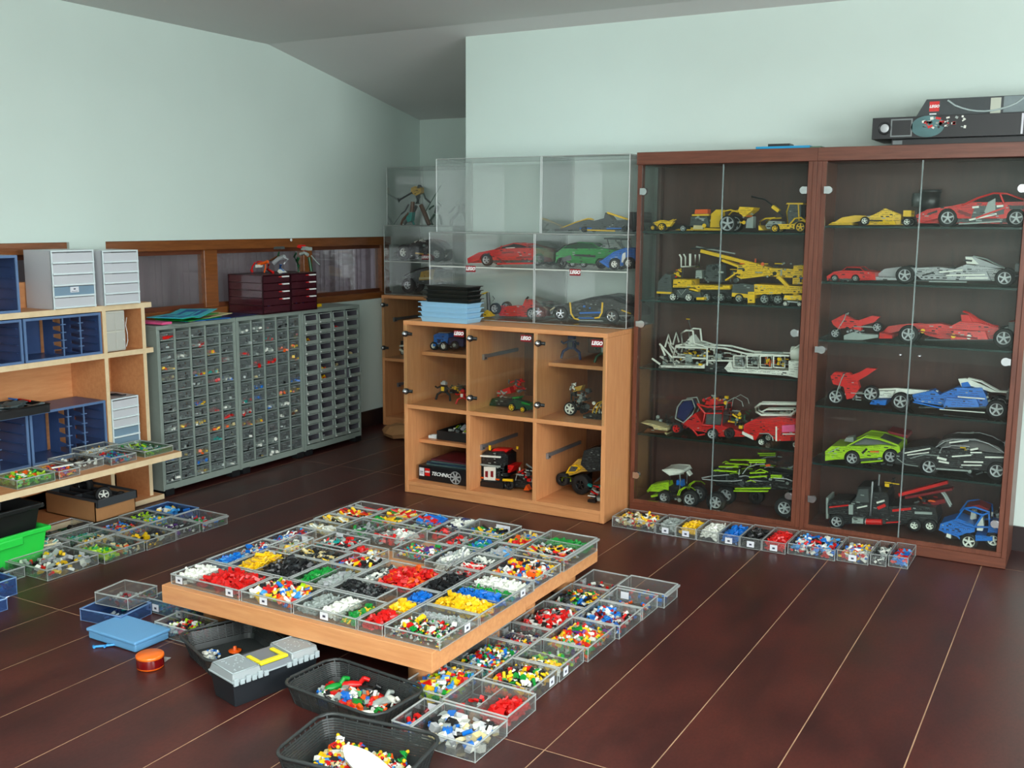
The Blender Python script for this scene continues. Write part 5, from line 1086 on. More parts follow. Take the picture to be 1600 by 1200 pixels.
# ---------------------------------------------------------------- toy vehicles on the shelves
LIM = [(-9, 9)]
class Veh:
    """one model; points are read off the photograph and put on the plane y = Y of its near side, then everything gets real depth"""
    def __init__(s, name, label, cat, org, sc, Y, width, z, foot, yaw=0., group=None):
        s.org, s.sc, s.Y, s.w = org, sc, Y, width
        f = s.raw(*foot); s.dz = z-f[1]; s.x0 = f[0]
        s.t = thing(name, label, cat, (s.x0, Y+width/2, z), yaw, group); s.p = {}; s.z = z; s.nm = name; s.rec = []; s.lim = LIM[0]
    def raw(s, a, b):
        v = on_y(s.org[0]+a/s.sc, s.org[1]+b/s.sc, s.Y); return (v.x, v.z)
    def pt(s, a, b):
        v = s.raw(a, b); return (min(max(v[0], s.lim[0]), s.lim[1])-s.x0, max(v[1]+s.dz-s.z, .0006))
    def part(s, name):
        if name not in s.p: s.p[name] = (MB(), [])
        return s.p[name]
    def mi(s, part, col):
        mb, ms = part
        if col not in ms: ms.append(col)
        return ms.index(col)
    def Yf(s, f): return -s.w/2+s.w*f
    def poly(s, name, pts, col, f0=0., f1=1., taper=0.):
        p = s.part(name); i = s.mi(p, col); q = [s.pt(*a) for a in pts]; n = len(q)
        s.rec.append((q, f0, taper, col, name))
        if taper:
            # pull the upper points inwards, as a cabin narrows towards its roof
            zs = [b for _, b in q]; zl, zh = min(zs), max(zs)
            a = [(x, s.Yf(f0)+taper*s.w*(zz-zl)/(zh-zl+1e-9), zz) for x, zz in q]; b = [(x, s.Yf(f1)-taper*s.w*(zz-zl)/(zh-zl+1e-9), zz) for x, zz in q]
            p[0].add(a+b, [(k, (k+1) % n, n+(k+1) % n, n+k) for k in range(n)]+[tuple(range(n))[::-1], tuple(range(n, 2*n))], i)
        else: p[0].prism(q, s.Yf(f0), s.Yf(f1), i)
        return s
    def beam(s, name, a, b, th, col, f=(0., .08), round_=True):
        """a straight toy beam of thickness th (in crop units) between two points, on both sides when f is a list of ranges"""
        p = s.part(name); i = s.mi(p, col); A, B = s.pt(*a), s.pt(*b)
        t = th/s.sc*s.mpp(); d = Vector((B[0]-A[0], 0, B[1]-A[1])); L = d.length
        for fa, fb in (f if isinstance(f, list) else [f]):
            c = Vector(((A[0]+B[0])/2, (s.Yf(fa)+s.Yf(fb))/2, (A[1]+B[1])/2))
            p[0].obox(c, (L+t*.6, abs(fb-fa)*s.w, t), (0, -math.atan2(d.z, d.x), 0), i)
        return s
    def mpp(s):
        a, b = on_y(s.org[0], s.org[1], s.Y), on_y(s.org[0], s.org[1]+100, s.Y); return (a.z-b.z)/100
    def line(s, name, pts, th, col, fs=(0.,), n=5):
        p = s.part(name); i = s.mi(p, col)
        for f in fs:
            p[0].tube([(s.pt(*q)[0], s.Yf(f), s.pt(*q)[1]) for q in pts], max(.0012, th/s.sc*s.mpp()/2), n, i)
        return s
    def block(s, name, a, b, col, f0, f1):
        A, B = s.pt(*a), s.pt(*b); p = s.part(name); i = s.mi(p, col)
        p[0].box(min(A[0], B[0]), max(A[0], B[0]), s.Yf(f0), s.Yf(f1), min(A[1], B[1]), max(A[1], B[1]), i); return s
    def wheel(s, a, b, r, rim='silverpaint', wf=.22, sides=(0, 1), rf=.66, n=5, out=.0, name='wheel'):
        c = s.pt(a, b); R = r/s.sc*s.mpp(); c = (min(max(c[0], s.lim[0]+R-s.x0), s.lim[1]-R-s.x0), max(c[1], R))
        for sd in sides:
            W = s.w*wf; y = (-s.w/2+W/2-out*s.w) if sd == 0 else (s.w/2-W/2+out*s.w) if sd == 1 else 0
            mb = MB().lathe([(R*rf, -W/2), (R*.92, -W/2), (R, -W*.36), (R, W*.36), (R*.92, W/2), (R*rf, W/2), (R*rf*.98, 0), (R*rf, -W/2)], (0, 0, 0), 'y', 20)
            w = mb.build(name, [pl('rubber')], s.t); w.location = (c[0], y, c[1])
            rim_mesh(R*rf, W*.92, rim, n).build('rim', [pl(rim), pl('black')], w)
        return s
    def studs(s, name, a, b, col, n, fs, sz=.0035):
        A, B = s.pt(*a), s.pt(*b); p = s.part(name); i = s.mi(p, col)
        for k in range(n):
            u = (k+.5)/n
            for f in fs: p[0].cyl((A[0]+(B[0]-A[0])*u, s.Yf(f), A[1]+(B[1]-A[1])*u), (A[0]+(B[0]-A[0])*u, s.Yf(f), A[1]+(B[1]-A[1])*u+.002), sz*.7, 6, i)
        return s
    def greeble(s, name, a, b, cols, n, f0=0., f1=1., size=.014, seed=1):
        """gears, pins, axles and short beams filling a region of the chassis"""
        r = random.Random(seed); A, B = s.pt(*a), s.pt(*b); p = s.part(name)
        x0, x1 = sorted((A[0], B[0])); z0, z1 = sorted((A[1], B[1]))
        for k in range(n):
            i = s.mi(p, r.choice(cols)); x, y, z = r.uniform(x0, x1), s.Yf(r.uniform(f0, f1)), r.uniform(z0, z1); q = r.random(); sz = size*r.uniform(.5, 1.3)
            if q < .35: p[0].obox((x, y, z), (sz*2, .006, .007), (0, r.choice([0, PI/2, .5, -.5]), 0), i)
            elif q < .6: p[0].cyl((x-sz, y, z), (x+sz, y, z), .0028, 6, i)
            elif q < .8: p[0].cyl((x, y-.003, z), (x, y+.003, z), sz*.6, 8, i)
            else: p[0].obox((x, y, z), (sz, sz, sz*.8), (0, 0, 0), i)
        return s
    def done(s):
        # seams between the toy panels and rows of pin holes on the near faces
        r = random.Random(len(s.rec)); dark = {'black': 'dgray', 'dgray': 'black', 'navy': 'black'}
        for q, f0, tp, col, name in s.rec:
            if any(k in name for k in ('window', 'seat', 'glass', 'cab_', 'grille', 'sticker', 'roof', 'stand', 'bumper', 'open')): continue
            xa, xb = min(a for a, _ in q), max(a for a, _ in q); za, zb = min(b for _, b in q), max(b for _, b in q)
            if (xb-xa)*(zb-za) < .0012 or f0 > .3: continue
            def inside(x, z):
                c = False; n = len(q)
                for k in range(n):
                    (x1, z1), (x2, z2) = q[k], q[k-1]
                    if (z1 > z) != (z2 > z) and x < (x2-x1)*(z-z1)/(z2-z1)+x1: c = not c
                return c
            p = s.part('panel_seams'); dk = s.mi(p, dark.get(col, 'black')); gy = s.mi(p, 'gray')
            z = za+.005
            while z < zb:
                x = xa+r.uniform(0, .012)
                while x < xb:
                    L = r.uniform(.012, .034)
                    if inside(x, z) and inside(x+L, z) and inside(x+L, z-.002):
                        y = s.Yf(f0)+tp*s.w*(z-za)/(zb-za+1e-9)
                        u = r.random()
                        if u < .55: p[0].box(x, x+L, y-.0006, y+.001, z-.0008, z+.0008, dk)
                        elif u < .72: p[0].box(x, x+L*.6, y-.0008, y+.001, z-.003, z+.002, dk)
                        elif u < .78: p[0].box(x, x+L*.5, y-.002, y+.001, z-.002, z+.002, gy)
                        else:
                            for k in range(int(L/.008)): p[0].cyl((x+k*.008, y-.0006, z+.003), (x+k*.008, y+.001, z+.003), .0018, 6, dk)
                    x += L+.004
                z += r.uniform(.0075, .0105)
        if 'panel_seams' in s.p and not s.p['panel_seams'][0].v: del s.p['panel_seams']
        for k, (mb, ms) in s.p.items():
            o = mb.build(k, [pl(c) for c in ms], s.t)
            if k in ('panel_seams', 'engine', 'greeble', 'mechanism', 'payload', 'quill', 'chassis', 'interior', 'superstructure', 'spine'): o['kind'] = 'stuff'
        return s.t
BOTH = [(0., .07), (.93, 1.)]
def supercar(name, label, org, sc, Y, w, z, foot, body, roof, wheels, col, glass='black', rim='silverpaint', rw=28, accents=(), sill=None, group=None, seed=1, n=5, frame=True):
    v = Veh(name, label, 'toy car', org, sc, Y, w, z, foot, group=group)
    v.poly('chassis', [(wheels[0][0]-rw*.3, foot[1]-rw*.55), (wheels[1][0]+rw*.3, foot[1]-rw*.55), (wheels[1][0]+rw*.3, foot[1]-rw*.95), (wheels[0][0]-rw*.3, foot[1]-rw*.95)], 'dgray', .12, .88)
    v.greeble('chassis', (wheels[0][0], foot[1]-rw*.5), (wheels[1][0], foot[1]-rw*1.6), ['black', 'dgray', 'gray', 'black'], 40, .08, .92, .012, seed)
    # body with round wheel arches cut from its lower edge
    arch = []
    for (a, b) in wheels:
        pts = []
        for k in range(0, 9):
            u = PI*k/8; pts.append((a-math.cos(u)*rw*1.12, b-math.sin(u)*rw*1.16))
        arch.append(pts)
    low = [body[0]]+arch[0]+arch[1]+[body[-1]]
    poly = low+body[::-1][1:-1]
    v.poly('body', poly, col, .0, .16); v.poly('body', poly, col, .84, 1.)
    top = body
    # bonnet and tail between the side panels, a little lower
    xs_ = [p for p in body]; v.poly('body', [body[0]]+xs_[1:-1]+[body[-1]], col, .16, .84)
    if roof: 
        v.poly('windows', roof, glass, .10, .90, .10)
        if frame: v.line('roof_frame', roof, 7, col, (.13, .87)); v.poly('roof', [(roof[len(roof)//2-1][0], roof[len(roof)//2-1][1]-3), (roof[len(roof)//2][0], roof[len(roof)//2][1]-3), (roof[len(roof)//2][0], roof[len(roof)//2][1]+5), (roof[len(roof)//2-1][0], roof[len(roof)//2-1][1]+5)], col, .2, .8)
    for (a, b, th, c) in accents: v.beam('panel', a, b, th, c, [(-.015, .03), (.97, 1.015)])
    if sill: v.beam('sill', sill[0], sill[1], 10, sill[2] if len(sill) > 2 else col, [(-.02, .08), (.92, 1.02)])
    for (a, b) in wheels: v.wheel(a, b, rw, rim, .2, n=n, out=.01)
    return v
def formula(name, label, org, sc, Y, w, z, foot, nose, body, wheels, col, col2=None, rim='silverpaint', rw=26, wing=None, fwing=None, fin=None, accents=(), group=None, seed=2, rear='dgray'):
    v = Veh(name, label, 'toy racing car', org, sc, Y, w, z, foot, group=group)
    v.poly('nose', nose, col2 or col, .40, .60, .04); v.poly('body', body, col, .26, .74, .06)
    g = foot[1]
    xs_ = [p[0] for p in body]; x0, x1 = min(xs_), max(xs_)
    v.poly('floor_plate', [(x0+.1*(x1-x0), g-rw*.32), (wheels[1][0], g-rw*.32), (wheels[1][0], g-rw*.45), (x0+.1*(x1-x0), g-rw*.45)], rear, .12, .88)
    v.poly('side_pod', [(x0+.42*(x1-x0), g-rw*.45), (x1-.12*(x1-x0), g-rw*.45), (x1-.16*(x1-x0), g-rw*1.35), (x0+.46*(x1-x0), g-rw*1.45)], col, .08, .92, .05)
    if fin: v.poly('engine_cover', fin, col2 or col, .44, .56)
    if fwing:
        v.poly('front_wing', fwing, col, .02, .98)
    if wing:
        (a, b), (c, d) = wing
        v.block('rear_wing', (a, b), (c, b+(d-b)*.18), col2 or col, .2, .8); v.block('rear_wing', (a, b+(d-b)*.4), (c, b+(d-b)*.55), col, .2, .8)
        v.block('rear_wing', (a, b), (c, d), rear, .18, .205); v.block('rear_wing', (a, b), (c, d), rear, .795, .82)
    for (a, b) in wheels:
        v.line('suspension', [(a, b), (a+rw*1.6, b-rw*.3)], 4, 'dgray', (.2, .8))
        c = v.pt(a, b); v.part('axles')[0].cyl((c[0], -w*.45, max(c[1], .012)), (c[0], w*.45, max(c[1], .012)), .003, 6, v.mi(v.part('axles'), 'dgray'))
    v.greeble('engine', (wheels[1][0]-rw*1.5, g-rw*.5), (wheels[1][0]+rw*.4, g-rw*1.5), ['dgray', 'black', 'gray'], 26, .3, .7, .011, seed)
    v.poly('helmet_rest', [(x0+.40*(x1-x0), g-rw*1.5), (x0+.5*(x1-x0), g-rw*1.5), (x0+.5*(x1-x0), g-rw*1.9), (x0+.42*(x1-x0), g-rw*1.8)], 'black', .42, .58)
    for (a, b, th, c) in accents: v.beam('panel', a, b, th, c, [(.06, .085), (.915, .94)])
    for (a, b) in wheels: v.wheel(a, b, rw, rim, .17, n=5)
    return v
# ---- right cabinet, from the top shelf down.  crop frames: (x0, y0), scale
o8, o1, o2, s5 = (1270, 230), (1270, 440), (1270, 660), 4.848
YB = 4.955
LIM[0] = (-1.160, -.310)
v = formula('toy_racing_car', 'yellow toy racing car with white wheels on the top shelf of the right cabinet', o8, s5, YB, .13, B_SH[0], (390, 588),
    [(120, 572), (200, 522), (300, 505), (380, 508), (380, 540), (290, 560), (200, 575)], [(360, 520), (440, 505), (520, 462), (560, 462), (660, 505), (655, 570), (420, 578)],
    [(392, 548), (712, 556)], 'yellow', rim='white', rw=32, wing=((680, 468), (740, 515)), fwing=[(115, 578), (300, 578), (300, 566), (150, 556)], accents=[((430, 545), (520, 545), 10, 'black')], fin=[(515, 455), (535, 452), (660, 500), (600, 502)], rear='yellow')
v.done()
t = thing('toy_barrel', 'tall black ribbed cylinder standing behind the yellow racing car, top shelf', 'toy part', (on_y(1452, 330, 5.09).x, 5.09, B_SH[0]))
MB().lathe([(0, 0), (.048, 0), (.048, .01), (.044, .012), (.044, .06), (.048, .062), (.048, .072), (.044, .074), (.044, .15), (.048, .152), (.048, .165), (0, .165)], (0, 0, 0), 'z', 24).build('drum', [pl('black')], t)
MB().lathe([(.0, -.03), (.02, -.03), (.024, 0), (.02, .03), (0, .03)], (-.055, -.01, .12), 'z', 12).build('side_drum', [pl('dgray')], t)
v = supercar('toy_sports_car', 'large red toy sports car on the top shelf of the right cabinet', o8, s5, YB-.02, .19, B_SH[0], (1022, 588),
    [(800, 560), (780, 500), (870, 455), (1050, 430), (1180, 400), (1300, 400), (1450, 400), (1600, 395), (1655, 420), (1660, 565)],
    [(1130, 430), (1250, 372), (1370, 335), (1470, 338), (1600, 385), (1560, 430)], [(1022, 522), (1542, 522)], 'red', rw=66,
    accents=[((1190, 535), (1390, 490), 12, 'white'), ((880, 490), (940, 470), 14, 'black'), ((1110, 470), (1190, 500), 22, 'dred'), ((1500, 440), (1590, 440), 26, 'black')], sill=((1110, 565), (1430, 545), 'gray'))
v.poly('door', [(1200, 520), (1230, 430), (1450, 420), (1450, 490), (1330, 512)], 'dgray', -.012, .004).poly('seat', [(1290, 500), (1330, 400), (1385, 370), (1385, 470), (1340, 500)], 'gray', -.016, -.010)
v.beam('panel', (1240, 520), (1460, 440), 12, 'red', [(-.03, -.012)]).beam('mirror', (1215, 440), (1255, 436), 14, 'white', [(-.04, -.01)]).beam('mirror', (1400, 432), (1440, 428), 14, 'white', [(-.04, -.01)])
v.line('roof_arch', [(1130, 425), (1250, 368), (1370, 332), (1470, 335), (1600, 382)], 14, 'red', (-.01, 1.01)); v.line('roof_arch', [(1420, 340), (1450, 410)], 16, 'red', (-.01, 1.01)); v.done()
v = supercar('toy_sports_car', 'low flat red toy car at the left end of the second shelf, right cabinet', o8, s5, YB-.03, .15, B_SH[1], (320, 1016),
    [(110, 1005), (105, 970), (160, 935), (240, 925), (400, 930), (470, 940), (475, 1000)], [(215, 930), (250, 902), (350, 905), (390, 935)], [(165, 985), (322, 985)], 'red', rw=27, rim='gray', accents=[((120, 990), (150, 992), 8, 'black'), ((210, 998), (260, 998), 8, 'black')])
v.done()
v = formula('toy_racing_car', 'silver and black toy racing car on the second shelf of the right cabinet', o8, s5, YB-.02, .17, B_SH[1], (695, 1030),
    [(450, 975), (520, 920), (640, 905), (760, 912), (760, 960), (600, 985), (480, 1000)], [(700, 915), (920, 905), (1060, 920), (1150, 885), (1320, 905), (1430, 930), (1400, 1010), (820, 1005)],
    [(695, 968), (1452, 990)], 'silver', 'silver', rw=66, wing=((1530, 880), (1600, 940)), fwing=[(450, 1000), (640, 1000), (640, 985), (480, 975)], fin=[(1140, 825), (1200, 825), (1430, 915), (1240, 905)],
    accents=[((830, 965), (910, 945), 12, 'black'), ((960, 940), (1130, 925), 10, 'white'), ((1010, 965), (1300, 960), 10, 'white'), ((1160, 985), (1320, 985), 12, 'white'), ((1150, 850), (1200, 855), 14, 'black'), ((880, 1012), (1160, 1016), 8, 'gray')], seed=5)
v.line('engine_spine', [(1200, 822), (1300, 845), (1440, 915)], 9, 'gray', (.44, .56)); v.poly('engine_cover', [(1142, 828), (1190, 830), (1245, 885), (1150, 880)], 'white', .40, .60).done()
v = formula('toy_racing_car', 'large red toy racing car with round stickers on the third shelf, right cabinet', o1, s5, YB-.02, .18, B_SH[2], (722, 470),
    [(500, 400), (545, 350), (640, 335), (780, 325), (900, 335), (900, 370), (700, 370), (560, 400)], [(780, 335), (950, 325), (1030, 345), (1100, 310), (1250, 320), (1400, 360), (1390, 450), (1000, 450), (840, 410)],
    [(722, 400), (1445, 428)], 'red', rw=68, wing=((1480, 310), (1590, 410)), fwing=[(500, 430), (600, 430), (600, 408), (505, 385)], fin=[(1110, 262), (1170, 262), (1400, 358), (1230, 340)],
    accents=[((1010, 400), (1240, 430), 12, 'dred'), ((800, 375), (930, 395), 10, 'dred')], seed=6)
v.poly('engine_cover', [(1105, 260), (1165, 262), (1200, 320), (1115, 318)], 'red', .40, .60).line('engine_spine', [(1120, 235), (1165, 250), (1290, 330), (1390, 352)], 11, 'red', (.42, .58))
for a, b, c in ((830, 375, 'yellow'), (1062, 412, 'yellow'), (1180, 420, 'white')):
    q = v.pt(a, b); p_ = v.part('stickers'); p_[0].cyl((q[0], v.Yf(.07), q[1]), (q[0], v.Yf(.075)-.002, q[1]), .010, 14, v.mi(p_, c))
v.done()
def motorcycle(label, org, sc, Y, w, z, foot, wheels, rw, fair, seat, fork, col='red', extra=()):
    v = Veh('toy_motorcycle', label, 'toy motorcycle', org, sc, Y, w, z, foot)
    for k, (a, b) in enumerate(wheels):
        c = v.pt(a, b); R = rw/sc*v.mpp(); W = w*.34
        mb = MB().lathe([(R*.74, -W/2), (R*.9, -W/2), (R, -W*.2), (R, W*.2), (R*.9, W/2), (R*.74, W/2), (R*.74, -W/2)], (0, 0, 0), 'y', 22); o = mb.build('wheel', [pl('rubber')], v.t); o.location = (c[0], 0, max(c[1], R)); 
        rim_mesh(R*.75, W*.8, 'silverpaint', 6).build('rim', [pl('silverpaint'), pl('black')], o)
    v.poly('fairing', fair, col, .18, .82, .08); v.poly('seat', seat, col, .25, .75, .06)
    for f in (.22, .78): v.line('fork', fork, 9, 'gray', (f,))
    v.line('swing_arm', [wheels[1], (wheels[0][0]+(wheels[1][0]-wheels[0][0])*.45, wheels[1][1]-8)], 9, 'gray', (.22, .78))
    v.greeble('engine', (wheels[0][0]+(wheels[1][0]-wheels[0][0])*.3, wheels[0][1]-rw*.6), (wheels[0][0]+(wheels[1][0]-wheels[0][0])*.7, wheels[0][1]+rw*.4), ['gray', 'dgray', 'silver'], 24, .25, .75, .010)
    v.line('handlebar', [(fork[-1][0]-8, fork[-1][1]), (fork[-1][0]+16, fork[-1][1]-8)], 8, 'black', (.05, .95))
    for nm, pts, c in extra: v.poly(nm, pts, c, .2, .8)
    return v.done()
motorcycle('red toy touring motorcycle on a grey stand, third shelf of the right cabinet', o1, s5, YB-.03, .07, B_SH[2], (260, 445), [(160, 395), (478, 350)], 38, [(135, 300), (230, 250), (300, 290), (370, 300), (360, 375), (260, 350), (190, 360), (150, 330)], [(330, 300), (440, 262), (500, 270), (460, 310), (370, 335)], [(165, 395), (230, 290), (250, 240)],
    extra=[('stand', [(230, 445), (230, 410), (300, 385), (370, 400), (490, 405), (490, 425), (370, 445)], 'gray')])
motorcycle('red toy sports motorcycle with raised tail, fourth shelf of the right cabinet', o1, s5, YB-.03, .07, B_SH[3], (165, 900), [(165, 838), (432, 815)], 62, [(130, 680), (160, 650), (270, 655), (330, 700), (350, 770), (300, 845), (255, 855), (230, 760), (150, 740)], [(270, 680), (350, 650), (400, 620), (480, 625), (400, 680), (310, 730)], [(165, 838), (215, 700), (235, 660)],
    extra=[('sticker', [(190, 710), (245, 700), (275, 750), (230, 765)], 'red')])
v = formula('toy_racing_car', 'blue and white toy racing car on the fourth shelf of the right cabinet', o1, s5, YB-.03, .18, B_SH[3], (662, 965),
    [(440, 840), (470, 812), (600, 805), (800, 820), (930, 825), (930, 850), (700, 850), (560, 880), (470, 880)], [(740, 850), (900, 815), (950, 850), (1080, 795), (1270, 800), (1300, 850), (1330, 940), (1000, 935), (760, 900)],
    [(662, 890), (1392, 950)], 'blue', 'white', rw=68, wing=((1465, 822), (1530, 885)), fwing=[(430, 910), (550, 918), (560, 880), (450, 880)], fin=[(1085, 735), (1140, 730), (1200, 750), (1400, 838), (1340, 835), (1190, 790), (1110, 792)],
    accents=[((760, 895), (990, 945), 9, 'blue'), ((960, 950), (1300, 975), 6, 'white'), ((1100, 855), (1300, 870), 8, 'white')], seed=7)
v.poly('engine_cover', [(1110, 765), (1160, 755), (1185, 792), (1115, 795)], 'blue', .405, .595).line('engine_spine', [(1160, 732), (1260, 755), (1400, 832), (1500, 840)], 13, 'white', (.44, .56)).poly('nose_side', [(450, 870), (480, 820), (610, 815), (590, 868)], 'white', .2, .8).done()
v = supercar('toy_sports_car', 'lime green toy sports car with silver intake on the fifth shelf, right cabinet', o2, s5, YB-.04, .19, B_SH[4], (298, 300),
    [(95, 260), (95, 190), (140, 150), (250, 150), (400, 150), (510, 140), (660, 150), (665, 190), (640, 260)], [(280, 145), (390, 80), (500, 95), (640, 145)], [(298, 242), (590, 230)], 'lime', rw=55, glass='dgray',
    accents=[((380, 200), (410, 170), 14, 'black'), ((440, 190), (500, 190), 10, 'orange'), ((120, 200), (200, 160), 6, 'gray')], sill=((370, 272), (530, 258), 'lime'), seed=9)
v.poly('air_intake', [(215, 130), (230, 105), (285, 100), (290, 140)], 'gray', .35, .65).line('roof_arch', [(260, 150), (390, 82), (500, 98), (650, 148)], 13, 'lime', (.05, .95)).poly('rear_wing', [(540, 60), (690, 95), (695, 115), (550, 80)], 'dred', .5, 1.2).done()
v = supercar('toy_sports_car', 'black and white striped toy sports car on the fifth shelf, right cabinet', o2, s5, YB-.05, .20, B_SH[4], (882, 372),
    [(620, 280), (620, 220), (700, 165), (880, 140), (960, 170), (1200, 180), (1300, 195), (1450, 215), (1500, 240), (1500, 330)], [(930, 160), (960, 115), (1040, 98), (1230, 100), (1400, 160), (1460, 210), (1230, 190)], [(882, 312), (1395, 335)], 'black', rw=64, seed=10, frame=False,
    accents=[((700, 200), (890, 165), 9, 'white'), ((720, 215), (880, 195), 7, 'white'), ((950, 235), (1010, 250), 16, 'white'), ((960, 262), (1030, 275), 12, 'white'), ((1060, 225), (1200, 215), 9, 'white'), ((1200, 175), (1250, 165), 12, 'white'), ((1200, 195), (1280, 195), 9, 'white'), ((1150, 265), (1290, 268), 10, 'white'), ((1130, 290), (1280, 292), 8, 'white'), ((1310, 230), (1480, 232), 9, 'white'), ((1040, 120), (1180, 103), 10, 'white')], sill=((940, 318), (1200, 335), 'gray'))
v.line('roof_arch', [(930, 160), (1000, 115), (1060, 100), (1230, 102), (1330, 130), (1460, 205)], 7, 'silver', (.05, .95)).line('roof_arch', [(960, 200), (980, 160), (1060, 142), (1190, 150)], 6, 'silver', (-.01,)).line('front_arch', [(740, 240), (850, 210), (960, 220)], 7, 'gray', (-.01, 1.01)).line('front_arch', [(640, 240), (700, 285), (800, 300)], 6, 'gray', (-.01,))
v.greeble('interior', (1090, 150), (1170, 220), ['yellow', 'white', 'gray'], 8, -.01, .2, .012, 3).greeble('exhaust', (1430, 140), (1500, 180), ['silver', 'gray'], 10, .1, .9, .014, 4).done()
# black tow truck and blue buggy
v = Veh('toy_truck', 'black toy tow truck with red crane boom on the floor of the right cabinet', 'toy truck', o2, s5, YB-.03, .17, .052, (182, 762))
v.poly('bonnet', [(110, 650), (110, 570), (140, 545), (280, 550), (290, 660)], 'black', .1, .9).poly('cab', [(285, 665), (290, 560), (330, 520), (340, 445), (440, 440), (445, 665)], 'black', .06, .94).poly('sleeper', [(450, 665), (450, 485), (560, 485), (575, 520), (575, 665)], 'black', .06, .94)
v.poly('window', [(315, 560), (350, 460), (420, 460), (425, 560)], 'dgray', .05, .95).poly('chassis', [(120, 730), (120, 660), (950, 680), (940, 730)], 'black', .15, .85).poly('deck', [(580, 680), (580, 590), (760, 580), (930, 600), (950, 690)], 'black', .06, .94)
v.beam('stripe', (130, 595), (270, 580), 10, 'red', BOTH).beam('stripe', (290, 585), (290, 640), 30, 'gray', BOTH).beam('stripe', (500, 600), (545, 580), 22, 'red', BOTH).beam('stripe', (610, 620), (740, 605), 16, 'red', BOTH).beam('stripe', (780, 635), (900, 640), 16, 'gray', BOTH).beam('stripe', (340, 600), (410, 585), 9, 'white', BOTH).beam('stripe', (560, 712), (660, 705), 8, 'red', BOTH).beam('stripe', (490, 560), (540, 545), 12, 'white', BOTH)
v.line('exhaust_stack', [(437, 660), (445, 520), (455, 400)], 15, 'silverpaint', (.02, .98)).poly('grille', [(95, 690), (95, 530), (112, 530), (112, 690)], 'gray', .12, .88).poly('air_tank', [(300, 715), (300, 675), (385, 680), (385, 720)], 'gray', .0, .2)
A = v.pt(405, 705); B_ = v.pt(525, 708); p_ = v.part('fuel_tank'); p_[0].cyl((A[0], v.Yf(.04), A[1]), (B_[0], v.Yf(.04), B_[1]), .014, 14, v.mi(p_, 'red')); p_[0].cyl((A[0]-.003, v.Yf(.04), A[1]), (A[0], v.Yf(.04), A[1]), .015, 14, v.mi(p_, 'silverpaint'))
v.beam('crane_boom', (640, 525), (1000, 430), 22, 'red', (.4, .6)).beam('crane_boom', (690, 545), (1040, 480), 16, 'dred', (.36, .64)).beam('crane_boom', (780, 610), (980, 570), 30, 'dred', (.35, .65)).line('tow_leg', [(960, 500), (990, 540), (1030, 615)], 16, 'gray', (.4, .6)).greeble('winch', (540, 400), (600, 470), ['yellow', 'black'], 7, .4, .6, .016, 2).greeble('winch', (760, 540), (960, 600), ['orange', 'black', 'red', 'dgray'], 14, .2, .8, .014, 8)
v.wheel(182, 705, 56, 'silverpaint', .16).wheel(770, 732, 46, 'white', .22, rf=.55).wheel(888, 736, 46, 'white', .22, rf=.55).done()
v = Veh('toy_buggy', 'blue toy off-road buggy with white seats on the floor of the right cabinet', 'toy car', o2, s5, YB-.055, .16, .052, (1186, 875))
v.poly('bonnet', [(960, 720), (970, 680), (1100, 640), (1230, 690), (1230, 740), (1110, 770), (1000, 750)], 'blue', .08, .92, .04).poly('side_panel', [(1240, 800), (1240, 755), (1370, 770), (1370, 800)], 'blue', -.02, 1.02).poly('rear_body', [(1330, 740), (1340, 690), (1460, 660), (1500, 680), (1500, 760)], 'blue', .06, .94)
for pts in ([(1090, 640), (1150, 560), (1290, 610)], [(1150, 560), (1230, 550), (1340, 585), (1345, 690)], [(1290, 610), (1230, 700)], [(1290, 610), (1345, 590)], [(1110, 660), (1230, 700), (1340, 700)], [(960, 720), (1100, 770), (1130, 800)]): v.line('roll_cage', pts, 15, 'blue', (.06, .94))
v.poly('seat', [(1180, 680), (1190, 610), (1225, 605), (1230, 670)], 'white', .55, .85).poly('seat', [(1245, 730), (1255, 650), (1290, 620), (1300, 700), (1290, 735)], 'white', .12, .42).greeble('engine', (1350, 600), (1440, 680), ['gray', 'dgray', 'black', 'silver'], 16, .2, .8, .014, 5)
v.line('spare_light', [(1420, 575), (1440, 560)], 26, 'white', (.3,)).poly('roof', [(1170, 552), (1260, 540), (1340, 575), (1300, 590)], 'dred', .2, .8).poly('headlamp', [(1015, 775), (1020, 750), (1050, 745), (1050, 790)], 'white', .05, .2)
v.poly('chassis', [(1000, 800), (1000, 770), (1500, 790), (1500, 815)], 'black', .2, .8)
v.wheel(1186, 828, 60, 'white', .3, rf=.66).wheel(1420, 806, 54, 'white', .3, rf=.66)
v.done()
# ---- left cabinet
o5, o6, o7, s6 = (980, 230), (980, 440), (980, 620), 5.161
YA = 4.95
LIM[0] = (-2.05, -1.212)
v = Veh('toy_buggy', 'tiny yellow toy buggy at the left end of the top shelf, left cabinet', 'toy car', o5, s6, YA-.03, .07, A_SH[0], (275, 678))
v.poly('body', [(200, 640), (215, 600), (270, 590), (360, 600), (330, 640)], 'yellow', .3, .7).line('roll_bar', [(200, 610), (260, 588), (320, 600), (365, 580)], 8, 'yellow', (.25, .75)).wheel(275, 643, 33, 'yellow', .3, rf=.72).wheel(205, 648, 26, 'yellow', .3, sides=(0, 1), rf=.6).done()
v = Veh('toy_dragster', 'yellow toy dragster with big silver rear wheel, top shelf of the left cabinet', 'toy car', o5, s6, YA-.02, .15, A_SH[0], (805, 668))
v.poly('frame', [(350, 650), (440, 628), (740, 640), (740, 655), (440, 655)], 'yellow', .38, .62).poly('nose', [(300, 640), (340, 610), (480, 615), (480, 645)], 'black', .35, .65)
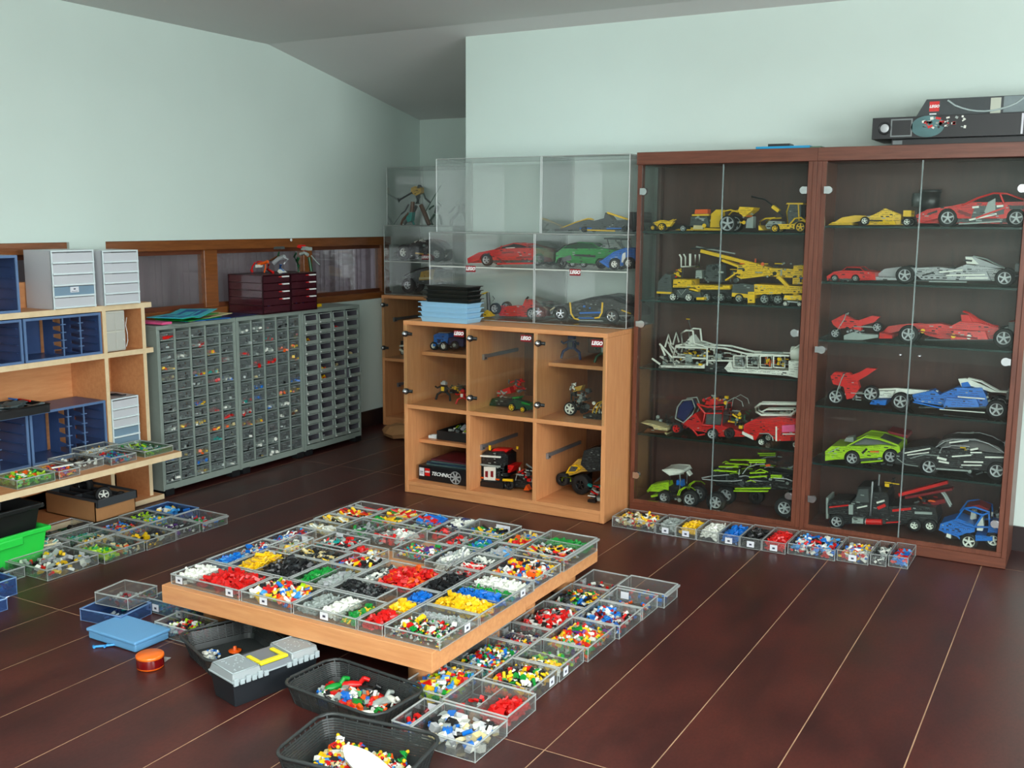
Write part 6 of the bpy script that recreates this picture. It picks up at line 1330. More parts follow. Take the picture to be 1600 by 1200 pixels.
v.poly('engine_block', [(480, 620), (490, 545), (620, 540), (640, 625)], 'dgray', .3, .7).greeble('engine_block', (490, 540), (640, 620), ['gray', 'black', 'yellow', 'silver'], 34, .25, .75, .013, 3).poly('supercharger', [(515, 520), (520, 485), (620, 482), (620, 518)], 'orange', .34, .66).beam('intake', (500, 530), (630, 528), 12, 'yellow', (.3, .7)).poly('side_tank', [(510, 645), (515, 612), (590, 615), (590, 645)], 'tan', .25, .4)
v.poly('cockpit', [(640, 630), (650, 520), (690, 485), (735, 485), (745, 630)], 'yellow', .34, .66).line('fender', [(735, 540), (770, 500), (830, 488), (890, 505)], 12, 'yellow', (.05, .95)).poly('rear_wing', [(880, 500), (895, 462), (1010, 468), (1000, 490), (930, 545)], 'yellow', .15, .85).poly('parachute', [(930, 635), (940, 560), (990, 540), (990, 635)], 'gray', .35, .65).greeble('rear', (880, 500), (960, 620), ['yellow', 'orange', 'gray'], 16, .25, .75, .014, 6)
v.wheel(805, 602, 66, 'silverpaint', .28, rf=.82).wheel(448, 645, 26, 'silverpaint', .12, rf=.8).done()
v = Veh('toy_digger', 'yellow toy backhoe loader with black arm, top shelf of the left cabinet', 'toy digger', o5, s6, YA, .13, A_SH[0], (1395, 672))
v.poly('bonnet', [(1100, 610), (1130, 575), (1230, 580), (1240, 640), (1110, 640)], 'gray', .25, .75).poly('body', [(1200, 640), (1210, 600), (1330, 600), (1420, 560), (1440, 640)], 'yellow', .12, .88).poly('cab', [(1290, 600), (1280, 500), (1300, 440), (1390, 440), (1390, 580)], 'dgray', .22, .78)
for pts in ([(1285, 600), (1275, 500), (1295, 440)], [(1375, 570), (1370, 440)]): v.line('cab_frame', pts, 12, 'yellow', (.2, .8))
v.poly('roof', [(1270, 440), (1280, 428), (1410, 428), (1410, 442)], 'yellow', .16, .84).line('loader_arm', [(1070, 640), (1065, 580), (1110, 555), (1190, 550)], 12, 'yellow', (.1, .9)).poly('bucket', [(1060, 650), (1060, 610), (1100, 650)], 'yellow', .0, 1.).line('digger_arm', [(1440, 500), (1440, 440), (1460, 640)], 16, 'yellow', (.5,)).line('digger_arm', [(970, 375), (1080, 400), (1150, 460), (1230, 540)], 14, 'black', (.5,)).beam('digger_arm', (1150, 460), (1190, 490), 26, 'yellow', (.4, .6)).line('fender', [(1310, 600), (1350, 555), (1400, 548), (1440, 580)], 14, 'yellow', (.05, .95))
v.wheel(1395, 628, 44, 'yellow', .2, rf=.7).wheel(1190, 642, 32, 'yellow', .2, rf=.7).done()
v = Veh('toy_truck', 'yellow toy crane truck carrying a grey block and a white fork, second shelf', 'toy truck', o5, s6, YA, .15, A_SH[1], (640, 1225))
v.poly('flatbed', [(360, 1110), (365, 1045), (510, 1048), (510, 1088), (820, 1095), (820, 1125), (560, 1128), (540, 1110)], 'yellow', .1, .9).poly('cab', [(235, 1150), (245, 1060), (300, 1000), (345, 1010), (355, 1150)], 'dgray', .08, .92).beam('bumper', (240, 1150), (350, 1155), 16, 'yellow', (.02, .98)).poly('chassis', [(300, 1190), (300, 1130), (830, 1135), (830, 1180)], 'black', .2, .8)
v.poly('cargo_block', [(525, 1040), (530, 975), (575, 975), (580, 1040)], 'gray', .3, .7).poly('crane_base', [(610, 1060), (620, 930), (700, 920), (740, 930), (745, 1070)], 'dgray', .25, .75).greeble('crane_base', (600, 930), (740, 1060), ['gray', 'dgray', 'black'], 18, .1, .9, .014, 2).line('hooks', [(395, 845), (410, 870), (410, 945), (525, 945), (525, 845)], 15, 'white', (.3, .7)).line('hooks', [(465, 840), (465, 940)], 22, 'white', (.5,)).greeble('rigging', (320, 960), (380, 1050), ['yellow', 'orange', 'red'], 10, .3, .7, .014, 4)
v.line('hook_mast', [(410, 945), (400, 1050)], 6, 'dgray', (.5,)).line('cable', [(450, 1110), (480, 1060), (520, 1065), (540, 1110)], 5, 'black', (.2,)).wheel(640, 1190, 36, 'gray', .16, rf=.72).wheel(755, 1188, 36, 'gray', .16, rf=.72).wheel(480, 1190, 34, 'gray', .16, rf=.72).done()
v = Veh('toy_digger', 'small toy wheel loader with white hubs before the crane truck, second shelf', 'toy digger', o5, s6, YA-.04, .055, A_SH[1], (365, 1218))
v.poly('body', [(380, 1190), (400, 1130), (470, 1120), (580, 1150), (600, 1200)], 'dgray', .2, .8).beam('body', (560, 1200), (610, 1200), 20, 'yellow', (.15, .85)).beam('body', (500, 1130), (560, 1140), 22, 'yellow', (.2, .8)).line('arm', [(400, 1130), (430, 1170), (470, 1120)], 7, 'gray', (.2, .8)).wheel(368, 1188, 32, 'white', .3, rf=.8).wheel(495, 1190, 32, 'white', .3, rf=.8).done()
v = Veh('toy_crane', 'yellow toy mobile crane with long raised boom, second shelf of the left cabinet', 'toy crane', o5, s6, YA+.02, .15, A_SH[1], (1105, 1240))
v.poly('carrier', [(1020, 1145), (1020, 1080), (1450, 1100), (1450, 1150), (1030, 1165)], 'yellow', .08, .92).poly('carrier', [(830, 1160), (850, 1080), (940, 1075), (1020, 1090), (1020, 1180)], 'dgray', .08, .92).beam('carrier', (850, 1165), (1020, 1180), 30, 'yellow', (.05, .95)).poly('outrigger', [(975, 1230), (978, 1140), (1030, 1140), (1030, 1230)], 'yellow', -.04, .06)
v.beam('boom', (565, 815), (1020, 930), 26, 'yellow', (.4, .6)).beam('boom', (740, 890), (900, 950), 18, 'yellow', (.34, .66)).beam('boom', (520, 780), (830, 835), 9, 'gray', (.45, .55)).beam('boom', (480, 795), (700, 790), 12, 'black', (.42, .58)).poly('superstructure', [(860, 1020), (870, 930), (1010, 910), (1130, 950), (1440, 965), (1450, 1010), (1300, 1030), (1100, 1015), (900, 1040)], 'yellow', .28, .72).greeble('superstructure', (860, 900), (1300, 1030), ['yellow', 'yellow', 'dgray', 'gray', 'black', 'orange'], 46, .2, .8, .014, 9)
v.beam('jack', (1220, 1030), (1360, 1170), 24, 'yellow', (.1, .25)).poly('counterweight', [(1320, 1080), (1330, 930), (1450, 925), (1460, 1080)], 'yellow', .2, .8).greeble('counterweight', (1330, 930), (1460, 1060), ['dgray', 'yellow', 'blue', 'black'], 24, .1, .9, .016, 7).beam('jib', (1040, 960), (1310, 975), 14, 'gray', (.3, .7)).beam('jib', (770, 1050), (860, 990), 12, 'yellow', (.3, .7)).greeble('cab', (790, 960), (900, 1060), ['gray', 'black', 'yellow', 'dgray'], 16, .2, .8, .014, 12)
v.wheel(1105, 1200, 40, 'gray', .18, rf=.72).wheel(1215, 1203, 40, 'gray', .18, rf=.72).wheel(1400, 1205, 40, 'gray', .18, rf=.72).wheel(900, 1195, 36, 'gray', .18, rf=.7).done()
v = Veh('toy_crane', 'small yellow toy crane vehicle with white hubs, right end of the second shelf', 'toy crane', o6, s6, YA-.045, .05, A_SH[1], (1275, 192))
v.poly('body', [(1255, 140), (1265, 105), (1400, 105), (1410, 145)], 'yellow', .2, .8).beam('body', (1290, 155), (1370, 160), 10, 'gray', (.15, .85)).wheel(1275, 173, 18, 'white', .3, rf=.8).wheel(1388, 175, 18, 'white', .3, rf=.8).done()
# white long model: tracked tower and long frame with a nozzle
v = Veh('toy_machine', 'long white toy machine with tower, framed panels and nozzle, third shelf', 'toy machine', o6, s6, YA-.03, .13, A_SH[2], (400, 668))
v.poly('base', [(250, 660), (260, 640), (620, 640), (620, 662)], 'white', .05, .95).poly('base', [(620, 690), (620, 640), (800, 650), (830, 700)], 'black', .1, .9)
for pts in ([(370, 650), (365, 560), (390, 480), (440, 470)], [(640, 640), (640, 490)], [(365, 570), (640, 585)], [(440, 470), (430, 380), (470, 355), (525, 360), (535, 460)], [(390, 490), (640, 500)], [(540, 460), (640, 490), (780, 500), (960, 545)], [(255, 465), (360, 580)], [(300, 490), (330, 390), (350, 470)], [(195, 585), (260, 630)], [(640, 600), (850, 600)], [(270, 490), (300, 560)]): v.line('frame', pts, 17, 'white', (.08, .92))
v.poly('tower', [(450, 510), (450, 460), (500, 400), (540, 460), (600, 470), (610, 500)], 'white', .25, .75).line('mast', [(440, 270), (470, 272)], 9, 'yellow', (.5,)).line('mast', [(455, 272), (480, 355)], 6, 'dgray', (.5,)).poly('panel', [(470, 610), (470, 550), (520, 550), (520, 608)], 'gray', .0, .1).poly('panel', [(710, 575), (710, 540), (760, 545), (760, 575)], 'gray', .0, .1)
v.greeble('mechanism', (390, 500), (640, 650), ['dgray', 'black', 'gray', 'white', 'yellow'], 60, .12, .88, .013, 4).greeble('mechanism', (250, 560), (370, 650), ['white', 'gray', 'dgray'], 26, .1, .9, .012, 5).greeble('mechanism', (650, 500), (850, 640), ['white', 'gray', 'dgray'], 26, .1, .9, .014, 6)
a0 = 850
for k in range(4):
    x = a0+k*107; v.line('long_frame', [(x+8, 560), (x+100, 560), (x+100, 655), (x+8, 650), (x+8, 560)], 14, 'white', (.04, .96))
    v.greeble('payload', (x+25, 575), (x+90, 640), [['gray', 'silver'], ['gray', 'dgray'], ['yellow', 'orange', 'dgray'], ['yellow', 'gray']][k], 12, .15, .8, .012, 20+k)
v.poly('lower_hull', [(780, 660), (830, 600), (850, 660), (1300, 680), (1420, 730), (1410, 765), (1290, 720), (810, 690)], 'white', .06, .94).beam('top_rail', (960, 545), (1300, 558), 12, 'white', [(.04, .12), (.88, .96)]).beam('top_rail', (1060, 540), (1220, 545), 10, 'gray', (.4, .6)).poly('housing', [(1300, 720), (1300, 600), (1395, 600), (1400, 720)], 'white', .05, .95)
q, q2 = v.pt(1300, 545), v.pt(1440, 550); p_ = v.part('nozzle'); p_[0].cyl((q[0], 0, q[1]), (q2[0], 0, q2[1]), .032, 18, v.mi(p_, 'white')); v.line('arm', [(1310, 520), (1430, 440)], 12, 'white', (.3, .7))
v.studs('lower_hull', (870, 660), (1280, 678), 'gray', 14, (.05,)).done()
# fourth shelf
v = Veh('toy_plane', 'pale tan toy model at the left end of the fourth shelf, left cabinet', 'toy part', o7, s6, YA-.04, .11, A_SH[3], (200, 305))
v.poly('body', [(100, 215), (180, 222), (320, 262), (315, 282), (210, 270), (200, 248)], 'tan', .1, .9).poly('base', [(120, 300), (150, 262), (310, 290), (310, 305)], 'brown', .2, .8).beam('leg', (300, 300), (310, 310), 10, 'tan', (.1, .9)).done()
v = Veh('toy_machine', 'red toy harvester with open framed cab on the fourth shelf of the left cabinet', 'toy machine', o7, s6, YA-.02, .16, A_SH[3], (682, 322))
v.poly('body', [(440, 190), (540, 110), (600, 200), (760, 215), (940, 270), (940, 300), (740, 300), (600, 260), (520, 250)], 'red', .12, .88)
for pts in ([(385, 150), (400, 60), (440, 5), (520, -5), (545, 60), (520, 120), (450, 185), (385, 150)],): v.line('open_cab_frame', pts, 11, 'gray', (.05, .5))
v.poly('open_cab', [(395, 140), (410, 60), (450, 15), (510, 10), (530, 60), (450, 175)], 'navy', .1, .4).line('cab_frame', [(560, 35), (640, 60), (770, 55), (755, 215), (600, 205), (620, 110), (560, 35)], 17, 'red', (.08, .92)).line('cab_frame', [(620, 110), (760, 110)], 13, 'red', (.08, .92)).poly('cab_window', [(620, 200), (630, 110), (755, 110), (745, 205)], 'dgray', .14, .86).poly('beacon', [(600, 50), (620, 10), (680, 0), (700, 50)], 'red', .3, .7)
v.greeble('roof', (570, -20), (770, 50), ['red', 'yellow', 'white', 'black', 'gray'], 18, .2, .8, .013, 3).greeble('engine', (780, 90), (940, 240), ['dgreen', 'dgray', 'black', 'gray', 'yellow'], 34, .2, .8, .016, 4).line('hose', [(780, 80), (790, 20), (850, -15), (910, 20), (920, 60)], 6, 'gray', (.2, .8)).greeble('front', (200, 150), (340, 250), ['dgray', 'black', 'gray'], 24, .1, .9, .014, 5).line('scrape_arm', [(520, 240), (560, 290), (620, 280)], 16, 'red', (.1,))
v.wheel(395, 232, 42, 'red', .22, rf=.7).wheel(682, 280, 44, 'silverpaint', .2, rf=.7).wheel(820, 270, 40, 'black', .2).done()
v = Veh('toy_fire_engine', 'red toy fire engine with white ladder boom, fourth shelf of the left cabinet', 'toy truck', o7, s6, YA-.03, .15, A_SH[3], (1082, 362))
v.poly('body', [(930, 260), (940, 190), (1020, 150), (1180, 140), (1210, 130), (1400, 150), (1400, 320), (1200, 325), (1130, 260), (1060, 265), (1030, 320)], 'red', .08, .92).poly('bumper', [(925, 245), (1010, 285), (1015, 315), (925, 270)], 'white', .05, .95).poly('window', [(1250, 250), (1250, 195), (1350, 190), (1360, 245)], 'pink', .0, .08).line('window_frame', [(1255, 265), (1360, 265)], 9, 'white', (.0, 1.)).line('fender', [(1065, 262), (1140, 262), (1170, 290), (1175, 320)], 9, 'gray', (.03, .97)).beam('stripe', (1200, 210), (1200, 320), 10, 'white', [(.04, .08)])
v.line('ladder_boom', [(1400, 38), (1050, 32), (1010, 65), (1015, 100), (1060, 125), (1300, 125), (1330, 90)], 19, 'white', (.35, .65)).line('ladder_boom', [(1060, 100), (1100, 80), (1320, 80)], 13, 'white', (.35, .65)).greeble('pump', (1130, 90), (1280, 150), ['gray', 'dgray', 'white'], 12, .3, .7, .014, 4).greeble('cab', (980, 160), (1110, 230), ['gray', 'dgray', 'red'], 18, .05, .95, .013, 6).studs('body', (1230, 290), (1390, 300), 'dred', 5, (.08,))
v.wheel(1082, 332, 30, 'white', .2, rf=.7).wheel(1360, 350, 30, 'white', .2, rf=.7).done()
# bottom of the left cabinet
v = Veh('toy_tractor', 'lime green toy tractor with white roof on the floor of the left cabinet', 'toy tractor', o7, s6, YA-.03, .16, .052, (505, 778))
v.poly('bonnet', [(135, 660), (170, 610), (250, 595), (305, 590), (320, 655), (230, 665)], 'lime', .25, .75, .06).line('bonnet_stripe', [(150, 665), (185, 615), (260, 600)], 8, 'lime', (.2, .8)).beam('nose_bar', (180, 700), (290, 680), 16, 'lime', (.2, .8)).poly('cab_floor', [(320, 660), (320, 620), (400, 610), (430, 650)], 'black', .2, .8).poly('seat', [(365, 640), (370, 575), (410, 580), (415, 640)], 'blue', .35, .65)
v.poly('roof', [(275, 480), (330, 470), (440, 480), (450, 500), (330, 520)], 'white', .15, .85).line('roof_frame', [(275, 480), (335, 522), (450, 508), (430, 478), (345, 472), (275, 480)], 9, 'white', (.12, .88)).line('post', [(410, 500), (415, 560), (410, 640)], 9, 'gray', (.18, .82)).line('post', [(330, 515), (330, 600)], 6, 'black', (.18, .82)).beam('lamp', (470, 500), (490, 525), 16, 'white', (.2, .4))
for k in (0, 14): v.line('fender', [(405+k, 680), (420+k, 640), (460+k, 615), (520, 618), (550, 640)], 10, 'lime', (.04, .96))
v.poly('chassis', [(200, 740), (210, 690), (500, 680), (500, 730)], 'black', .3, .7).greeble('chassis', (200, 680), (480, 740), ['black', 'gray', 'dgray'], 22, .2, .8, .014, 3)
v.wheel(505, 722, 66, 'silverpaint', .26, rf=.62).wheel(295, 745, 52, 'silverpaint', .24, rf=.6).done()
v = Veh('toy_crawler', 'black toy six-legged vehicle with lime quills and silver wheels, left cabinet floor', 'toy car', o7, s6, YA-.04, .20, .052, (712, 880))
v.poly('spine', [(640, 620), (800, 560), (930, 600), (1130, 560), (1360, 600), (1350, 720), (1100, 720), (900, 690), (700, 690)], 'black', .3, .7)
rr = random.Random(8)
for k in range(46):
    x = rr.uniform(630, 1080); y = rr.uniform(520, 700); l = rr.uniform(60, 170); c = rr.choice(['lime', 'lime', 'dgray', 'silver', 'black']); v.line('quill', [(x, y), (x+l*.4, y-rr.uniform(6, 18)), (min(x+l, 1380), y+rr.uniform(-6, 10))], 8, c, (rr.uniform(.02, .98),), 5)
for pts in ([(600, 605), (680, 590), (820, 578)], [(605, 615), (740, 628), (860, 630), (925, 622)], [(930, 570), (970, 520), (1040, 495), (1110, 492)], [(900, 580), (905, 535)], [(1180, 605), (1280, 610), (1370, 640)]): v.line('rod', pts, 9, 'silverpaint', (.02, .98))
for a, b in (((970, 462), (1110, 460)), ((985, 478), (1110, 476)), ((990, 565), (1110, 560)), ((985, 600), (1120, 590)), ((1160, 585), (1240, 588)), ((1160, 600), (1240, 602)), ((870, 692), (1150, 688)), ((860, 710), (1130, 712)), ((740, 515), (890, 515)), ((700, 545), (880, 555))): v.beam('blade', a, b, 9, 'lime', [(.02, .1), (.9, .98)])
v.greeble('spine', (1110, 470), (1370, 720), ['black', 'dgray', 'black', 'gray'], 46, .1, .9, .018, 9).greeble('spine', (620, 560), (1100, 700), ['black', 'dgray'], 40, .1, .9, .018, 10).greeble('spine', (1110, 490), (1150, 520), ['orange'], 2, .1, .3, .01, 10)
v.wheel(712, 805, 76, 'silverpaint', .2, rf=.60, n=6).wheel(1268, 845, 76, 'silverpaint', .2, rf=.60, n=6).wheel(960, 815, 60, 'black', .2, sides=(1,), rf=.5).done()
# ---- acrylic cases
oc, sc4, o31, s57 = (660, 230), 4.0, (800, 310), 5.7125
YC = 4.93
LIM[0] = (-3.262, -2.622)
v = supercar('toy_sports_car', 'red toy sports car in the lower left acrylic case', oc, sc4, YC, .16, 1.247, (398, 742),
    [(285, 725), (280, 695), (350, 658), (440, 640), (520, 632), (640, 628), (730, 635), (800, 655), (815, 720)], [(440, 640), (490, 620), (560, 600), (640, 612), (720, 640)], [(398, 704), (728, 704)], 'red', rw=37,
    accents=[((590, 690), (680, 685), 9, 'dred'), ((500, 660), (570, 655), 8, 'dred'), ((470, 690), (520, 725), 8, 'dred')], sill=((470, 728), (690, 725), 'red'), seed=15)
v.poly('side_window', [(490, 655), (520, 628), (575, 625), (560, 655)], 'white', .02, .05).poly('rear_wing', [(600, 610), (605, 600), (640, 603), (650, 625)], 'red', .15, .85).line('rear_wing', [(640, 612), (760, 640), (810, 640)], 7, 'dred', (.1, .9)).line('mirror', [(480, 640), (484, 615)], 7, 'red', (.1, .9)).done()
LIM[0] = (-2.598, -2.089)
v = supercar('toy_sports_car', 'green toy sports car with tall grey wing in the lower right acrylic case', o31, s57, 5.02, .13, 1.247, (440, 610),
    [(385, 560), (370, 480), (450, 440), (600, 440), (740, 440), (870, 450), (960, 460), (980, 520), (960, 580)], [(420, 450), (500, 400), (590, 385), (700, 395), (760, 430), (850, 450)], [(440, 570), (790, 575)], 'green', rw=44, rim='black', glass='dgreen',
    accents=[((400, 480), (860, 470), 10, 'green'), ((460, 540), (520, 520), 40, 'dgray'), ((560, 500), (740, 510), 18, 'black')], seed=16)
v.wheel(540, 575, 30, 'silverpaint', .15, sides=(0,)).wheel(636, 578, 30, 'silverpaint', .15, sides=(0,)).line('roof_arch', [(380, 470), (470, 415), (580, 388)], 10, 'black', (.0, 1.)).beam('rear_wing', (820, 352), (970, 360), 12, 'dgray', (.05, .95)).line('rear_wing', [(840, 355), (860, 430)], 8, 'dgray', (.1, .9)).line('rear_wing', [(960, 360), (980, 440)], 8, 'dgray', (.1, .9)).poly('engine_cover', [(730, 440), (800, 400), (900, 380), (950, 440)], 'gray', .3, .7).done()
LIM[0] = (-2.598, -2.089)
v = Veh('toy_buggy', 'blue toy buggy with white seats in the lower right acrylic case', 'toy car', o31, s57, 4.90, .10, 1.247, (912, 640))
v.poly('body', [(780, 560), (880, 480), (960, 460), (1120, 450), (1150, 560), (1040, 590), (960, 600), (860, 610)], 'blue', .2, .8, .05).line('roll_cage', [(790, 560), (900, 480), (1000, 445), (1100, 445), (1150, 520)], 12, 'blue', (.1, .9)).line('roll_cage', [(960, 600), (970, 500), (1000, 450)], 10, 'blue', (.1, .9)).poly('seat', [(960, 570), (975, 490), (1000, 480), (1000, 570)], 'white', .15, .45).poly('seat', [(925, 510), (935, 475), (955, 475), (955, 515)], 'white', .5, .8).poly('bumper', [(765, 560), (850, 620), (860, 605), (790, 550)], 'blue', .15, .85)
v.wheel(912, 585, 52, 'white', .26, rf=.55).wheel(1195, 580, 52, 'white', .26, rf=.55).done()
LIM[0] = (-2.598, -2.089)
v = formula('toy_racing_car', 'black toy racing car with yellow stripes in the upper right acrylic case', o31, s57, 5.00, .14, 1.4365, (700, 298),
    [(340, 272), (420, 245), (540, 195), (650, 185), (720, 205), (700, 262), (520, 275)], [(560, 220), (700, 195), (790, 170), (800, 120), (840, 150), (870, 190), (1000, 185), (1100, 200), (1130, 280), (600, 285)],
    [(640, 270), (1000, 265)], 'dgray', rw=26, rim='black', wing=((1035, 115), (1200, 210)), fwing=[(340, 285), (500, 285), (500, 275), (360, 268)], rear='dgray', accents=[((620, 275), (910, 285), 10, 'yellow'), ((600, 262), (700, 262), 10, 'blue'), ((840, 262), (1000, 262), 10, 'blue')], seed=21)
v.beam('stripe', (810, 122), (1000, 185), 14, 'yellow', (.42, .58)).line('stripe', [(390, 262), (520, 210), (640, 172), (670, 185)], 10, 'yellow', (.4, .6)).done()
LIM[0] = (-3.262, -2.622)
v = formula('toy_racing_car', 'red toy racing car facing right in the lower left acrylic case', oc, sc4, YC, .15, .9665, (680, 1072),
    [(390, 1000), (470, 990), (500, 1040), (440, 1045)], [(430, 1000), (540, 990), (600, 990), (615, 950), (650, 955), (690, 990), (800, 1010), (790, 1050), (500, 1056)],
    [(450, 1005), (680, 1035)], 'red', rw=35, wing=((735, 965), (820, 1000)), rear='black', seed=23, accents=[((480, 1045), (630, 1045), 10, 'red')])
v.line('intake', [(605, 955), (620, 935)], 14, 'black', (.5,)).line('engine_spine', [(640, 955), (700, 995)], 8, 'dred', (.42, .58)).done()
LIM[0] = (-2.598, -2.089)
v = supercar('toy_sports_car', 'black toy sports car with chrome wheels and yellow pipes, lower right acrylic case', o31, s57, 4.965, .18, .9665, (430, 1092),
    [(300, 1040), (300, 1010), (380, 955), (540, 930), (760, 900), (900, 900), (960, 930), (1080, 970), (1190, 1010), (1195, 1060)], [(560, 925), (700, 890), (830, 868), (960, 880), (1060, 930), (1000, 950)], [(432, 1033), (888, 1060)], 'black', rim='chrome', rw=62, seed=24, frame=False,
    accents=[((560, 950), (620, 940), 8, 'dgray'), ((340, 1000), (380, 975), 8, 'tan'), ((980, 1000), (1060, 1030), 10, 'yellow'), ((960, 1050), (1080, 1050), 8, 'gray')], sill=((600, 1090), (800, 1095), 'gray'))
v.line('side_pipe', [(520, 930), (530, 1030), (560, 1075), (600, 1085)], 17, 'yellow', (-.02,)).line('side_pipe', [(810, 930), (805, 1020), (780, 1065), (740, 1070)], 17, 'yellow', (-.02,)).beam('blue_sill', (610, 1025), (790, 1020), 14, 'blue', [(-.03, .02)]).beam('blue_sill', (600, 1070), (760, 1070), 9, 'blue', [(-.03, .02)]).line('roof_arch', [(540, 930), (700, 888), (840, 866), (960, 882), (1060, 935)], 7, 'dgray', (.04, .96)).greeble('interior', (560, 930), (840, 1010), ['dgray', 'gray', 'black', 'blue'], 26, -.01, .1, .013, 2).done()
LIM[0] = (-3.262, -2.622)
v = Veh('toy_crane', 'grey and yellow toy crane figure behind the stacked trays, lower left acrylic case', 'toy crane', oc, sc4, YC-.03, .05, .9665, (400, 945))
v.line('mast', [(400, 940), (400, 860), (395, 790)], 24, 'dgray', (.5,)).line('boom', [(395, 790), (360, 800), (330, 830)], 11, 'yellow', (.5,)).line('coil', [(425, 845), (436, 830), (425, 812)], 5, 'dgray', (.5,)).poly('base', [(380, 945), (380, 915), (400, 900), (425, 925), (425, 940)], 'yellow', 0, 1).done()
# ---- far unit
of, of2, s67 = (580, 220), (580, 350), 6.667
YF = 6.22
LIM[0] = (-4.53, -3.5)
def warrior(label, org, sc, Y, z, foot, pts, col, c2, extra=()):
    v = Veh('toy_warrior', label, 'toy figure', org, sc, Y, .08, z, foot)
    for nm, p, th, c, f in pts: v.line(nm, p, th, c, f if isinstance(f, tuple) else (f,), 6)
    for nm, p, c in extra: v.poly(nm, p, c, .25, .75)
    return v.done()
warrior('gold and grey armoured toy warrior with spread arms in the far upper case', of, s67, YF, 1.4575, (500, 882),
    [('leg', [(460, 680), (420, 760), (330, 870)], 34, 'dgray', .2), ('leg', [(470, 670), (520, 780), (560, 880)], 48, 'brown', .7), ('torso', [(450, 660), (455, 590), (445, 520)], 52, 'dgray', .5), ('arm', [(410, 540), (340, 580), (275, 620)], 20, 'black', .3), ('arm', [(490, 540), (510, 600), (560, 645)], 20, 'dgray', .8), ('claw', [(260, 600), (270, 640), (285, 600)], 16, 'black', .3)], 'gold', 'brown',
    [('chest_armour', [(395, 550), (400, 490), (440, 475), (500, 490), (500, 545), (450, 575)], 'gold'), ('shoulder', [(460, 500), (470, 460), (495, 500)], 'dgray')])
warrior('small teal and brown toy warrior crouching before the gold one', of, s67, YF-.06, 1.4575, (340, 884),
    [('leg', [(370, 760), (310, 830), (290, 880)], 26, 'brown', .3), ('leg', [(390, 770), (385, 850), (400, 880)], 24, 'teal', .7), ('torso', [(390, 750), (400, 640)], 44, 'brown', .5), ('arm', [(370, 670), (330, 740), (290, 770)], 18, 'dgray', .3), ('sword', [(290, 770), (215, 880)], 6, 'dgray', .3)], 'teal', 'brown', [('armour', [(345, 800), (360, 760), (410, 750), (400, 840), (360, 855)], 'teal')])
warrior('dark green toy warrior holding a long staff in the far upper case', of, s67, YF-.02, 1.4575, (620, 884),
    [('leg', [(640, 770), (600, 830), (620, 880)], 24, 'dgreen', .3), ('leg', [(670, 770), (690, 880)], 24, 'dgray', .7), ('torso', [(640, 760), (660, 680)], 40, 'dgray', .5), ('staff', [(560, 740), (640, 600), (720, 470)], 8, 'dgreen', .1), ('arm', [(640, 680), (610, 700), (590, 720)], 18, 'dgreen', .2), ('arm', [(680, 680), (650, 640)], 18, 'dgray', .8)], 'dgreen', 'dgray')
warrior('grey toy warrior nearest the wall corner in the far upper case', of, s67, YF+.02, 1.4575, (900, 884),
    [('leg', [(880, 760), (820, 830), (810, 880)], 40, 'gray', .3), ('leg', [(930, 760), (970, 880)], 40, 'gray', .7), ('torso', [(900, 760), (910, 660)], 70, 'gray', .5), ('arm', [(950, 680), (985, 600)], 24, 'gray', .8), ('arm', [(870, 680), (800, 760)], 22, 'gray', .2)], 'gray', 'gray')
v = Veh('toy_buggy', 'black toy buggy with white hub on the shelf of the far lower case', 'toy car', of2, s67, YF, .14, 1.20, (330, 318))
v.poly('body', [(260, 230), (300, 170), (420, 130), (600, 90), (700, 120), (760, 200), (700, 260), (430, 270)], 'black', .2, .8).greeble('body', (400, 100), (620, 260), ['black', 'white', 'dgray', 'gray'], 28, .0, .9, .02, 3).beam('stripe', (450, 240), (590, 255), 14, 'gold', (.1, .9)).line('suspension', [(440, 125), (530, 95)], 16, 'white', (.1,)).wheel(330, 232, 80, 'white', .26, rf=.52).wheel(680, 250, 76, 'white', .26, rf=.5).done()
v = Veh('toy_buggy', 'dark olive toy buggy with big tyres on the floor of the far lower case', 'toy car', of2, s67, YF-.02, .15, .9665, (370, 712))
v.poly('body', [(320, 540), (420, 500), (470, 450), (620, 460), (760, 480), (900, 520), (880, 620), (480, 620)], 'dgray', .2, .8).poly('panel', [(480, 580), (500, 490), (640, 460), (620, 570)], 'gold', .15, .85).beam('panel', (490, 560), (620, 555), 20, 'tan', (.1, .9)).line('roll_cage', [(330, 530), (440, 470), (560, 445), (640, 460)], 14, 'black', (.15, .85)).wheel(375, 632, 78, 'silverpaint', .28, rf=.5).wheel(720, 640, 70, 'silverpaint', .28, rf=.5).done()
# ---- cells of the near cube unit
LIM[0] = (-3.272, -2.10)
YU = 4.80; ou, our, olm, olr = (580, 500), (800, 500), (600, 640), (800, 640)
v = Veh('toy_truck', 'dark blue toy pick-up truck on the small shelf of the upper left cell', 'toy truck', ou, s67, YU, .11, .776, (620, 352))
v.poly('cab', [(640, 300), (640, 200), (680, 180), (790, 185), (800, 290)], 'blue', .1, .9).poly('bed', [(780, 300), (790, 230), (950, 240), (950, 320)], 'navy', .1, .9).poly('grille', [(640, 320), (640, 270), (760, 280), (760, 330)], 'dgray', .12, .88).beam('roof_lamps', (670, 180), (750, 185), 10, 'white', (.3, .7)).greeble('grille', (650, 250), (740, 320), ['blue', 'gray', 'navy'], 14, -.02, .2, .014, 2)
v.wheel(750, 325, 45, 'white', .26, rf=.6).wheel(620, 325, 40, 'white', .26, rf=.6).wheel(865, 305, 42, 'gray', .26, rf=.5).done()
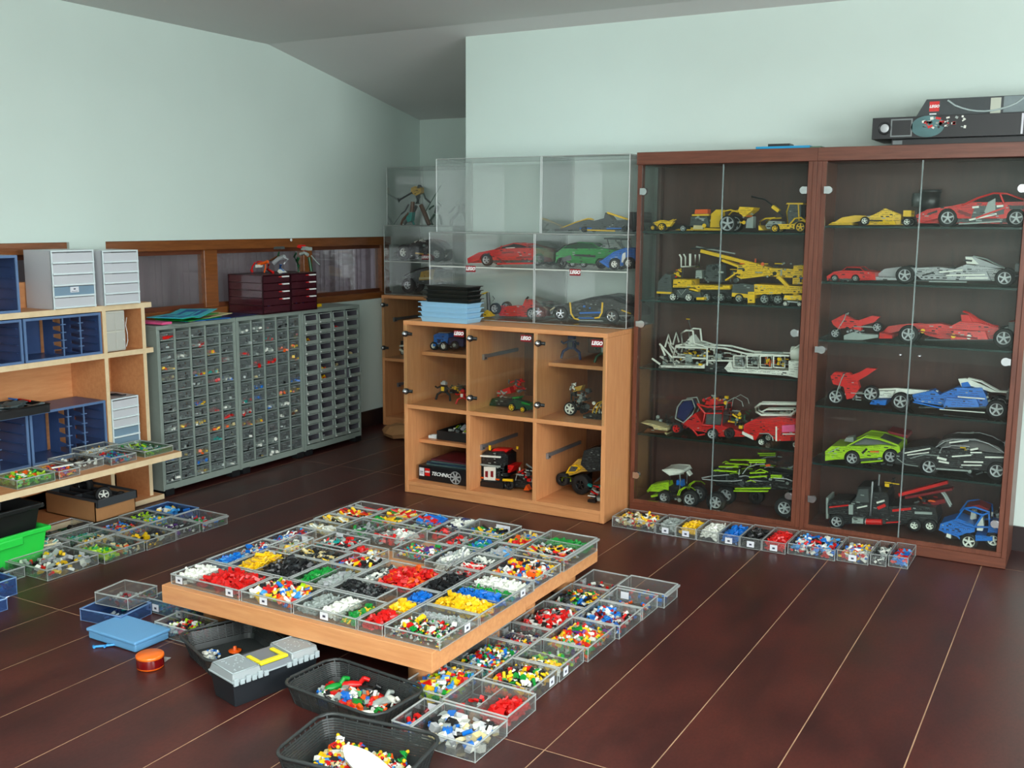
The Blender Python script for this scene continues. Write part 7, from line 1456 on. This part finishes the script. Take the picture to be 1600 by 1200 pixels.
def robot(label, org, a, b, z, cols, sc_=1., Y=YU):
    p0 = on_y(org[0]+a/s67, org[1]+b/s67, Y); t = thing('toy_robot', label, 'toy robot', (p0.x, Y, z)); s = sc_
    for k in (-1, 1):
        MB().tube([(k*.012*s, 0, .045*s), (k*.035*s, -.005, .03*s), (k*.042*s, -.012, .004)], .006*s, 6).build('leg', [pl(cols[0])], t)
        MB().tube([(k*.014*s, 0, .07*s), (k*.032*s, -.012, .062*s), (k*.036*s, -.025, .07*s)], .0045*s, 6).build('arm', [pl(cols[0])], t)
    MB().obox((0, 0, .058*s), (.03*s, .02*s, .034*s)).obox((0, -.012*s, .06*s), (.016*s, .006, .02*s), (0, 0, 0), 1).build('torso', [pl(cols[0]), pl(cols[1])], t)
    MB().obox((0, 0, .086*s), (.026*s, .02*s, .012*s)).cyl((0, 0, .09*s), (0, 0, .098*s), .009*s, 10, 0).build('head', [pl(cols[2])], t)
robot('black and yellow toy robot with grey head, lower left on the upper left cell floor', ou, 760, 830, .4985, ('black', 'yellow', 'silver'), 1.15, 4.78)
robot('small red toy robot at the right of the upper left cell', ou, 955, 870, .4985, ('red', 'white', 'red'), .9, 4.72)
v = Veh('toy_machine', 'dark green and black toy machine at the back of the upper left cell', 'toy machine', ou, s67, 4.98, .08, .4985, (800, 700)); v.greeble('body', (640, 600), (960, 690), ['dgreen', 'black', 'brown', 'yellow', 'dgray'], 44, 0, 1, .02, 6).poly('body', [(700, 700), (720, 620), (900, 620), (940, 700)], 'black', .3, .7).done()
robot('dark toy warrior standing on the small shelf of the upper right cell', our, 620, 450, .776, ('navy', 'dgray', 'navy'), 1.35, 4.86)
robot('dark green toy warrior at the right of the upper right cell shelf', our, 960, 500, .776, ('dgreen', 'gray', 'dgreen'), 1.2, 4.80)
v = Veh('toy_motorcycle', 'toy motorcycle seen from the front with big white wheel, upper right cell', 'toy motorcycle', our, s67, 4.74, .07, .4985, (590, 1003))
c = v.pt(595, 928); R = 70/s67*v.mpp()
o = MB().lathe([(R*.78, -.011), (R*.95, -.010), (R, 0), (R*.95, .010), (R*.78, .011), (R*.78, -.011)], (0, 0, 0), 'y', 24).build('wheel', [pl('rubber')], v.t); o.location = (c[0], -.02, R)
rim_mesh(R*.8, .018, 'white', 6).build('rim', [pl('white'), pl('black')], o)
v.line('fork', [(600, 930), (600, 720), (620, 670)], 12, 'gray', (.2, .8)).greeble('engine', (580, 720), (760, 980), ['black', 'dgray', 'black', 'gray'], 40, .3, 1., .018, 3).poly('tank', [(620, 760), (640, 710), (720, 690), (700, 740)], 'gold', .2, .8).greeble('headlamp', (580, 660), (640, 760), ['white', 'silver'], 8, .1, .4, .012, 4).wheel(700, 940, 50, 'dgray', .3, sides=(1,)).done()
v = Veh('toy_machine', 'black toy tracked machine with yellow hoops, right of the upper right cell', 'toy machine', our, s67, 4.72, .07, .4985, (880, 1050))
for k in (0, 40): v.line('hoop', [(820+k, 1000), (840+k, 930), (880+k, 880), (930+k, 860)], 10, 'yellow', (.2, .8))
v.poly('tracks', [(740, 1050), (740, 1000), (820, 985), (960, 1010), (970, 1055)], 'black', 0, 1).greeble('body', (820, 880), (970, 1030), ['black', 'yellow', 'gray', 'dgray', 'white'], 26, .1, .9, .013, 5).done()
v = Veh('toy_tractor', 'small green toy tractor with yellow hubs in the upper middle cell', 'toy tractor', ou, s67, 4.70, .06, .4985, (1460, 970))
v.poly('body', [(1420, 900), (1480, 850), (1600, 880), (1680, 920), (1660, 960), (1450, 950)], 'dgreen', .2, .8).beam('roof', (1465, 835), (1530, 832), 12, 'green', (.1, .9)).line('post', [(1480, 840), (1490, 890)], 6, 'dgray', (.2, .8)).beam('panel', (1560, 885), (1640, 905), 16, 'green', (.15, .85)).wheel(1460, 938, 36, 'yellow', .3, rf=.82).wheel(1575, 958, 28, 'yellow', .3, rf=.8).done()
v = Veh('toy_machine', 'red and grey toy crane on a black base in the upper middle cell', 'toy machine', ou, s67, 4.78, .09, .4985, (1300, 930))
v.poly('base', [(1230, 930), (1260, 850), (1480, 850), (1500, 935)], 'black', 0, 1).poly('body', [(1330, 810), (1350, 760), (1420, 735), (1440, 800)], 'red', .2, .8).greeble('arm', (1400, 660), (1540, 800), ['red', 'gray', 'red', 'dgray'], 24, .2, .8, .016, 5).line('arm', [(1420, 690), (1480, 670), (1540, 690)], 16, 'red', (.3, .7)).greeble('feet', (1310, 780), (1400, 840), ['gray', 'red'], 10, 0, .3, .014, 7).done()
t = thing('toy_set_box', 'dark red box standing at the back of the upper middle cell', 'box', (-2.60, 5.05, .4985)); bevel(MB().box(-.10, .08, -.03, .03, 0, .40).build('carton', [principled('dark_red_carton', (120, 18, 26), .5, noise=.1)], t), .002)
t = thing('parts_tray', 'black tray of loose parts on the small shelf of the lower left cell', 'tray', (-3.05, 4.86, .286)); MB().box(-.13, .12, -.13, .13, 0, .004).box(-.13, -.125, -.13, .13, .004, .05).box(.115, .12, -.13, .13, .004, .05).box(-.125, .115, -.13, -.125, .004, .05).box(-.125, .115, .125, .13, .004, .05).build('tub', [M_BLACKP], t)
heap('black tray in the lower left cell', ['dgray', 'black', 'gray', 'dgreen', 'black', 'white', 'lime'], -3.165, -2.945, 4.745, 4.975, .291, .055, .022, n=90, ind=0)
o = MB().obox((0, 0, .008), (.05, .03, .016)).obox((.01, 0, .018), (.03, .024, .008)).build('paper_bag', [M_FROSTE]); o.location = (-3.215, 4.75, .286); tag(o, 'small white crumpled bag at the front left of the lower left cell shelf', 'bag')
# black set box with lettering, leaflets on it
t = thing('toy_set_box', 'black printed set box with white lettering in the lower left cell', 'box', (-3.08, 4.80, .066))
bevel(MB().box(-.170, .172, -.15, .15, 0, .082).build('carton', [principled('black_carton', (18, 20, 24), .35)], t), .001)
MB().box(-.164, -.132, -.1512, -.15, .022, .068, 0).box(-.160, -.138, -.1516, -.1512, .045, .049, 1).box(-.160, -.140, -.1516, -.1512, .036, .039, 1).build('label', [M_PAPER, M_INK], t)
MB().box(-.127, -.094, -.1512, -.15, .026, .068, 0).build('red_square', [pl('red')], t); text('lettering', 'LEGO', .0125, (-.1105, -.1514, .049), (PI/2, 0, 0), M_WHT, t, .25, .0006)
text('lettering', 'TECHNIC', .028, (-.022, -.1512, .043), (PI/2, 0, 0), M_WHT, t, .35, .0006, sx=1.05)
rim_mesh(.036, .002, 'silverpaint', 7).build('printed_wheel', [pl('silverpaint'), pl('black')], t).location = (.075, -.1505, .038)
for k, (w_, c_) in enumerate(((.30, 'dgray'), (.31, 'navy'), (.28, 'dgray'), (.29, 'dred'))):
    o = MB().box(-w_/2, w_/2, -.12, .11, 0, .008).box(-w_/2+.02, w_/2-.05, -.09, .08, .008, .0085, 1).build('leaflet', [principled('leaflet_'+c_, {'dgray': (70, 90, 90), 'navy': (40, 60, 80), 'dred': (90, 40, 50)}[c_], .3), principled('leaflet_print', (110, 40, 44), .3, noise=.4, scale=25)]); o.location = (-3.07+.01*k, 4.80, .1485+k*.0095); o.rotation_euler.z = (.04, -.03, .08, .0)[k]
    tag(o, ('lowest', 'second', 'third', 'topmost')[k]+' glossy leaflet in the pile on the black set box', 'leaflet', 'leaflets on the black set box')
# lower middle: black truck front
LIM[0] = (-2.87, -2.497)
v = Veh('toy_truck', 'black toy truck with white and red grille facing out, lower middle cell', 'toy truck', olm, s67, 4.70, .17, .066, (1100, 870))
v.poly('cab', [(1000, 640), (1010, 530), (1050, 500), (1230, 500), (1290, 540), (1290, 760), (1000, 780)], 'black', .0, .55).poly('front', [(1000, 870), (1000, 640), (1230, 650), (1240, 880)], 'black', .0, .5).poly('grille', [(1045, 790), (1045, 655), (1165, 660), (1165, 800)], 'white', -.03, .0)
for x in (1062, 1118): v.poly('grille_bars', [(x, 760), (x, 700), (x+26, 700), (x+26, 765)], 'dred', -.045, -.028)
v.beam('sun_visor', (1010, 540), (1215, 555), 16, 'white', (-.06, 0)).beam('hood_bar', (1005, 630), (1210, 655), 16, 'gray', (-.05, 0)).poly('roof_panel', [(1090, 510), (1130, 475), (1290, 485), (1250, 520)], 'red', .1, .4).line('beacon', [(1085, 490), (1085, 440)], 26, 'yellow', (.1,)).line('beacon', [(1325, 500), (1325, 470)], 26, 'yellow', (.4,)).poly('side_panel', [(1240, 720), (1260, 640), (1360, 645), (1310, 720)], 'red', .0, .5)
v.poly('chassis', [(1240, 880), (1240, 790), (1540, 830), (1540, 900)], 'black', .2, .8).line('yellow_tank', [(1240, 795), (1340, 800)], 30, 'yellow', (.0,)).greeble('engine', (1360, 660), (1530, 830), ['white', 'black', 'gray', 'red', 'dgray'], 34, .0, .6, .018, 6).beam('indicator', (1000, 765), (1040, 770), 12, 'orange', (-.04, 0)).beam('indicator', (1170, 785), (1200, 790), 12, 'orange', (-.04, 0)).poly('bumper', [(985, 860), (985, 800), (1250, 820), (1250, 885)], 'black', -.06, .1).line('arch', [(1370, 800), (1385, 740), (1430, 735)], 8, 'gray', (.0,)).poly('cone', [(1450, 905), (1480, 850), (1510, 905)], 'orange', 0, .2)
v.wheel(1290, 850, 55, 'black', .2, sides=(0, 1)).done()
# lower right: yellow buggy, red chassis
LIM[0] = (-2.468, -2.112)
v = Veh('toy_buggy', 'yellow and black toy off-road buggy in the lower right cell', 'toy car', olr, s67, 4.80, .20, .066, (700, 1012))
v.poly('body', [(530, 830), (560, 740), (650, 650), (760, 660), (800, 700), (790, 770), (690, 780), (640, 800)], 'gold', .15, .7, .05).poly('body', [(540, 790), (580, 720), (640, 700), (700, 740), (620, 790)], 'yellow', .1, .75).poly('windscreen', [(570, 770), (600, 715), (670, 725), (640, 770)], 'dgray', .08, .77).poly('cabin', [(690, 700), (720, 560), (860, 520), (960, 540), (960, 760), (780, 780)], 'black', .1, .9, .08).line('bull_bar', [(525, 860), (525, 825), (615, 825), (612, 865)], 12, 'lime', (-.02,)).poly('underbody', [(480, 900), (520, 830), (680, 840), (680, 920)], 'black', .1, .9)
v.wheel(460, 840, 68, 'black', .24, sides=(0,), rf=.5).wheel(705, 905, 100, 'black', .26, sides=(0,), rf=.5).wheel(880, 830, 90, 'black', .24, sides=(1,), rf=.5).done()
v = Veh('toy_chassis', 'red and black toy car chassis standing at the right of the lower right cell', 'toy car', olr, s67, 4.70, .10, .066, (850, 1025))
v.greeble('frame', (780, 850), (950, 1000), ['red', 'black', 'dgray', 'red', 'gray'], 50, 0, 1, .018, 4).beam('shock', (790, 835), (820, 850), 18, 'teal', (0, .2)).beam('shock', (910, 850), (945, 850), 18, 'teal', (0, .2)).line('link', [(840, 820), (900, 760)], 6, 'dgray', (.1, .3, .5)).poly('bumper', [(790, 1010), (790, 985), (870, 990), (870, 1020)], 'black', -.05, .2).beam('plate', (795, 945), (865, 955), 10, 'white', (-.04, 0)).done()
# far unit cell: white-striped car
LIM[0] = (-4.52, -4.15)
v = Veh('toy_sports_car', 'white and black toy car on the shelf of the far cube unit', 'toy car', ou, s67, 6.24, .16, .5015, (280, 360))
v.poly('body', [(220, 345), (220, 260), (290, 215), (420, 220), (440, 350)], 'black', .05, .95).beam('stripe', (225, 262), (340, 265), 16, 'white', (-.02, .1)).beam('bumper', (225, 300), (340, 325), 20, 'white', (-.03, .1)).wheel(280, 335, 30, 'white', .2).done()
# ---- stacked trays on the near cube unit
def stack_tray(name, label, z, L, W, h, mat, rz, grp, x=-2.985, y=4.665):
    t = thing(name, label, 'tray', (x, y, z), rz, grp)
    mb = MB(); b = .93
    mb.loft([[(-L*b, -W*b, 0), (L*b, -W*b, 0), (L*b, W*b, 0), (-L*b, W*b, 0)], [(-L, -W, h), (L, -W, h), (L, W, h), (-L, W, h)]], 0, cap=True)
    bevel(mb.build('tub', [mat], t), .004, 2)
    r = MB(); e = .006
    r.box(-L-e, L+e, -W-e, -W+.002, h-.004, h).box(-L-e, L+e, W-.002, W+e, h-.004, h).box(-L-e, -L+.002, -W, W, h-.004, h).box(L-.002, L+e, -W, W, h-.004, h)
    r.build('rim', [mat], t)
M_LB = principled('light_blue_tray_plastic', (150, 196, 224), .4); M_BT2 = principled('black_tray_plastic', (20, 24, 22), .3)
zz = .9575; ordn = ['lowest', 'second', 'third', 'topmost']
for k in range(4): stack_tray('stacking_tray', f'{ordn[k]} of the four light blue trays stacked on the beech cube unit', zz, .155, .072, .026, M_LB, math.radians(-2), 'light blue stacked trays', -3.048, 4.675); zz += .0265
for k in range(4): stack_tray('stacking_tray', f'{ordn[k]} of the four black trays stacked on the light blue ones', zz, .140-.002*k, .068, .0215, M_BT2, math.radians(-2), 'black stacked trays', -3.030, 4.675); zz += .022
# ---- on top of the walnut cabinets
zt = CH+.0008
t = thing('toy_set_box', 'black picture box on top of the right cabinet, the lower and longer one', 'box', (-.52, 5.03, zt+.028))
MC = principled('black_carton', (18, 20, 24), .35)
bevel(MB().box(-.44, .33, -.15, .14, 0, .092).build('carton', [MC], t), .001)
MB().box(-.432, -.342, -.1512, -.15, .008, .084, 0).box(-.426, -.348, -.1516, -.1512, .014, .078, 1).build('printed_square', [principled('grey_print', (120, 128, 128), .5), MC], t)
MB().lathe([(.028, 0), (.028, -.001), (.022, -.0015), (.022, -.001)], (-.387, -.1516, .046), 'y', 24, 0).lathe([(0, -.002), (.013, -.0015), (.018, -.0005)], (-.387, -.1516, .046), 'y', 20, 1).build('printed_ring', [pl('black'), pl('silverpaint')], t)
pm_ = principled('printed_globe', (70, 110, 112), .4, noise=.3, scale=12)
MB().cyl((-.14, -.1512, .048), (-.14, -.15, .048), .045, 28).build('printed_globe', [pm_], t).scale = (1.5, 1, 1)
t.children[-1].location = (.07, 0, 0)
rr = random.Random(11); mb = MB()
for k in range(34): mb.obox((rr.uniform(-.23, -.06), -.1525, rr.uniform(.04, .085)), (rr.uniform(.006, .022), .001, rr.uniform(.004, .012)), (0, rr.uniform(-.6, .6), 0), rr.randrange(4))
mb.build('printed_machine', [pl('white'), pl('red'), pl('black'), pl('gray')], t)['kind'] = 'stuff'
MB().box(.155, .163, -.1512, -.15, .004, .088).build('printed_bar', [M_PAPER], t); MB().box(.208, .255, -.1512, -.15, .018, .066).build('red_square', [pl('red')], t); text('lettering', 'LEGO', .018, (.231, -.1514, .042), (PI/2, 0, 0), M_WHT, t, .25, .0008)
t = thing('toy_set_box', 'dark flat box supporting the long picture box on the right cabinet', 'box', (-.48, 5.04, zt)); MB().box(-.40, .30, -.13, .12, 0, .027).box(-.395, -.355, -.1312, -.13, .005, .022, 1).build('carton', [MC, principled('grey_print', (120, 128, 128), .5)], t)
t = thing('toy_set_box', 'grey and black picture box with a white arc, uppermost on the right cabinet', 'box', (-.46, 5.05, zt+.1205))
mb = MB().prism([(-.325, 0), (.36, 0), (.36, .072), (-.285, .072)], -.14, .13, 0); mb.build('carton', [principled('charcoal_carton', (48, 56, 58), .4, noise=.1)], t)
MB().box(-.272, -.232, -.1412, -.14, .02, .062).build('red_square', [pl('red')], t); text('lettering', 'LEGO', .0155, (-.252, -.1414, .041), (PI/2, 0, 0), M_WHT, t, .25, .0008)
MB().box(-.270, -.242, -.1412, -.14, .007, .012).build('printed_number', [M_WHT], t)
MB().tube([(-.20+.30*u/10*1.0, -.1405, .064-.052*math.sin(PI*u/10)**.7) for u in range(0, 11)], .0045, 4).build('printed_arc', [principled('pale_print', (170, 186, 184), .5)], t)
MB().box(-.03, .01, -.1412, -.14, .002, .066).box(.02, .36, -.1411, -.14, .004, .07, 1).build('printed_panel', [principled('cream_print', (186, 192, 176), .5), principled('steel_print', (110, 124, 126), .4, noise=.25, scale=9)], t)
sheet('magazine', 'bright blue booklet lying on top of the left walnut cabinet', -1.36, 4.955, zt, .25, .12, 0, [principled('bright_blue_print', (20, 150, 200), .4)], .012, 'booklet', grp=None)
sheet('leaflet', 'folded black and white leaflet on the bright blue booklet', -1.385, 4.96, zt+.0125, .10, .09, .05, [MC, M_PAPER], .012, 'leaflet', grp=None)
sheet('leaflet', 'green grey leaflet beside the bright blue booklet on the cabinet', -1.215, 4.955, zt, .055, .10, .0, [principled('grey_green_print', (90, 130, 110), .4)], .008, 'leaflet', grp=None)
sheet('leaflet', 'thin brown sheet on the right cabinet before the boxes', -1.03, 4.96, zt, .16, .10, .02, [principled('brown_sheet', (96, 70, 50), .5)], .002, 'leaflet', grp=None)
sheet('leaflet', 'white sheets lying on top of the upper right acrylic case', -2.31, 4.90, 1.8228, .36, .12, -.03, [M_PAPER], .004, 'leaflet', grp=None)
# ---- between the units: paper bag and a small box on the floor
p = on_z(612, 690); t = thing('paper_bag', 'brown crumpled paper bag on the floor between the two cube units', 'bag', (p.x-.03, p.y+.15, .001))
mb = MB(); rr = random.Random(4); st = []
for z, sx, sy in ((0, .13, .09), (.03, .15, .10), (.07, .12, .07), (.085, .06, .03)): st.append([(sx*math.cos(a)*(1+rr.uniform(-.15, .1)), sy*math.sin(a)*(1+rr.uniform(-.15, .1)), z+rr.uniform(0, .012)) for a in [k*PI/6 for k in range(12)]])
mb.loft(st); mb.build('bag', [M_KRAFT], t)
p = on_z(627, 724); t = thing('toy_set_box', 'small black box with a red square standing on the floor beside the cube unit', 'box', (p.x-.05, p.y+.22, .001))
MB().box(-.03, .06, -.04, .04, 0, .10).build('carton', [MC], t); MB().box(-.026, .02, -.0412, -.04, .05, .09).build('red_square', [pl('red')], t); MB().box(-.024, .0, -.0412, -.04, .03, .042).build('label', [M_PAPER], t)
text('lettering', 'LEGO', .016, (-.003, -.0414, .07), (PI/2, 0, 0), M_WHT, t, .25, .0008)
# ---- figures on the mini drawers
og, sg = (330, 360), 8.42
LIM[0] = (-9, 9)
zf = .9315+.2352
def fig2(label, foot, pts, Yp, polys=()):
    v = Veh('toy_warrior', label, 'toy figure', og, sg, Yp, .06, zf, foot)
    for nm, p, th, c, f in pts: v.line(nm, p, th, c, f if isinstance(f, tuple) else (f,), 6)
    for nm, p, c in polys: v.poly(nm, p, c, .2, .8)
    return v.done()
fig2('silver, red and blue armoured toy warrior crouching on the mini drawers', (800, 555), [('leg', [(740, 430), (720, 500), (800, 545)], 36, 'red', .2), ('leg', [(860, 440), (850, 500), (900, 540)], 44, 'blue', .6), ('torso', [(780, 420), (850, 360), (920, 340)], 60, 'silver', .5), ('arm', [(930, 340), (990, 370), (940, 430)], 24, 'silver', .2), ('wing', [(700, 390), (770, 350), (820, 320)], 26, 'brown', .8), ('neck', [(830, 330), (850, 270)], 20, 'dgreen', .5)], 4.80, [('head', [(800, 235), (810, 205), (890, 200), (900, 235)], 'dgray'), ('foot_armour', [(850, 530), (870, 500), (930, 545), (880, 555)], 'white')])
fig2('orange and red toy creature with a white face crouching on the mini drawers', (560, 545), [('leg', [(560, 400), (520, 460), (515, 535)], 20, 'red', .2), ('leg', [(640, 400), (640, 470), (625, 535)], 20, 'orange', .8), ('body', [(570, 430), (640, 410), (700, 390)], 42, 'orange', .5), ('claw', [(500, 500), (530, 520)], 26, 'red', .2), ('crest', [(550, 400), (590, 385), (640, 400)], 18, 'red', .5)], 4.73, [('face', [(560, 470), (560, 430), (610, 430), (600, 465)], 'white')])
fig2('dark green toy warrior with red mask standing on the right mini drawers', (1180, 530), [('leg', [(1130, 330), (1110, 380), (1130, 440), (1130, 520)], 40, 'dgreen', .2), ('leg', [(1220, 330), (1230, 400), (1240, 460), (1250, 520)], 40, 'dgreen', .8), ('torso', [(1130, 290), (1190, 270), (1230, 300)], 44, 'gray', .5), ('arm', [(1110, 270), (1080, 320), (1110, 370)], 24, 'dgreen', .1), ('arm', [(1240, 310), (1290, 370), (1350, 430)], 14, 'gray', .9), ('neck', [(1190, 280), (1195, 230)], 26, 'dred', .5)], 4.98, [('mask', [(1110, 200), (1120, 165), (1170, 165), (1180, 215)], 'red'), ('helmet', [(1160, 230), (1170, 185), (1260, 200), (1260, 240)], 'gray')])
o = MB().lathe([(0, -.004), (.008, -.003), (.010, 0), (.008, .003), (0, .004)], (0, 0, 0), 'y', 16).build('wall_hook', [M_WHT]); o.location = on_x(455, 375, LW+.006); o.rotation_euler.z = PI/2; tag(o, 'small round white disc hook on the window frame edge above the mini drawers', 'hook')
